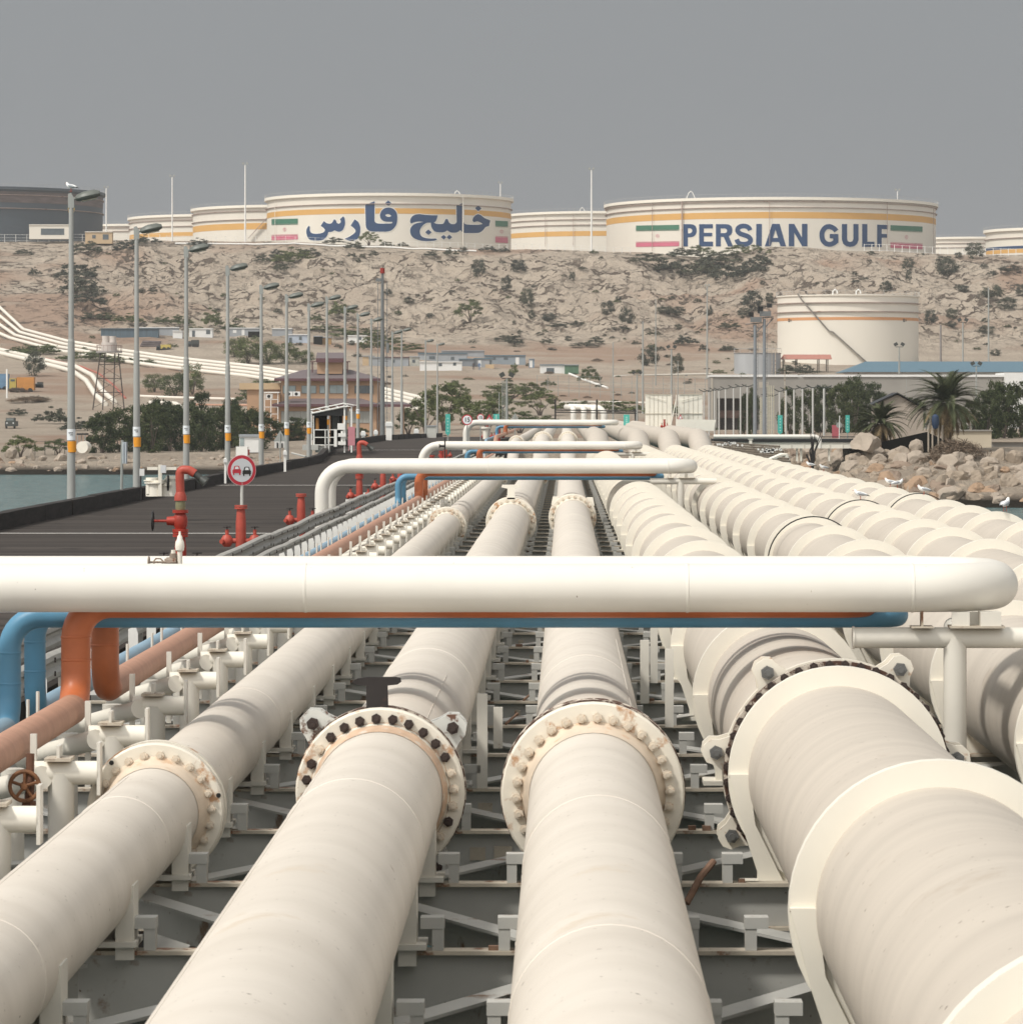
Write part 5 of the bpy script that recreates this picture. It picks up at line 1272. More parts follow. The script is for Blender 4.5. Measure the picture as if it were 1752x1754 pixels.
mb.tube([P(1147,738,d-.3),P(1158,684,d-.3)],.04,n=6); mb.tube([P(1105,676,d-.1),P(1140,686,d-.1)],.02,n=5); mb.tube([P(1165,686,d+.4),P(1203,677,d+.4)],.02,n=5)
build('ladder_frame',mb,CREAM,t)
mb=MB(); a=P(1158,738,d-3); b=P(1226,719,d-3); 
mb.prism([(a.x,a.z),(P(1222,738,d-3).x,a.z),(b.x,b.z),(a.x,b.z+.05)],d-3,d-2.9); build('low_panel',mb,CREAM,t,smooth=False)
mb=MB(); mb.prism([(P(1161,718,d-.4).x,P(0,718,d).z),(P(1169,718,d).x,P(0,718,d).z),(P(1165,709,d).x,P(0,709,d).z)],d-.45,d-.42); s_=build('warning_triangle',mb,SIGNR,t,smooth=False)
mb=MB(); mb.prism([(P(1162.7,717,d-.4).x,P(0,717,d).z),(P(1167.3,717,d).x,P(0,717,d).z),(P(1165,711.7,d).x,P(0,711.7,d).z)],d-.47,d-.45); build('triangle_face',mb,WHITES,s_,smooth=False)
t=hydrant(P(1138,0,275).x,275,'small dark red hydrant valve before the cream steel screen',.95,m=RED); t.location.z=P(0,739,275).z; t.scale=(.7,.7,.85)
# side bridge on the right
d=318; t=pbthing('side_bridge','cream girder side bridge with a black deck edge reaching the boulders','bridge',1350,772,d)
mb=MB(); mb.pbox(1232,757,1500,768,d,.3); build('girder',mb,CREAM,t,smooth=False)
mb=MB(); mb.pbox(1222,752,1505,757.3,d-.1,6); mb.pbox(1222,747.5,1505,749,d+6.0,.3); build('deck_edge',mb,BLK,t,smooth=False)
mb=MB()
for x in range(1245,1500,22): mb.pbox(x-.6,757.5,x+.6,768,d-.05,.05)
build('stiffener',mb,WCREAM,t,smooth=False)
mb=MB()
for x in (1262,1300,1365,1372,1420): mb.pbox(x-1.5,768,x+1.5,790,d+.3,.3)
build('bridge_post',mb,CREAM,t,smooth=False)
t=pbthing('bridge_pipe','cream pipe along the side bridge ending in a down bend','pipe',1320,752,d-1)
mb=MB(); mb.tube(fillet([P(1222,747.5,d-1),P(1404,747.5,d-1),P(1404,768,d-1)],.42,6),.155,n=14); build('pipe_barrel',mb,LOOPW,t)
mb=MB(); mb.pbox(1283,751,1288,762,d-1,.2); mb.pbox(1281,751,1290,753,d-1.05,.3); build('bracket',mb,CREAM,t,smooth=False)
# brown walkway with clutter
d=262; t=pbthing('service_walkway','weathered brown open walkway littered with pale scraps right of the pipes','walkway',1290,790,d)
mb=MB()
for k in range(7): 
    y=757+k*4.2; mb.tube([P(1218+k*6,y,d+12-k*5),P(1335+k*3,y+8,d+6-k*5)],.07,n=5)
for k in range(6): mb.tube([P(1225+k*20,758+k*1.2,d+12),P(1262+k*16,786+k*1,d-16)],.06,n=5)
build('walkway_beam',mb,mat('weathered_brown',(.16,.13,.10),.85,.3,2),t)
mb=MB(); mb.tube([P(1300,795,d-18),P(1338,779,d-18),P(1346,779,d-18),P(1352,797,d-18)],.13,n=6); mb.tube([P(1336,782,d-18),P(1341,800,d-18)],.08,n=6); build('end_frame',mb,CREAM,t)
mb=MB(); random.seed(5)
for k in range(40):
    x=random.choice([random.gauss(1248,9),random.gauss(1318,8)]); y=(760 if x<1280 else 771)+random.uniform(-2,3); mb.box(P(x,y,d-8),(.12,.1,.12),Matrix.Rotation(random.random()*3,3,'Y'))
build('scraps',mb,WHITE,t,smooth=False)
# warehouse
d=600; t=pbthing('warehouse','long low grey concrete warehouse with a white coping behind the trees','warehouse',1450,748,d)
mb=MB(); mb.pbox(1218,645.5,1720,682,d,14); mb.pbox(1218,682,1228,752,d,14); mb.pbox(1300,682,1720,752,d,14); build('wall',mb,CONC,t,smooth=False)
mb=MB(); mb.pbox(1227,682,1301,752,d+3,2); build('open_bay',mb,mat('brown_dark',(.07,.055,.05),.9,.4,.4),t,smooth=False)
mb=MB(); mb.pbox(1230,703,1300,716,d+2,.5); build('rubble_panel',mb,mat('brown_pink',(.17,.11,.09),.9,.4,1),t,smooth=False)
mb=MB(); 
for a,b in ((1217,1268),(1270,1366),(1374,1392),(1392,1722)): mb.pbox(a,641.5,b,645.4,d-.2,14.4)
build('coping',mb,CABW,t,smooth=False)
mb=MB(); mb.pbox(1218,646,1221,752,d-.08,.1); mb.pbox(1300,654,1316,664,d-.04,.1); build('patch',mb,mat('concrete_light',(.42,.38,.32),.9,.1,1),t,smooth=False)
t=pbthing('white_hall','white walled hall with a long blue metal roof','hall',1640,745,640)
mb=MB(); mb.pbox(1460,636,1900,700,660,20); mb.pbox(1722,638,1900,752,598,14); build('wall',mb,CABW,t,smooth=False)
mb=MB(); a=P(1446,637,658); b=P(1910,637,658); zt=P(0,619,670).z; x0=P(1482,619,670).x
mb.add([(a.x,657.5,a.z),(b.x,657.5,a.z),(b.x,682,a.z),(a.x,682,a.z),(x0,670,zt),(b.x,670,zt)],[(0,1,5,4),(3,4,5,2),(0,4,3),(1,2,5),(0,3,2,1)]); build('roof',mb,CBLUE,t,smooth=False)
t=pbthing('red_canopy','open canopy with a dusty red sloping roof in front of the tank','canopy',1382,640,860)
d=ghit(1382,640); a=P(1338,615,d); b=P(1425,615,d); zt=P(0,607,d+2.5).z
t.location=(P(1382,0,d).x,d,gz(P(1382,0,d).x,d))
mb=MB(); mb.add([(a.x,d,a.z),(b.x,d,a.z),(P(1424,0,d).x,d+3,zt),(P(1343,0,d).x,d+3,zt),(b.x,d+6,a.z),(a.x,d+6,a.z)],[(0,1,2,3),(3,2,4,5),(0,3,5),(1,4,2)]); build('roof',mb,mat('dusty_red_roof',(.38,.17,.13),.8,.1,1),t,smooth=False)
mb=MB()
for x in (1343,1365,1403,1418):
    for q in (.2,5.6): mb.ab((P(x,0,d).x-.12,d+q,a.z-5),(P(x,0,d).x+.12,d+q+.2,a.z))
build('post',mb,FR,t,smooth=False)

def cabin(x0,y0,x1,y1,label,m=LGREY,roof=None,wins=(),doors=(),name='portable_cabin',cat='cabin',dep=3.2,d=None,grp='portable cabins on the slope'):
    d=d or ghit((x0+x1)/2,y1); c=P((x0+x1)/2,y1,d); t=thing(name,label,cat,c,group=grp)
    mb=MB(); mb.pbox(x0,y0+1.3,x1,y1+5,d,dep); build('wall',mb,m,t,smooth=False)
    mb=MB(); mb.pbox(x0-.6,y0,x1+.6,y0+1.4,d-.25,dep+.5); build('roof',mb,roof or LGREY,t,smooth=False)
    for r in wins: mb=MB(); mb.pbox(r[0],r[1],r[2],r[3],d-.06,.08); build('window',mb,GLSD,t,smooth=False)
    for r in doors: mb=MB(); mb.pbox(r[0],r[1],r[2],r[3],d-.06,.08); build('door',mb,CABW if m is not CABW else LGREY,t,smooth=False)
    return t
cabin(173,562,271,578,'long dark blue shipping container on the slope at left',CORR,CORR,name='shipping_container',cat='container')
cabin(236,560,306,574,'long pale cabin behind the dark blue container',LGREY,CABW,dep=2)
cabin(324,562,364,578,'white cabin with open dark doorway right of the third lamp',CABW,CABW,wins=((329,566,334,577),(353,565,360,572)))
cabin(296,566,312,580,'small white gabled hut among scrap on the slope',CABW,CABW)
cabin(392,561,443,575,'pale grey ribbed cabin behind the fourth lamp',LGREY,CABW,doors=((414,564,419,574),(399,565,405,570)))
cabin(425,566,446,578,'dark low shed right of the pale ribbed cabin',DARKO,LGREY)
cabin(466,562,500,576,'light cabin right of the fifth lamp, leftmost of the upper cabins',LGREY,CABW)
cabin(491,572,527,588,'blue and white cabin between the sixth and seventh lamps',mat('cabin_bluewhite',(.40,.46,.54),.6,.3,.5),CABW,wins=((495,578,500,587),(512,576,517,582)))
cabin(537,575,551,590,'dark shed left half under the thin canopy',DARKO,LGREY)
cabin(551,577,567,590,'ochre shed under the thin canopy near the seventh lamp',mat('ochre_wall',(.42,.26,.12),.8,.2,.6),LGREY)
cabin(596,574,628,587,'white cabin with an air conditioner by the tenth lamp',CABW,CABW,wins=((614,577,619,582),))
cabin(621,609,640,626,'tan end hut of the lower cabin row',TAN2,LGREY)
cabin(632,611,660,627,'grey cabin left of the thick mast base',LGREY,LGREY,doors=((652,615,656,626),))
cabin(660,611,700,628,'grey cabin with reddish roof right of the thick mast',LGREY,ROOFR,wins=((672,616,676,621),))
cabin(702,610,718,627,'mottled pale cabin left of the white cabin',mat('mottled',(.42,.42,.38),.7,.4,1),LGREY,wins=((706,616,711,621),))
cabin(716,604,800,620,'long grey cabin with pale blue roof behind the white cabin',LGREY,CBLUE,wins=((735,610,745,615),(772,611,778,616)))
cabin(756,600,829,610,'upper grey cabin topmost of the row, with a rusty roof edge',LGREY,LGREY)
cabin(719,619,791,635,'bright white cabin with three small windows in the middle of the slope',CABW,CABW,wins=((751,622,757,627),(776,621,781,626)))
cabin(786,614,812,627,'dark grey cabin right behind the white cabin',mat('cabin_dgrey',(.20,.22,.24),.7,.15,.5),CBLUE)
cabin(812,613,843,630,'grey cabin with a brown crate in front',LGREY,CBLUE,doors=((819,617,824,629),),wins=((838,617,842,628),))
cabin(830,608,900,624,'long blue grey cabin with a white door at its right end',mat('cabin_bgrey',(.24,.28,.31),.7,.12,.5),CBLUE,wins=((844,612,849,616),(863,612,870,616)),doors=((883,612,889,624),))
cabin(906,614,915,630,'narrow blue kiosk with a white door',mat('kiosk_blue',(.20,.27,.34),.7,.1,.5),LGREY,doors=((907,617,912,629),))
cabin(925,624,967,640,'white cabin with blue roof line and dark doorway',CABW,CBLUE,wins=((936,630,949,640),))
cabin(967,624,991,641,'green corrugated container beside the white cabin',mat('container_green',(.08,.16,.10),.6,.2,.6,(5,5,.2)),LGREY,name='shipping_container',cat='container')
cabin(50,384,120,404,'cream pump house with dark bays in front of the grey tank',WCREAM,WCREAM,wins=((70,391,110,402),),name='pump_house',cat='building',d=1262,grp=None)
cabin(146,396,192,412,'small tan house with a flat roof on the ridge',TAN2,WCREAM,wins=((158,402,164,408),(176,401,186,410)),name='ridge_house',cat='building',d=1258,grp=None)
# gable hut between the palms + tan wall building
d=345; t=pbthing('gable_hut','grey gabled hut with a dark roof edge between the two palms','hut',1540,752,d)
mb=MB(); g=[(P(1500,0,d).x,3.9),(P(1585,0,d).x,3.9),(P(1580,700,d).x,P(0,700,d).z),(P(1537,676,d).x,P(0,676,d).z),(P(1500,692,d).x,P(0,692,d).z)]
mb.prism(g,d,d+5); build('wall',mb,mat('hut_wall',(.36,.31,.26),.9,.12,1),t,smooth=False)
mb=MB()
for (xa,ya),(xb,yb) in (((1494,694),(1537,674)),((1537,674),(1590,703))):
    a=P(xa,ya,d-.3); b=P(xb,yb,d-.3); mb.add([(a.x,d-.4,a.z),(b.x,d-.4,b.z),(b.x,d+5.4,b.z),(a.x,d+5.4,a.z),(a.x,d-.4,a.z+.1),(b.x,d-.4,b.z+.1),(b.x,d+5.4,b.z+.1),(a.x,d+5.4,a.z+.1)],[(0,1,2,3),(4,7,6,5),(0,4,5,1),(2,6,7,3),(1,5,6,2),(0,3,7,4)])
build('roof',mb,BLK,t,smooth=False)
d=330; t=pbthing('tan_walled_store','small flat cream walled store right of the big palm','store',1660,765,d)
mb=MB(); mb.pbox(1622,738,1698,772,d,4); build('wall',mb,mat('store_wall',(.55,.48,.37),.85,.06,.6),t,smooth=False)
mb=MB(); mb.pbox(1620,736.5,1700,738.5,d-.15,4.3); build('roof',mb,CONC,t,smooth=False)
d=318; t=pbthing('lean_to','dark open lean-to with thin posts under the palms','lean-to',1565,772,d)
mb=MB(); mb.prism([(P(1515,757,d).x,P(0,757,d).z),(P(1592,740,d).x,P(0,740,d).z),(P(1625,755,d).x,P(0,755,d).z),(P(1625,776,d).x,P(0,776,d).z),(P(1512,776,d).x,P(0,776,d).z)],d+2.5,d+2.7); build('shade_back',mb,DARKO,t,smooth=False)  # black sheet standing in for the shade under the palm fronds
mb=MB()
for x in (1590,1597,1607,1614): mb.cyl(P(x,775,d),P(x,728,d),.07,n=6)
build('post',mb,mat('bleached_wood',(.36,.31,.25),.8,.2,3),t)
mb=MB(); c=P(1602,722,d-.5); mb.lathe([(.05,-.6),(.2,-.5),(.28,-.25),(.30,.1),(.26,.4),(.12,.55),(0,.58)],16,Matrix.Translation(c)); build('blue_barrel',mb,mat('barrel_blue',(.02,.04,.085),.45,.2,3),t)
t=pbthing('long_low_wall','long low wall with pale boards at the right edge behind the dry bush','wall',1740,770,335); mb=MB(); mb.pbox(1698,757,1900,772,335,.4); build('wall',mb,CONC,t,smooth=False); mb=MB(); mb.pbox(1698,754.5,1900,757.3,334.8,.8); build('coping',mb,mat('bleached_board',(.42,.36,.29),.9,.15,1),t,smooth=False)
t=pbthing('red_box_sign','dusty red box on the side bridge right of the fence posts','box',1432,752,325); mb=MB(); mb.pbox(1425,728,1438,750,325,.15); build('panel',mb,mat('dusty_red',(.42,.10,.12),.5,.12,2),t,smooth=False)
t=pbthing('round_sign_back','grey back of a round sign on a white pole before the small palm','road sign',1438,752,322); c=P(1437,728,322); mb=MB(); mb.cyl((c.x,c.y,c.z),(c.x,c.y+.02,c.z),.235,n=20); build('sign_plate',mb,GREYM,t); mb=MB(); mb.cyl(P(1437,752,321.8),P(1438,712,321.8),.035,n=6); build('post',mb,WHITE,t)
# ------------------------------------------------------------------ masts and poles
def floodhead(mb,c,s=1.,n=2):
    for k in range(n):
        a=(k-(n-1)/2)*.9*s; mb.box(c+Vector((a,0,.35*s)),(.5*s,.35*s,.42*s),Matrix.Rotation(.5*(1 if a>0 else -1),3,'Y'))
    mb.box(c,(1.0*s*n*.5,.08*s,.08*s)); return mb
def mast(x,yt,d,label,r=.12,m=GREYM,head=None,yb=None,name='light_mast',grp=None,taper=.6,hs=1.):
    p=P(x,yt,d); zb=(gz(p.x,d)-.6) if yb is None else P(x,yb,d).z
    t=thing(name,label,'mast',(p.x,d,zb),group=grp); h=p.z-zb
    mb=MB(); mb.cyl((0,0,0),(0,0,h),r,r*taper,n=10); build('pole',mb,m,t,local=True)
    if head: mb=MB(); floodhead(mb,Vector((0,0,h)),hs,head); build('floodlight',mb,DARKM if d<900 else GREYM,t,local=True)
    return t
mast(295,303,1330,'thin white ridge mast above the leftmost cream tank',.30,WHITE,2,hs=1.3,grp='white masts on the ridge')
mast(420,282,1290,'tallest white ridge mast left of the Persian lettered tank',.34,WHITE,2,hs=1.4,grp='white masts on the ridge')
mast(182,322,1330,'short white ridge mast right of the grey tank',.28,WHITE,2,hs=1.2,grp='white masts on the ridge')
mast(1013,291,1285,'tall white ridge mast between the two lettered tanks',.34,WHITE,2,hs=1.4,grp='white masts on the ridge')
mast(857,314,1500,'white mast tip rising behind the Persian lettered tank',.3,WHITE,2,hs=1.3,grp='white masts on the ridge')
mast(1537,327,1520,'white mast tip rising behind the huge lettered tank',.3,WHITE,2,hs=1.6,grp='white masts on the ridge')
DM=mat('mast_dark',(.17,.175,.175),.6,.15,1)
t=mast(655,468,380,'thick dark lattice sided mast with a red lamp on top',.24,DM,yb=752,taper=.55)
h=t.children[0].dimensions.z if False else P(0,468,380).z-t.location.z
mb=MB()
for s in (-.42,.42): mb.cyl((s,0,1),(s,0,h-.8),.03,n=5)
for k in range(28): mb.box((.42,0,1+k*(h-2)/28),(.25,.04,.04)); 
for k in range(7): mb.box((0,0,1.5+k*(h-2)/7),(.9,.06,.06))
mb.box((-.35,0,h-.6),(.5,.3,.3)); mb.box((.48,0,h*.55),(.25,.3,.9))
build('ladder',mb,DM,t,local=True,smooth=False)
mb=MB(); mb.cyl((0,0,h),(0,0,h+.5),.22,n=10); build('red_lamp',mb,mat('red_lamp',(.30,.03,.02),.4,.1,2),t,local=True)
for x,yt,d,lb in ((1293,556,400,'left thick grey floodlight pole of the pair by the warehouse'),(1309,546,400,'right thick grey floodlight pole of the pair by the warehouse')):
    t=mast(x,yt,d,lb,.21,mat('pole_bluegrey',(.22,.235,.25),.6,.1,1),yb=752,taper=.7); h=P(0,yt,d).z-t.location.z
    mb=MB(); mb.box((.1,0,h+.5),(1.1,.6,.5)); mb.tube([(.9,0,h+.1),(.1,0,h-.8)],.05,n=5); mb.tube([(-.9,0,h+.05),(.9,0,h+.2)],.05,n=5)
    for k in range(30): mb.box((.22,0,.5+k*h/31),(.14,.03,.03))
    mb.box((.29,0,h/2+.1),(.03,.03,h-.2))
    build('platform',mb,mat('cage_grey',(.16,.165,.165),.7,.2,2),t,local=True,smooth=False)
    mb=MB(); mb.box((-.4,-.1,h+1.0),(.45,.3,.45),R(20)); mb.box((.5,-.1,h+1.3),(.45,.3,.4),R(-20)); build('floodlight',mb,BLK,t,local=True,smooth=False)
mast(868,648,430,'lattice floodlight mast in the middle before the green acacias',.16,GREYM,2,yb=722,hs=1.1)
t=SC.objects[-1] if False else None
mast(855,672,430,'thin grey pole left of the lattice floodlight mast',.07,GREYM,yb=722)
mast(1050,586,560,'thin lamp pole left of the steel screen',.12,GREYM,None,taper=.6)
mast(1091,642,520,'grey floodlight pole beside the steel screen',.16,GREYM,2,hs=.9)
mast(1101,550,700,'grey pole in front of the thorn tree',.20,GREYM); mast(1123,512,860,'thin tall pole left of the ravine',.14,GREYM)
mast(1150,598,680,'grey floodlight pole before the second thorn tree',.22,GREYM,2,hs=1.2); mast(1161,618,700,'thin grey pole right of the thorn trees',.1,GREYM)
mast(1211,490,900,'tall thin pole standing before the rocky slope',.24,GREYM,2,hs=.8); mast(1328,554,800,'thin rusty antenna mast left of the big mid tank',.10,STEELR)
mast(1322,556,802,'second thin rusty antenna mast left of the big mid tank',.06,STEELR)
mast(1611,556,760,'brownish tapered pole right of the mid tank',.28,mat('pole_brown',(.22,.20,.19),.7,.1,1)); mast(1649,552,760,'floodlight pole behind the blue roof',.22,GREYM,2,hs=1.4)
mast(1693,492,800,'tall thin pole at the right above the blue roof',.22,GREYM); mast(1540,594,650,'twin headed floodlight pole on the blue roofed hall',.16,GREYM,2,yb=640,hs=1.2)
mast(1672,627,560,'small twin headed floodlight by the big palm crown',.14,GREYM,2,yb=700,hs=1.1); mast(1344,610,420,'thin rusty pole among the barbed fence posts',.05,STEELR,yb=740)
mast(1552,648,350,'thin antenna pole between the palms',.03,GREYM,yb=720); mast(12,632,700,'white thin pole at the far left edge by the trucks',.16,WHITE,yb=682,taper=1)
# lattice of the central mast and fixed ladders by the fence
t=thing('caged_ladder','tall pale caged ladder right of the floodlight poles','ladder',P(1317,750,395)); mb=MB()
for x in (1302,1304.5,1315,1318,1321,1325): mb.cyl(P(x,750,395),P(x,680 if x<1310 else 660,395),.035,n=5)
for k in range(20): y=748-k*4; mb.tube([P(1302,max(y,682),395),P(1304.5,max(y,682),395)],.02,n=4); mb.tube([P(1315,y,395),P(1325,y,395)],.02,n=4) if k%2 else None
build('ladder_frame',mb,mat('ladder_pale',(.52,.48,.36),.6,.1,1),t)
t=thing('lattice_frame','slim lattice frame left of the central floodlight mast','lattice',P(862,722,428)); mb=MB()
for x in (860,864): mb.cyl(P(x,722,428),P(x,652,428),.03,n=5)
for k in range(22): mb.tube([P(860,720-k*3.1,428),P(864,717-k*3.1,428)],.018,n=4)
build('lattice',mb,GREYM,t)
# barbed fence posts with Y arms
fp=None
for cx_,cy_ in ((150,1000),(200,998),(255,985),(300,985),(365,972),(445,960),(515,950),(582,950),(775,1050),(828,1045),(905,998),(970,985),(1050,975),(1135,968),(1238,962),(1350,965)):
    x=1180+cx_/5.84; y=500+cy_/5.84; dd2=460-(cx_/1350)*120 if cx_<600 else 430-(cx_-700)/650*110
    p=P(x,y,dd2); zb=P(x,746,dd2).z; h=p.z-zb
    t=thing('fence_post','pale fence post with a dark barbed V arm on top','fence post',(p.x,dd2,zb),group='pale fence posts with barbed V arms')
    mb=MB(); mb.cyl((0,0,0),(0,0,h),.085,n=8); build('post',mb,mat('fencepost_pale',(.50,.49,.46),.7,.1,1),t,local=True)
    mb=MB(); mb.tube([(-.55,0,h+.28),(0,0,h),(.6,0,h+.22)],.05,n=5); mb.box((0,0,h+.02),(.2,.1,.12)); build('barbed_arm',mb,DARKM,t,local=True)
# ridge fences
def fence(px_pts,d0,label,sp=9.,h=2.0,rails=(.25,.6,1.),m=WHITE,rr=.07,cat='fence'):
    pts=[Vector(((x-VX)/FPX*d0,d0,0)) for x in px_pts]; t=thing('fence',label,cat,(pts[0].x,d0,gz(pts[0].x,d0)))
    mbp=MB(); mbr=MB(); prev=None
    x=pts[0].x
    while x<=pts[-1].x:
        z=gz(x,d0); mbp.cyl((x,d0,z-.3),(x,d0,z+h),rr,n=6)
        if prev is not None:
            for q in rails: mbr.tube([(prev[0],d0,prev[1]+h*q),(x,d0,z+h*q)],rr*.45,n=5)
        prev=(x,z); x+=sp/7000*d0
    build('post',mbp,m,t); build('rail',mbr,m,t)
fence((-30,280),1266,'white post fence on the ridge before the grey tank',19,2.4)
fence((285,640),1268,'white post fence on the ridge before the Persian lettered tank',17,1.8,(.5,.95))
fence((645,1085),1268,'white post fence on the ridge between the lettered tanks',14,1.8,(.5,.95))
fence((1480,1752),1268,'white post fence at the right end of the ridge',13,2.2,(.1,.95),rr=.1)
fence((920,1335),790,'thin wire fence before the grey tank at mid slope',18,4.2,(.3,.5,.7,.98),GREYM,.05)
fence((1430,1800),900,'thin brown wire fence behind the blue roof',16,2.2,(.3,.6,.98),STEELR,.05)
fence((60,140),478,'dark wire fence near the left shore',17,1.6,(.5,.98),DARKM,.04)
t=thing('ridge_pipe','thin white pipe lying along the ridge foot','pipe',(0,1262,gz(0,1262))); mb=MB()
pl=[]
for x in range(300,820,12): X=(x-VX)/FPX*1262; pl.append((X,1262,gz(X,1262)+.35))
mb.tube(pl,.28,n=8); build('pipe_barrel',mb,WHITE,t)
# ------------------------------------------------------------------ hillside pipelines
def hillpipe(path,r,label,m=WCREAM,dz=.9,name='pipeline',grp='pipelines on the left slope',sup=True):
    pts=[]
    for x,y in path:
        d=ghit(x,y+r*FPX/900*.9); p=P(x,y,d); pts.append(p)
    t=thing(name,label,'pipeline',pts[0],group=grp); mb=MB(); mb.tube(fillet(pts,8,4),r,n=14); build('pipe_barrel',mb,m,t)
    if sup:
        mb=MB()
        for a,b in zip(pts[:-1],pts[1:]):
            n=max(1,int((b-a).length/14))
            for k in range(n): q=a+(b-a)*((k+.5)/n); zz=gz(q.x,q.y); mb.box((q.x,q.y,(zz+q.z)/2-.3),(.6,.6,max(.1,q.z-zz)+.4))
        build('pipe_footing',mb,CONC,t,smooth=False)
    return t
base=[(40,570),(115,590),(210,606),(310,620),(440,634),(560,652),(640,668),(740,692)]
hillpipe([(-60,470)]+[(x,y-6) for x,y in base],.42,'uppermost of the four big cream pipelines descending from the upper left')
hillpipe([(-60,492)]+[(x-6,y-1) for x,y in base],.42,'second of the four big cream pipelines on the left slope')
hillpipe([(-60,514)]+[(x-14,y+4) for x,y in base],.42,'third of the four big cream pipelines on the left slope')
hillpipe([(-60,544)]+[(x-22,y+9) for x,y in base],.42,'lowest of the four big cream pipelines on the left slope')
hillpipe([(-20,594),(40,608),(100,622),(130,628),(158,643),(176,670),(196,688)],.5,'white pipeline curving down beside the water tower, upper one')
hillpipe([(-20,600),(40,614),(100,629),(125,636),(148,652),(162,674),(180,692)],.5,'white pipeline curving down beside the water tower, lower one')
hillpipe([(78,614),(140,628),(170,640),(195,660),(215,682)],.22,'thin red pipe beside the curving white pipelines',mat('pipe_red',(.42,.13,.09),.6,.15,1))
hillpipe([(232,678),(300,681),(420,684)],.26,'thin white pipe on posts before the tan building')
hillpipe([(335,693),(380,694),(440,694)],.22,'faded red pipe before the tan building',ORNGD)
hillpipe([(255,690),(300,691),(325,705),(345,716)],.42,'short thick white pipe going down behind the dark trees')
hillpipe([(960,690),(1010,688),(1108,690)],.22,'thin white pipe behind the row of upright pipe bends')
hillpipe([(1052,644),(1130,642),(1220,640)],.2,'pale thin pipe running to the warehouse coping')
hillpipe([(975,640),(1005,652),(1040,664)],.25,'pale sloping rail below the green container',WHITE)
# upright pipe bends
for k,x in enumerate((982,1000,1017)):
    t=thing('pipe_bend',['leftmost','second','third'][k]+' of the upright white pipe bends behind the far loop','pipe bend',P(x,722,440),group='upright white pipe bends behind the far loop'); mb=MB()
    mb.tube(fillet([P(x,732,440),P(x,699,440),P(x-12,697,452)],.8,6),.31,n=16); build('pipe_barrel',mb,LOOPW,t)
t=thing('pipe_bend','rightmost upright white pipe bend, joined to the low header pipe','pipe bend',P(1036,722,440),group='upright white pipe bends behind the far loop'); mb=MB()
mb.tube(fillet([P(1033,732,440),P(1036,699,440),P(975,697,442)],1.0,6),.36,n=16); build('pipe_barrel',mb,LOOPW,t)
SPLIT.discard('rail')
t=thing('dark_rail_frame','thin dark rail frame behind the far loop','frame',P(953,722,425)); mb=MB()
for x in (951,1022): mb.cyl(P(x,725,425),P(x,684,425),.09,n=6)
for y in (702,706): mb.tube([P(951,y,425),P(1090,y+2,425)],.06,n=5)
mb.cyl(P(1088,725,425),P(1088,700,425),.08,n=6)
build('rail',mb,BLACKM,t)
# end of the near pipes: flanged upright stub
t=thing('flanged_stub','white upright stub pipe with a wide flange behind the farthest loop','pipe stub',P(831,750,255)); mb=MB(); mb.cyl(P(832,752,255),P(832,734,255),.18,n=18); mb.cyl(P(832,734,255),P(832,731,255),.30,n=22); build('pipe_barrel',mb,CREAM,t)
# ------------------------------------------------------------------ water tower
d=ghit(188,700); d=max(d,700); d=700; t=thing('water_tower','squat tank on a tall dark lattice tower with a railed platform','water tower',P(186,692,d))
mb=MB(); lb=[(159,700),(176,700),(194,700),(213,700)]; lt=[(172,605),(180,605),(197,605),(203,605)]
for (xa,ya),(xb,yb) in zip(lb,lt):
    for q in (0,2.2): mb.tube([P(xa,ya+2,d+q),P(xb,yb,d+q*.7)],.12,n=5)
for y,xs_ in ((624,(170,206)),(648,(167,209)),(672,(163,211))): mb.tube([P(xs_[0],y,d),P(xs_[1],y,d)],.08,n=5)
for ya,yb,xa,xb in ((624,648,170,209),(648,672,167,211),(672,698,163,213)): mb.tube([P(xa,ya,d),P(xb,yb,d)],.05,n=4); mb.tube([P(xb-3,ya,d),P(xa-3,yb,d)],.05,n=4)
build('lattice_leg',mb,mat('tower_dark',(.08,.065,.055),.8,.3,1),t)
c=P(187,604,d+1); mb=MB(); mb.cyl(c,c+Vector((0,0,.28)),2.25,n=24); build('platform',mb,mat('tower_platform',(.30,.28,.27),.8,.2,1),t)
mb=MB(); mb.cyl(c+Vector((0,0,.28)),c+Vector((0,0,1.75)),1.35,n=28); mb.cyl(c+Vector((-.6,0,1.75)),c+Vector((-.6,0,2.9)),.62,n=16); mb.cyl(c+Vector((.6,0,1.75)),c+Vector((.6,0,2.85)),.6,n=16); build('tank',mb,mat('tower_tank',(.52,.47,.43),.7,.15,1),t)
mb=MB()
for k in range(20): a=2*PI*k/20; mb.cyl(c+Vector((2.2*math.cos(a),2.2*math.sin(a),.2)),c+Vector((2.2*math.cos(a),2.2*math.sin(a),1.25)),.035,n=4)
mb.lathe([(2.17,1.2),(2.23,1.2),(2.23,1.27),(2.17,1.27)],24,Matrix.Translation(c),True)
build('railing',mb,mat('railing_rust',(.25,.16,.14),.7,.2,1),t)
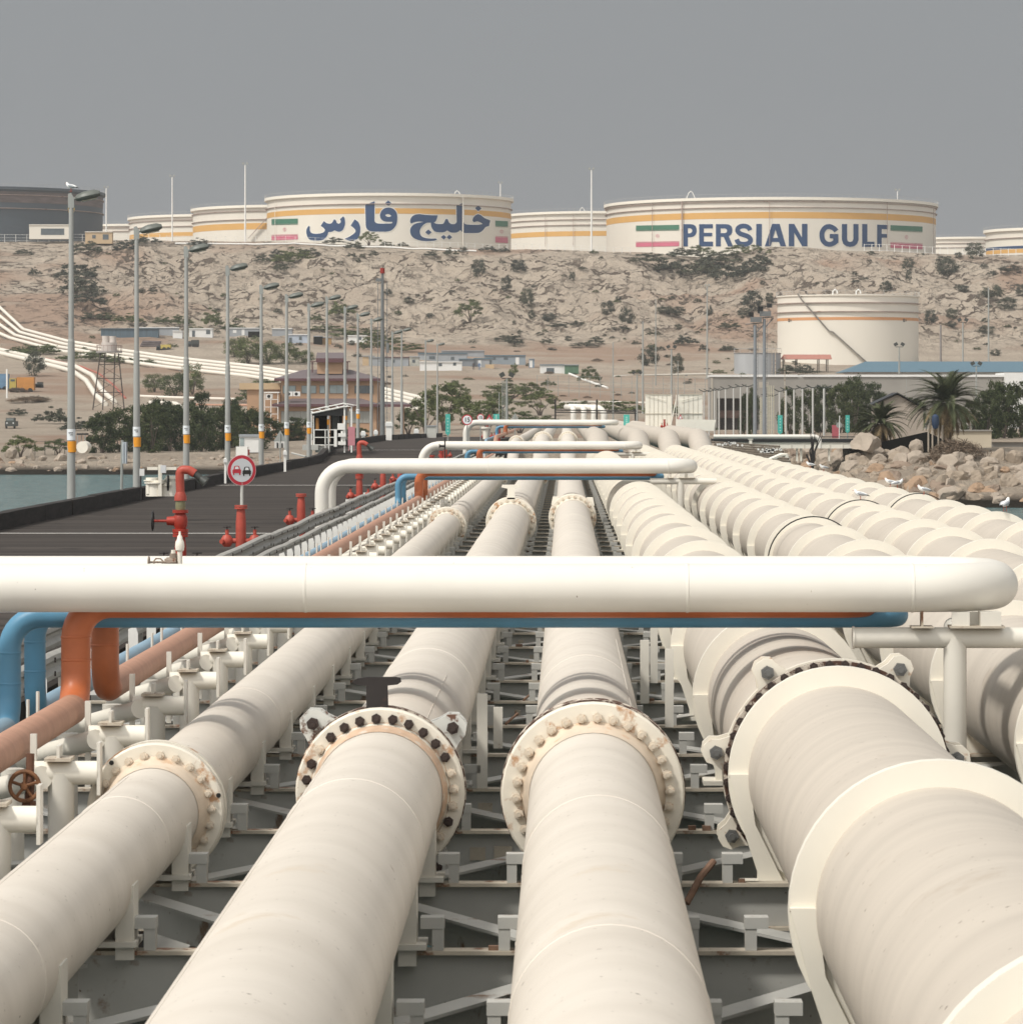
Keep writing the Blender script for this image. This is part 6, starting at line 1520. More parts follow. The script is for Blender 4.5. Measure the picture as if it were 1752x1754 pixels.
# ------------------------------------------------------------------ vehicles and people (small, far)
def ptruck(x0,y0,x1,y1,label,body,cab,name='truck',d=None):
    d=d or ghit((x0+x1)/2,y1); t=thing(name,label,'truck',P((x0+x1)/2,y1,d),group='parked work vehicles at the left'); w=(x1-x0)
    mb=MB(); mb.pbox(x0+w*.3,y0+2,x1,y1-3,d,2.2); build('truck_body',mb,body,t,smooth=False)
    mb=MB(); mb.pbox(x0,y0+4,x0+w*.27,y1-3,d,2.2); cb=build('cab',mb,cab,t,smooth=False)
    mb=MB(); mb.pbox(x0+w*.04,y0+5.5,x0+w*.22,y0+9,d-.05,.08); build('window',mb,GLSD,cb,smooth=False)
    mb=MB(); mb.pbox(x0,y1-4.2,x1,y1-2.5,d+.1,2); build('chassis',mb,BLK,t,smooth=False)
    for f in (.12,.55,.85):
        q=P(x0+w*f,y1-2.2,d-.02); mb=MB(); mb.cyl((q.x,d-.05,q.z),(q.x,d+.35,q.z),.5,n=14); build('wheel',mb,BLK,t)
ptruck(16,644,58,671,'orange bodied work truck under the thorn tree at left',mat('truck_orange',(.50,.22,.05),.6,.15,1),mat('cab_yellow',(.45,.35,.08),.6,.1,1))
ptruck(-24,638,14,668,'blue grey work truck cut by the left edge',mat('truck_blue',(.12,.22,.34),.6,.2,1),mat('cab_blue',(.20,.30,.40),.6,.1,1))
ptruck(268,588,292,600,'small yellow loader beside the pipe stack behind the second lamp',mat('loader_yellow',(.48,.38,.10),.6,.2,1),DARKM,name='loader')
ptruck(322,580,340,594,'dark small truck right of the white hut',DARKM,DARKM)
ptruck(60,652,72,664,'dark trailer right of the orange truck',DARKM,GREYM,name='trailer')
d=636; t=thing('jeep','dark open jeep seen from the front on the sandy track','jeep',P(17,733,d))
mb=MB(); mb.pbox(8.5,721,26,730,d,3.6); build('body',mb,mat('jeep_dark',(.06,.065,.06),.5,.2,1),t,smooth=False)
mb=MB(); mb.pbox(10,715.5,24.5,721,d+1.2,1.8); build('cabin',mb,DARKM,t,smooth=False)
mb=MB(); mb.pbox(11,716.5,23.5,720.3,d+1.15,.04); build('windscreen',mb,mat('jeep_glass',(.20,.22,.21),.2,.1,1),t,smooth=False)
for x in (10.3,24.2):
    q=P(x,730,d); mb=MB(); mb.cyl((q.x-.12,d+.5,q.z),(q.x+.12,d+.5,q.z),.40,n=14); build('wheel',mb,BLK,t)
    q=P(x+(1.6 if x<15 else -1.6),724.5,d-.02); mb=MB(); mb.cyl((q.x,d-.03,q.z),(q.x,d,q.z),.11,n=10); build('headlight',mb,WHITES,t)
# pipe stack behind the second lamp
t=thing('pipe_stack','stack of dark pipes and scrap on the slope behind the second lamp','pipe stack',gpt(258,594)); mb=MB(); d=ghit(258,594)
for r_ in range(3):
    for k in range(5-r_): q=P(240+r_*2,592-r_*3.2,d+k*.9); mb.cyl(q,q+Vector((4.6,0,-.1)),.36,n=10)
build('pipe_barrel',mb,mat('scrap_dark',(.12,.10,.10),.8,.4,1),t)
def person(x,y,label,cloth,d=None,h=1.75):
    d=d or ghit(x,y); p=P(x,y,d); p.z=gz(p.x,d); k=h/1.75
    me=bpy.data.meshes.new('person'); J=[(0,0,.95),(0,0,1.2),(0,0,1.42),(0,0,1.52),(0,0,1.62),(0,0,1.74),(-.10,0,.92),(-.13,.06,.5),(-.15,.0,.06),(.10,0,.92),(.13,-.10,.5),(.14,.08,.06),(-.19,0,1.40),(-.27,.02,1.12),(-.26,-.1,.88),(.19,0,1.40),(.27,.02,1.12),(.25,-.1,.88),(-.15,-.13,.04),(.14,-.05,.04)]
    E=[(0,1),(1,2),(2,3),(3,4),(4,5),(0,6),(6,7),(7,8),(0,9),(9,10),(10,11),(2,12),(12,13),(13,14),(2,15),(15,16),(16,17),(8,18),(11,19)]
    rad=[.15,.14,.15,.06,.10,.07,.09,.065,.045,.09,.065,.045,.065,.05,.035,.065,.05,.035,.04,.04]
    me.from_pydata([(a*k,b*k,c_*k) for a,b,c_ in J],E,[]); o=link(bpy.data.objects.new('person',me)); sm=o.modifiers.new('s','SKIN'); 
    bm=bmesh.new(); bm.from_mesh(me); L=bm.verts.layers.skin.verify()
    for i,v in enumerate(bm.verts): v[L].radius=(rad[i]*k,rad[i]*k); v[L].use_root=(i==0)
    bm.to_mesh(me); bm.free(); ss=o.modifiers.new('u','SUBSURF'); ss.levels=1; ss.render_levels=1
    me.materials.append(cloth); o.location=p; tag(o,label,'person')
person(821,634,'person in blue work clothes walking on the slope before the grey cabins',mat('cloth_blue',(.10,.17,.30),.8,.1,3))
person(811,634,'person in dark clothes walking left of the one in blue',mat('cloth_dark',(.07,.06,.06),.8,.1,3))
t=thing('brown_crate','brown wooden crate in front of the grey cabins','crate',gpt(838,630)); mb=MB(); mb.pbox(831,624,846,631.5,ghit(838,630.5)-.5,1.2); build('case',mb,TAN2,t,smooth=False)
# ------------------------------------------------------------------ vegetation
def leafmat(name,c1,c2,c3=None):
    m=bpy.data.materials.new(name); m.use_nodes=True; t=m.node_tree; N=t.nodes; L=t.links
    b=N['Principled BSDF']; b.inputs['Roughness'].default_value=.8; b.inputs['Specular IOR Level'].default_value=.15
    g=N.new('ShaderNodeNewGeometry'); rp=N.new('ShaderNodeValToRGB'); rp.color_ramp.elements[0].color=c1+(1,); rp.color_ramp.elements[1].color=c2+(1,)
    L.new(g.outputs['Random Per Island'],rp.inputs[0])
    oi=N.new('ShaderNodeObjectInfo'); mm=N.new('ShaderNodeMix'); mm.data_type='RGBA'; mm.blend_type='MULTIPLY'; mm.inputs[0].default_value=1
    r2=N.new('ShaderNodeValToRGB'); r2.color_ramp.elements[0].color=(.8,.82,.85,1); r2.color_ramp.elements[1].color=(1.2,1.15,1.0,1)
    L.new(oi.outputs['Random'],r2.inputs[0]); L.new(rp.outputs[0],mm.inputs[6]); L.new(r2.outputs[0],mm.inputs[7]); L.new(mm.outputs[2],b.inputs['Base Color'])
    return m
LG=leafmat('leaf_grey_green',(.05,.056,.045),(.10,.11,.082))
LA=leafmat('leaf_acacia',(.055,.075,.03),(.13,.155,.065))
LD=leafmat('leaf_dark_tree',(.024,.036,.018),(.075,.09,.042))
LDRY=leafmat('dry_twigs',(.10,.075,.06),(.22,.17,.135))
LP=leafmat('palm_leaf',(.045,.055,.028),(.12,.13,.065)); LPD=leafmat('palm_dead_leaf',(.12,.09,.055),(.26,.20,.13))
BARK=mat('bark',(.13,.10,.08),.9,.3,2); PTR=mat('palm_trunk',(.17,.13,.10),.95,.4,3,(1,1,4),bump=.8,bscale=6)
def crown_mesh(name,n,kind,leaf,mat_,seed):
    """leaf-sized faces gathered in clumps; unit size: about 1 wide each way from -.5 to .5, height 0..1"""
    rg=np.random.RandomState(seed)
    if kind=='round': nc=34; C=rg.normal(0,1,(nc,3)); C/=np.linalg.norm(C,axis=1)[:,None]; C*=(rg.uniform(.35,1,(nc,1))**.5); C=C*[.38,.38,.42]+[0,0,.44]; cr=rg.uniform(.10,.19,nc)
    elif kind=='flat': nc=40; a=rg.uniform(0,2*PI,nc); r=np.sqrt(rg.uniform(0,1,nc))*.46; C=np.stack([r*np.cos(a),r*np.sin(a),.80-.5*(r/.46)**2+rg.normal(0,.07,nc)],1); cr=rg.uniform(.05,.12,nc)
    elif kind=='low': nc=40; a=rg.uniform(0,2*PI,nc); r=np.sqrt(rg.uniform(0,1,nc))*.46; C=np.stack([r*np.cos(a),r*np.sin(a),(.72*(1-(r/.5)**2))*rg.uniform(.25,1,nc)+.08],1); cr=rg.uniform(.06,.13,nc)
    elif kind=='dense': nc=70; a=rg.uniform(0,2*PI,nc); z=rg.uniform(0.04,1,nc); rr=.44*np.sqrt(np.clip(1-((z-.45)/.6)**2,0,1)); r=rr*np.sqrt(rg.uniform(.25,1,nc)); C=np.stack([r*np.cos(a),r*np.sin(a),z*.93],1); cr=rg.uniform(.07,.14,nc)
    elif kind=='dry': nc=30; a=rg.uniform(0,2*PI,nc); r=np.sqrt(rg.uniform(0,1,nc))*.40; C=np.stack([r*np.cos(a),r*np.sin(a),.35*(1-(r/.45)**2)+.1],1); cr=rg.uniform(.10,.2,nc)
    k=rg.randint(0,nc,n); v=rg.normal(0,1,(n,3)); v/=np.linalg.norm(v,axis=1)[:,None]; p=C[k]+v*(cr[k][:,None]*rg.uniform(.3,1.1,(n,1)))*[1,1,.75]
    p[:,2]=np.abs(p[:,2])
    a=rg.normal(0,1,(n,3)); a/=np.linalg.norm(a,axis=1)[:,None]; b=np.cross(a,rg.normal(0,1,(n,3))); b/=np.linalg.norm(b,axis=1)[:,None]
    s=leaf*rg.uniform(.5,1.3,(n,1)); w=.5 if kind!='dry' else .08
    if kind=='dry': s*=2.6; a[:,2]=np.abs(a[:,2])
    V=np.stack([p-a*s-b*s*w*.4,p-b*s*w*-1.,p+a*s,p-b*s*w],1).reshape(-1,3); F=np.arange(4*n).reshape(n,4)
    me=npmesh(name,V,F,mat_); d=me.data; bpy.data.objects.remove(me); return d
def stem_mesh(seed,h=.55,dense=False):
    rg=random.Random(seed); mb=MB(); 
    for k in range(5):
        a=rg.uniform(0,2*PI); r=rg.uniform(.12,.34); mb.tube([(0,0,-.06),(r*.25*math.cos(a),r*.25*math.sin(a),h*.4),(r*math.cos(a),r*math.sin(a),h*rg.uniform(.9,1.35))],[.022,.014,.006],n=5)
    o=build('s',mb,BARK,None); d=o.data; bpy.data.objects.remove(o); return d
CR={}
for kind,n,leaf,m,cnt in (('round',2600,.030,LG,3),('low',2600,.030,LG,3),('flat',3200,.024,LA,3),('lowg',2600,.030,LA,2),('dense',6500,.026,LD,4),('dry',2500,.03,LDRY,2),('roundg',4200,.022,LA,2)):
    CR[kind]=[crown_mesh('crown',n,{'lowg':'low','roundg':'round'}.get(kind,kind),leaf,m,100+7*i+hash(n)%50) for i in range(cnt)]
ST=[stem_mesh(i) for i in range(4)]
rnd=random.Random(21)
def plant(x,yb,w,h,kind,label,group=None,name='shrub',cat='shrub',d=None,depth=None,trunk=True):
    d=d or ghit(x,yb); p=P(x,yb,d); s=FPX/d; p.z=gz(p.x,d)-.1
    t=thing(name,label,cat,p,rnd.uniform(0,6.28),group); W=w/s; Hh=h/s
    sc=(W,depth or W*.8,Hh*1.05)
    o=link(bpy.data.objects.new('crown',rnd.choice(CR[kind]))); o.parent=t; o.scale=(W,W,sc[2])
    if trunk and h>9 and kind in ('flat','roundg','dense','dry') :
        q=link(bpy.data.objects.new('trunk',rnd.choice(ST))); q.parent=t; q.scale=(W,W,Hh)
    return t
GL='shrubs on the rocky hillside'
def many(lst,kind,label,group,**k):
    for x,y,w,h in lst: plant(x,y,w,h,kind,label,group,**k)
many([(150,437,62,30),(215,434,50,30),(250,418,60,20),(130,480,74,40),(140,506,86,42),(152,530,74,34),(165,550,60,22),(40,437,38,14),(60,472,26,18),(340,422,46,18),(475,444,36,22),(450,453,34,20),(482,466,32,20)],'low','dark grey green shrub on the upper left part of the rocky slope','shrubs on the upper left slope')
many([(632,420,44,26)],'flat','umbrella shaped thorn tree under the Persian letter at the ridge',None,name='thorn_tree',cat='tree')
many([(572,418,42,16),(662,417,30,14),(690,417,26,12),(605,428,40,20),(602,442,20,12),(640,440,22,14),(738,440,28,14),(772,438,30,18),(793,432,22,13),(835,430,36,12),(862,432,26,12),(530,440,44,20)],'low','low grey green shrub along the ridge below the Persian lettered tank','shrubs along the ridge')
many([(503,448,76,28),(480,452,50,16)],'lowg','greener broad shrub in a hollow left of the Persian letters','green hollow shrubs')
many([(820,474,32,34),(867,499,24,30),(905,527,32,36),(910,550,16,20),(888,467,36,26),(980,483,15,17),(1041,539,32,26),(1073,555,34,34),(1155,542,52,18),(1135,540,30,14),(1215,542,16,20),(940,552,38,18),(665,505,20,12),(700,520,24,14),(1240,560,14,10)],'round','dark rounded thorn bush on the middle rocky slope','thorn bushes on the middle slope')
plant(805,552,60,40,'flat','lone spreading thorn tree in the middle of the rocky slope',None,'thorn_tree','tree')
many([(1110,452,72,26),(1150,468,74,36),(1200,477,84,40),(1250,480,84,40),(1290,472,60,36),(1172,442,70,22),(1240,456,86,30),(1300,456,50,30),(1215,462,70,30)],'low','dense dark shrub filling the ravine below the huge lettered tank','shrubs filling the ravine')
many([(1200,437,54,24),(1262,440,54,22),(1290,436,40,18)],'flat','grey green shrub hiding the foot of the blue English letters','shrubs before the English letters')
many([(1670,443,42,32),(1622,472,50,32),(1618,455,40,18),(1555,464,28,24),(1556,482,14,20),(1517,500,28,22),(1592,557,30,30),(1630,547,26,22),(1630,562,26,13),(1690,572,38,16),(1705,610,24,14),(1700,512,60,26),(1725,532,46,24),(1750,506,30,22),(1290,532,46,40),(1275,545,30,20),(1318,525,20,24),(1730,472,50,14),(1650,500,24,14)],'round','dark thorn bush on the right part of the slope','thorn bushes on the right slope')
many([(960,562,60,14),(995,560,42,12),(1062,566,42,12),(880,592,38,28),(866,584,50,12),(1020,590,38,18),(1175,592,46,24),(1250,564,46,18),(1247,602,36,14),(1205,602,20,18),(935,590,26,14),(1000,594,60,10),(945,600,20,8),(1130,600,24,10),(1090,590,20,10),(1120,575,30,12)],'low','low grey bush on the gentler lower slope','bushes on the lower slope')
many([(310,560,48,26),(278,556,36,20),(335,570,40,16),(362,562,42,40),(400,566,46,18),(585,544,50,34),(540,552,30,18),(560,568,80,16),(610,580,110,24),(640,600,60,36),(700,602,70,20),(670,590,50,20),(220,555,60,20),(190,548,50,14)],'lowg','green grey bush at the foot of the rocky slope above the cabins','bushes above the cabins')
many([(330,676,52,60),(300,678,66,46),(265,672,50,36)],'roundg','dark green acacia of the clump below the big pipelines','acacias below the big pipelines',name='acacia',cat='tree')
plant(58,645,46,50,'round','dark thorn tree above the orange truck',None,'thorn_tree','tree')
many([(72,608,84,26),(40,604,60,18),(150,618,110,24),(208,622,60,18),(250,625,50,14)],'lowg','green low acacia between the two sets of left pipelines','low acacias between the pipelines')
many([(425,622,70,52),(460,624,60,46),(402,612,50,36),(490,622,60,40),(520,622,50,26)],'roundg','broad dark green acacia below the cabins behind the fourth and fifth lamps','acacias below the cabins',name='acacia',cat='tree')
many([(455,665,70,22),(440,690,80,40)],'lowg','green acacia bush left of the tan building','bushes by the tan building')
many([(760,738,110,90),(730,744,80,80),(800,742,70,70),(700,746,60,50),(780,690,60,40)],'flat','large spreading green acacia right of the tan building','large acacias right of the tan building',name='acacia',cat='tree')
many([(835,742,90,60),(870,690,110,36),(905,682,70,30),(925,712,90,46),(850,716,80,46),(890,742,90,42),(940,740,70,30)],'flat','green acacia in the middle, among the thin masts','acacias in the middle ground',name='acacia',cat='tree')
plant(1112,627,46,40,'round','thorn tree left of the small grey tank, beside a pole',None,'thorn_tree','tree')
plant(1160,642,28,42,'round','narrow thorn tree right of the other one',None,'thorn_tree','tree')
many([(1010,655,42,36),(940,662,30,16),(985,704,80,24),(1060,706,100,30),(1140,712,90,26),(1200,738,60,24),(1230,640,30,10),(1090,640,30,10),(880,644,20,30)],'lowg','green bush before the steel screen and stair','bushes before the steel screen')
plant(1365,642,76,28,'low','dark bush under the red roofed canopy')
# dark green tree row on the left shore
L_='dark green tree in the dense row on the left shore'
for k,(x,y,w,h) in enumerate([(175,779,66,70),(205,780,60,78),(238,780,66,76),(262,779,60,84),(292,780,66,80),(318,779,62,82),(345,780,60,70),(372,779,62,74),(398,778,60,76),(425,776,60,74),(448,772,60,66),(345,770,50,92),(275,772,60,90),(395,765,50,84)]):
    plant(x,y,w*1.08,h,'dense',L_,'dark trees on the left shore','shore_tree','tree',d=488+(k%3)*7+(12 if k>10 else 0))
for k,(x,y,w,h) in enumerate([(520,745,50,40),(490,760,50,34),(505,752,40,40),(615,750,40,20),(585,752,50,20)]):
    plant(x,y,w,h,'dense','dark garden bush before the tan building','garden bushes by the tan building','garden_bush','bush',d=540)
for k,(x,y,w,h) in enumerate([(1352,748,44,76),(1385,748,50,74),(1410,748,50,78),(1438,748,52,84),(1466,748,54,86),(1494,748,56,82),(1520,748,50,66),(1560,748,60,60),(1462,740,46,96),(1290,748,24,80),(1275,748,24,66)]):
    plant(x,y+4,w,h+2,'dense','dark green tree in the row before the warehouse','dark trees before the warehouse','roadside_tree','tree',d=520+(k%3)*8)
for k,(x,y,w,h) in enumerate([(1690,755,60,80),(1720,756,60,92),(1748,756,60,98),(1665,755,50,62),(1790,756,70,100),(1705,750,50,96)]):
    plant(x,y+4,w,h+2,'dense','dark green tree at the right edge behind the long low wall','dark trees at the right edge','roadside_tree','tree',d=420+(k%3)*8)
plant(35,772,72,40,'flat','light green thorn tree by the left shore rocks',None,'thorn_tree','tree',d=472)
plant(100,772,70,30,'flat','second lighter thorn bush by the left shore fence',None,'thorn_tree','tree',d=478)
many([(88,726,70,36),(135,738,70,28),(170,735,50,26),(30,712,40,18)],'low','grey green bush beside the sandy track','bushes beside the sandy track')
plant(1640,792,110,62,'dry','big dry leafless brown bush below the cream store',None,'dry_bush','bush',d=313)
plant(1600,792,60,26,'dry','smaller heap of dry twigs left of the big dry bush',None,'dry_bush','bush',d=311)
many([(60,668+20,60,18),(45,690,70,20),(30,672,40,16)],'dry','dry brown scrub below the trucks','dry scrub below the trucks')
# small scattered scrub
rs=random.Random(77)
for k in range(150):
    x=rs.uniform(0,1752); y=rs.uniform(432,600)
    if x<120 and y<560: continue
    if 1325<x<1580 and y>495: continue
    w=rs.uniform(7,19); plant(x,y,w,w*rs.uniform(.35,.7),rs.choice(['low','round','low','lowg']),'tiny scattered scrub bush on the rocky hillside','tiny scrub bushes on the hillside',trunk=False)
for k in range(70):
    x=rs.uniform(560,1330); y=rs.uniform(585,690); w=rs.uniform(7,22); plant(x,y,w,w*rs.uniform(.3,.55),rs.choice(['low','lowg','dry']),'tiny scrub tuft on the flatter sandy ground','tiny scrub tufts on the sandy ground',trunk=False)
# ------------------------------------------------------------------ palms
def palm(x,ytop,yb,d,label,R_,nf,seed,crown_y):
    rg=random.Random(seed); p=P(x,yb,d); p.z=gz(p.x,d)-.1; t=thing('date_palm',label,'palm tree',p)
    hc=P(x,crown_y,d).z-p.z
    mb=MB(); n=14; pr=[(.30-.0*i+(.035 if i%2 else 0),hc*i/n) for i in range(n+1)]; mb.lathe(pr,14); build('trunk',mb,PTR,t,local=True)
    for part,m,cnt,lo,hi in (('crown',LP,nf,-.25,1.45),('dead_fronds',LPD,nf//3,-1.15,-.1)):
        V=[];F=[]
        for k in range(cnt):
            a=rg.uniform(0,2*PI); el=lo+(hi-lo)*((k+.5)/cnt)**.9; L=R_*rg.uniform(.85,1.1)*(.8 if part!='crown' else 1); c=Vector((0,0,hc))
            dirh=Vector((math.cos(a),math.sin(a),0)); pts=[];N=13; q=c.copy(); e=el
            for i in range(N+1):
                pts.append(q.copy()); q=q+(dirh*math.cos(e)+Vector((0,0,math.sin(e))))*(L/N); e-= (.085 if part=='crown' else .06)*(1+.25*rg.random())
            side=dirh.cross(Vector((0,0,1)))
            for i in range(1,N):
                tv=(pts[i+1]-pts[i-1]).normalized(); up=side.cross(tv).normalized()
                for j in range(3):
                    b0=pts[i]+(pts[i+1]-pts[i])*(j/3)
                    for s in (-1,1):
                        ll=L*.17*math.sin(PI*min(1,(i+.6)/N)**.7)*rg.uniform(.75,1.15)+.05
                        tip=b0+(side*s*.72+tv*.75-up*(-.28)+Vector((0,0,-.12)))*ll; w=tv*.045
                        o=len(V); V+=[b0-w,b0+w,tip]; F.append((o,o+1,o+2))
            for i in range(N):   # rachis
                o=len(V); w=side*.02; V+=[pts[i]-w,pts[i]+w,pts[i+1]+w*.6,pts[i+1]-w*.6]; F.append((o,o+1,o+2)); F.append((o,o+2,o+3))
        me=npmesh(part,np.array([tuple(v) for v in V]),np.array(F),m,t)
    return t
palm(1622,612,775,322,'large date palm with a huge shaggy crown by the boulders',3.9,105,4,690)
palm(1508,672,772,326,'smaller date palm left of the big one, in front of the gabled hut',2.75,70,9,726)
# charred stump plant
t=thing('charred_plant','thin charred black stems sticking up between the boulders','plant',P(1390,800,308)); mb=MB(); rg=random.Random(2)
for k in range(7):
    x=1393+rg.uniform(-7,3); mb.tube([P(1392,802,306),P(x,772,306),P(x+rg.uniform(-9,14),rg.uniform(732,755),306)],[.09,.06,.015],n=5)
mb.tube([P(1392,803,306),P(1381,778,306)],.07,n=5); build('stem',mb,BLACKM,t)
# ------------------------------------------------------------------ boulders
def rockmat(name,c):
    return mat(name,c,.95,.22,.7,bump=1.0,bscale=5,rust=.36,rscale=2.2,rcol=(c[0]*.55,c[1]*.5,c[2]*.48,1),spec=.1)
RK=[rockmat('boulder_tan',(.33,.27,.21)),rockmat('boulder_pale',(.38,.32,.26)),rockmat('boulder_brown',(.26,.20,.155)),rockmat('boulder_orange',(.36,.25,.17))]
for m_ in RK:
    for nd in m_.node_tree.nodes:
        if nd.type=='BUMP': nd.inputs['Distance'].default_value=.12
def rock_mesh(seed,m):
    bm=bmesh.new(); bmesh.ops.create_icosphere(bm,subdivisions=4,radius=.5); rg=np.random.RandomState(seed)
    co=np.array([v.co for v in bm.verts]); 
    for k in range(13):   # flatten by random cutting planes
        nrm=rg.normal(0,1,3); nrm/=np.linalg.norm(nrm); dd=rg.uniform(.25,.40); s=co@nrm; ex=np.clip(s-dd,0,None); co-=ex[:,None]*nrm*.97
    q=co*4+seed; f=fbm(q[:,0]+q[:,2]*.7,q[:,1]-q[:,2]*.5,4,seed)-.5; f2=fbm(q[:,0]*3+q[:,2]*2,q[:,1]*3-q[:,2]*2,3,seed+5)-.5
    nn=co/np.linalg.norm(co,axis=1)[:,None]; co+=nn*(f*.16+f2*.08)[:,None]
    for v,c in zip(bm.verts,co): v.co=c
    me=bpy.data.meshes.new('boulder'); bm.to_mesh(me); bm.free(); me.materials.append(m); me.polygons.foreach_set('use_smooth',[True]*len(me.polygons)); me.set_sharp_from_angle(angle=R(28)); return me
RM=[rock_mesh(3+i*5,RK[[0,1,0,2,1,0,1,3,0,2][i]]) for i in range(10)]
rk=random.Random(5)
def boulder(x,y,w,h,d=None,label='tan boulder in the heap on the right shore',group='boulders of the right shore heap',me=None,up=.25):
    d=d or ghit(x,y,285,480); p=P(x,y,d); p.y+=.0
    o=link(bpy.data.objects.new('boulder',me or rk.choice(RM))); s=FPX/d
    o.location=(p.x,d,p.z); o.scale=(w/s*1.15,w/s*rk.uniform(.8,1.1),h/s*1.2); o.rotation_euler=(rk.uniform(-.25,.25),rk.uniform(-.25,.25),rk.uniform(0,6.28)); tag(o,label,'boulder',group); return o
big=[(1483,762,54,34,'largest pale boulder perched at the top of the heap left of the small palm',1),(1568,770,28,30,'upright pale boulder leaning below the big palm',1),(1545,776,26,20,'block shaped boulder left of the upright one',1),
 (1417,795,50,34,'big rounded boulder beside the side bridge end',1),(1370,785,46,34,'boulder directly right of the charred stems',0),(1380,800,26,26,'lower boulder under the charred stems',2),(1488,786,36,30,'boulder below the largest pale one',0),(1463,792,46,40,'wide tan boulder in the middle of the heap',0),(1500,800,44,26,'flat tan boulder in the middle of the heap',0),
 (1552,795,60,22,'long flat boulder below the upright one',2),(1560,783,26,20,'small boulder wedged beside the long flat one',1),(1625,802,60,16,'long thin boulder below the dry bush',2),(1660,795,34,26,'rounded boulder below the right end of the dry bush',1),(1695,797,40,24,'smooth slanted boulder right of the dry bush',1),(1722,808,26,20,'orange stained boulder at the right',7),(1735,826,44,24,'orange brown boulder near the right edge at the waterline',7),
 (1655,815,40,34,'broad pale boulder low in the heap',1),(1610,833,40,36,'tall brown boulder low in the heap above the water',2),(1570,825,44,34,'cracked brown boulder low in the heap',0),(1680,825,44,26,'flat boulder above the water at the right',0),(1700,838,60,20,'low boulder just above the waterline',2),(1640,840,50,26,'blocky boulder at the waterline',0),(1742,795,36,24,'pale boulder cut by the right edge',1)]
for x,y,w,h,lb,mi in big: boulder(x,y,w,h,316 if y<779 else None,lb,None,RM[[0,1,3,0,0,2,0,7][mi] if mi<8 else 0])
yt_=lambda x: float(np.interp(x,[1350,1400,1480,1560,1620,1700,1752,1800],[776,770,768,775,790,778,778,778]))
yb_=lambda x: float(np.interp(x,[1350,1400,1480,1560,1620,1680,1752,1800],[800,812,835,852,860,862,862,862]))
for k in range(235):
    x=rk.uniform(1345,1800); a,b=yt_(x),yb_(x); y=a+(b-a)*rk.random(); w=rk.choice([rk.uniform(14,26),rk.uniform(24,50)]); boulder(x,y,w,w*rk.uniform(.6,.95))
# left shore rocks
for x,y,w,h,lb in ((20,778,26,20,'large slanted pale boulder on the left shore'),(56,782,12,22,'pointed upright boulder on the left shore'),(73,787,16,12,'blocky pale boulder on the left shore'),(105,786,26,16,'broad boulder on the left shore left of the first lamp')):
    boulder(x,y,w,h,463,lb,None,RM[1])
for k in range(110):
    x=rk.uniform(-20,545); y=rk.uniform(785,809) if x<330 else rk.uniform(783,806); w=rk.uniform(9,22)*(1 if x<260 else .7)
    boulder(x,y,w,w*rk.uniform(.5,.8),min(ghit(x,y,446,520),468),'tan boulder along the left waterline','boulders along the left waterline')
# ------------------------------------------------------------------ gulls
GW=mat('gull_white',(.80,.80,.78),.7,.03,3); GG=mat('gull_grey',(.36,.38,.40),.7,.08,3); GK=mat('gull_black',(.03,.03,.03),.6,.1,3); GR=mat('gull_red',(.45,.08,.04),.5,.1,3)
def gull(loc,rz,label,s=1.):
    t=thing('gull',label,'gull',loc,rz,'gulls resting on the pipes'); 
    mb=MB(); mb.tube([(-.20,0,.145),(-.13,0,.15),(-.05,0,.155),(.05,0,.165),(.11,0,.19),(.14,0,.225),(.155,0,.25),(.17,0,.262),(.19,0,.262)],[.012,.038,.060,.066,.054,.042,.040,.034,.014],n=12); b=build('body',mb,GW,t,local=True,ang=80)
    mb=MB()
    for sy in (-1,1):
        mb.tube([(.07,sy*.052,.185),(.0,sy*.062,.175),(-.10,sy*.05,.15),(-.20,sy*.03,.12)],[.02,.042,.032,.006],n=8)
    build('wing',mb,GG,t,local=True,ang=80)
    mb=MB(); mb.tube([(-.17,.015,.13),(-.27,.02,.10)],[.018,.003],n=6); mb.tube([(-.17,-.015,.13),(-.27,-.02,.10)],[.018,.003],n=6); build('wing_tip',mb,GK,t,local=True)
    mb=MB(); mb.tube([(.188,0,.260),(.235,0,.248)],[.009,.003],n=6)
    for sy in (-.03,.03): mb.cyl((0,sy,0),(0,sy,.11),.006,n=5); mb.box((.02,sy,.004),(.05,.03,.006))
    build('bill_and_legs',mb,GR,t,local=True)
    mb=MB(); 
    for sy in (-.03,.03): mb.cyl((.165,sy*1.0,.268),(.165,sy*1.25,.268),.008,n=6)
    build('eye',mb,GK,t,local=True)
    t.scale=(s*.68,)*3; return t
top=CZ-2.345+.712
gull((-14.72+.0,lampx and 14.72*FPX/(VX-122),P(0,327,14.72*FPX/(VX-122)).z-.02),R(150),'gull perched on the top of the nearest street lamp',1.5)
def gp(x,y,X,dz=0): # standing on the pipe line X
    d=(X)*FPX/(x-VX); return Vector((X,d,top+dz))
gull(gp(1406,0,3.87+.9,0) if 0 else Vector((5.48,75.6+.1,top)),R(160),'gull behind the dark clamp band of the third wrapped pipe')
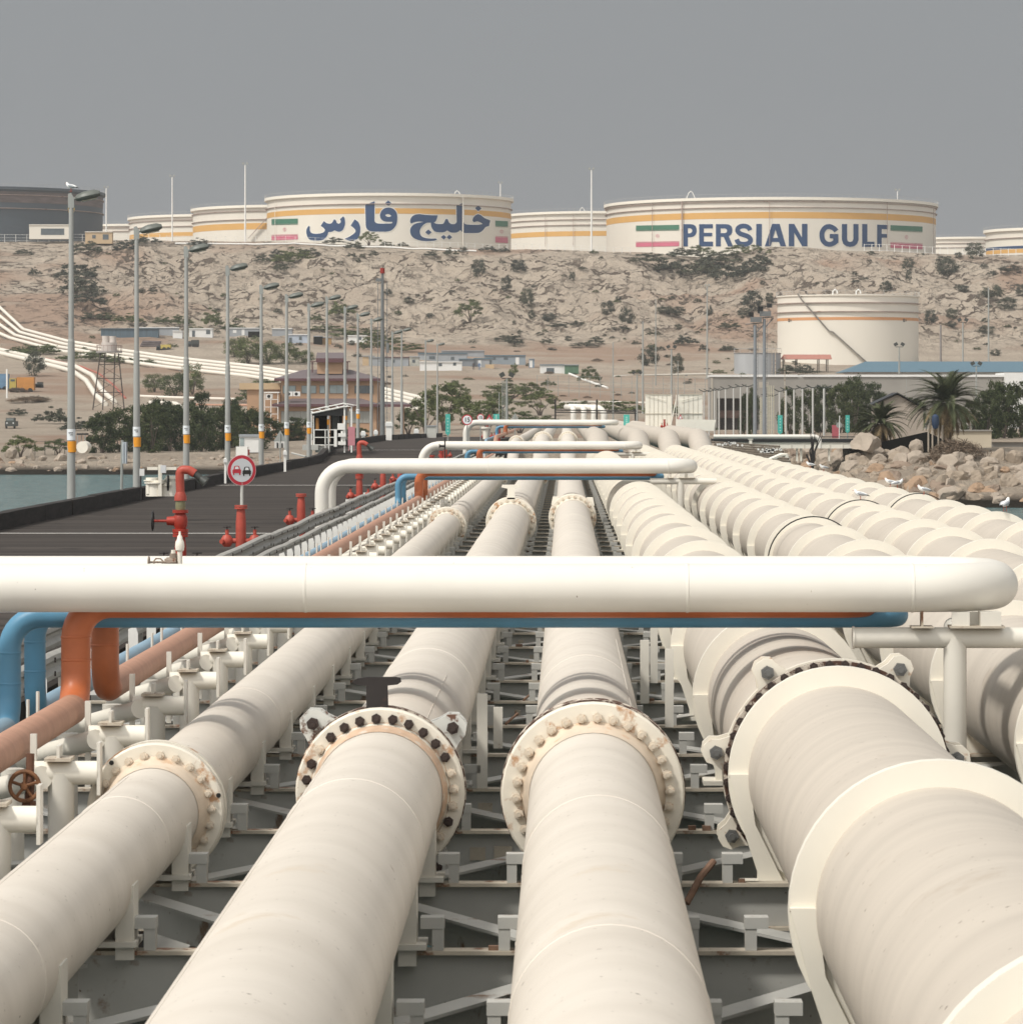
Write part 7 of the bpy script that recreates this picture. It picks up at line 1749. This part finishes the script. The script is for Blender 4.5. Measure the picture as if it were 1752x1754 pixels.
gull(Vector((7.08,88.8,top)),R(170),'gull facing left on the outermost pipe, left bird of a pair')
gull(Vector((7.12,87.5,top)),R(0),'gull next to its mate on the outermost pipe, right bird of the pair')
gull(Vector((7.05,80.2,top)),R(185),'gull standing alone just past the clamp band on the outermost pipe')
gull(Vector((7.22,67.0,top)),R(60),'nearest gull, upright on the right shoulder of the outermost pipe',1.15)
gull(Vector((7.1,118,top)),R(170),'far gull with head down on the outermost pipe, first'); gull(Vector((7.1,112,top)),R(200),'far gull with head down on the outermost pipe, second')
# ------------------------------------------------------------------ haze
HZ=bpy.data.materials.new('haze_air'); HZ.use_nodes=True; t=HZ.node_tree; t.nodes.clear()
pv=t.nodes.new('ShaderNodeVolumePrincipled'); pv.inputs['Color'].default_value=(.93,.94,.95,1); pv.inputs['Density'].default_value=.0001; pv.inputs['Anisotropy'].default_value=.2
ou=t.nodes.new('ShaderNodeOutputMaterial'); t.links.new(pv.outputs[0],ou.inputs['Volume'])
mb=MB(); mb.ab((-1000,-260,-5),(1000,3300,110)); hz=build('haze',mb,HZ,smooth=False); tag(hz,kind='stuff')

for o in SC.objects:
    for k in ('_R','_H'):
        if k in o: del o[k]
# ------------------------------------------------------------------ labels by place for look-alikes
def ordn_(k): return ['first','second','third','fourth','fifth','sixth','seventh','eighth','ninth','tenth','eleventh','twelfth','thirteenth','fourteenth','fifteenth','sixteenth','seventeenth','eighteenth','nineteenth','twentieth'][k]
gg={}
for o in SC.objects:
    if o.parent is None and o.get('group') and o.get('label'): gg.setdefault((o['group'],o['label']),[]).append(o)
bpy.context.view_layer.update()
for (g,l),os_ in gg.items():
    n=len(os_)
    if n<2: continue
    if n<=20 and len(l.split())<=12:
        for k,o in enumerate(sorted(os_,key=lambda o:o.location.x/max(o.location.y,1))): o['label']=l+', '+ordn_(k)+' from left'
    elif g.startswith(('T shaped','white bracket')):
        for k,o in enumerate(sorted(os_,key=lambda o:o.location.y)[:20]): o['label']=l+', '+ordn_(k)+' nearest'
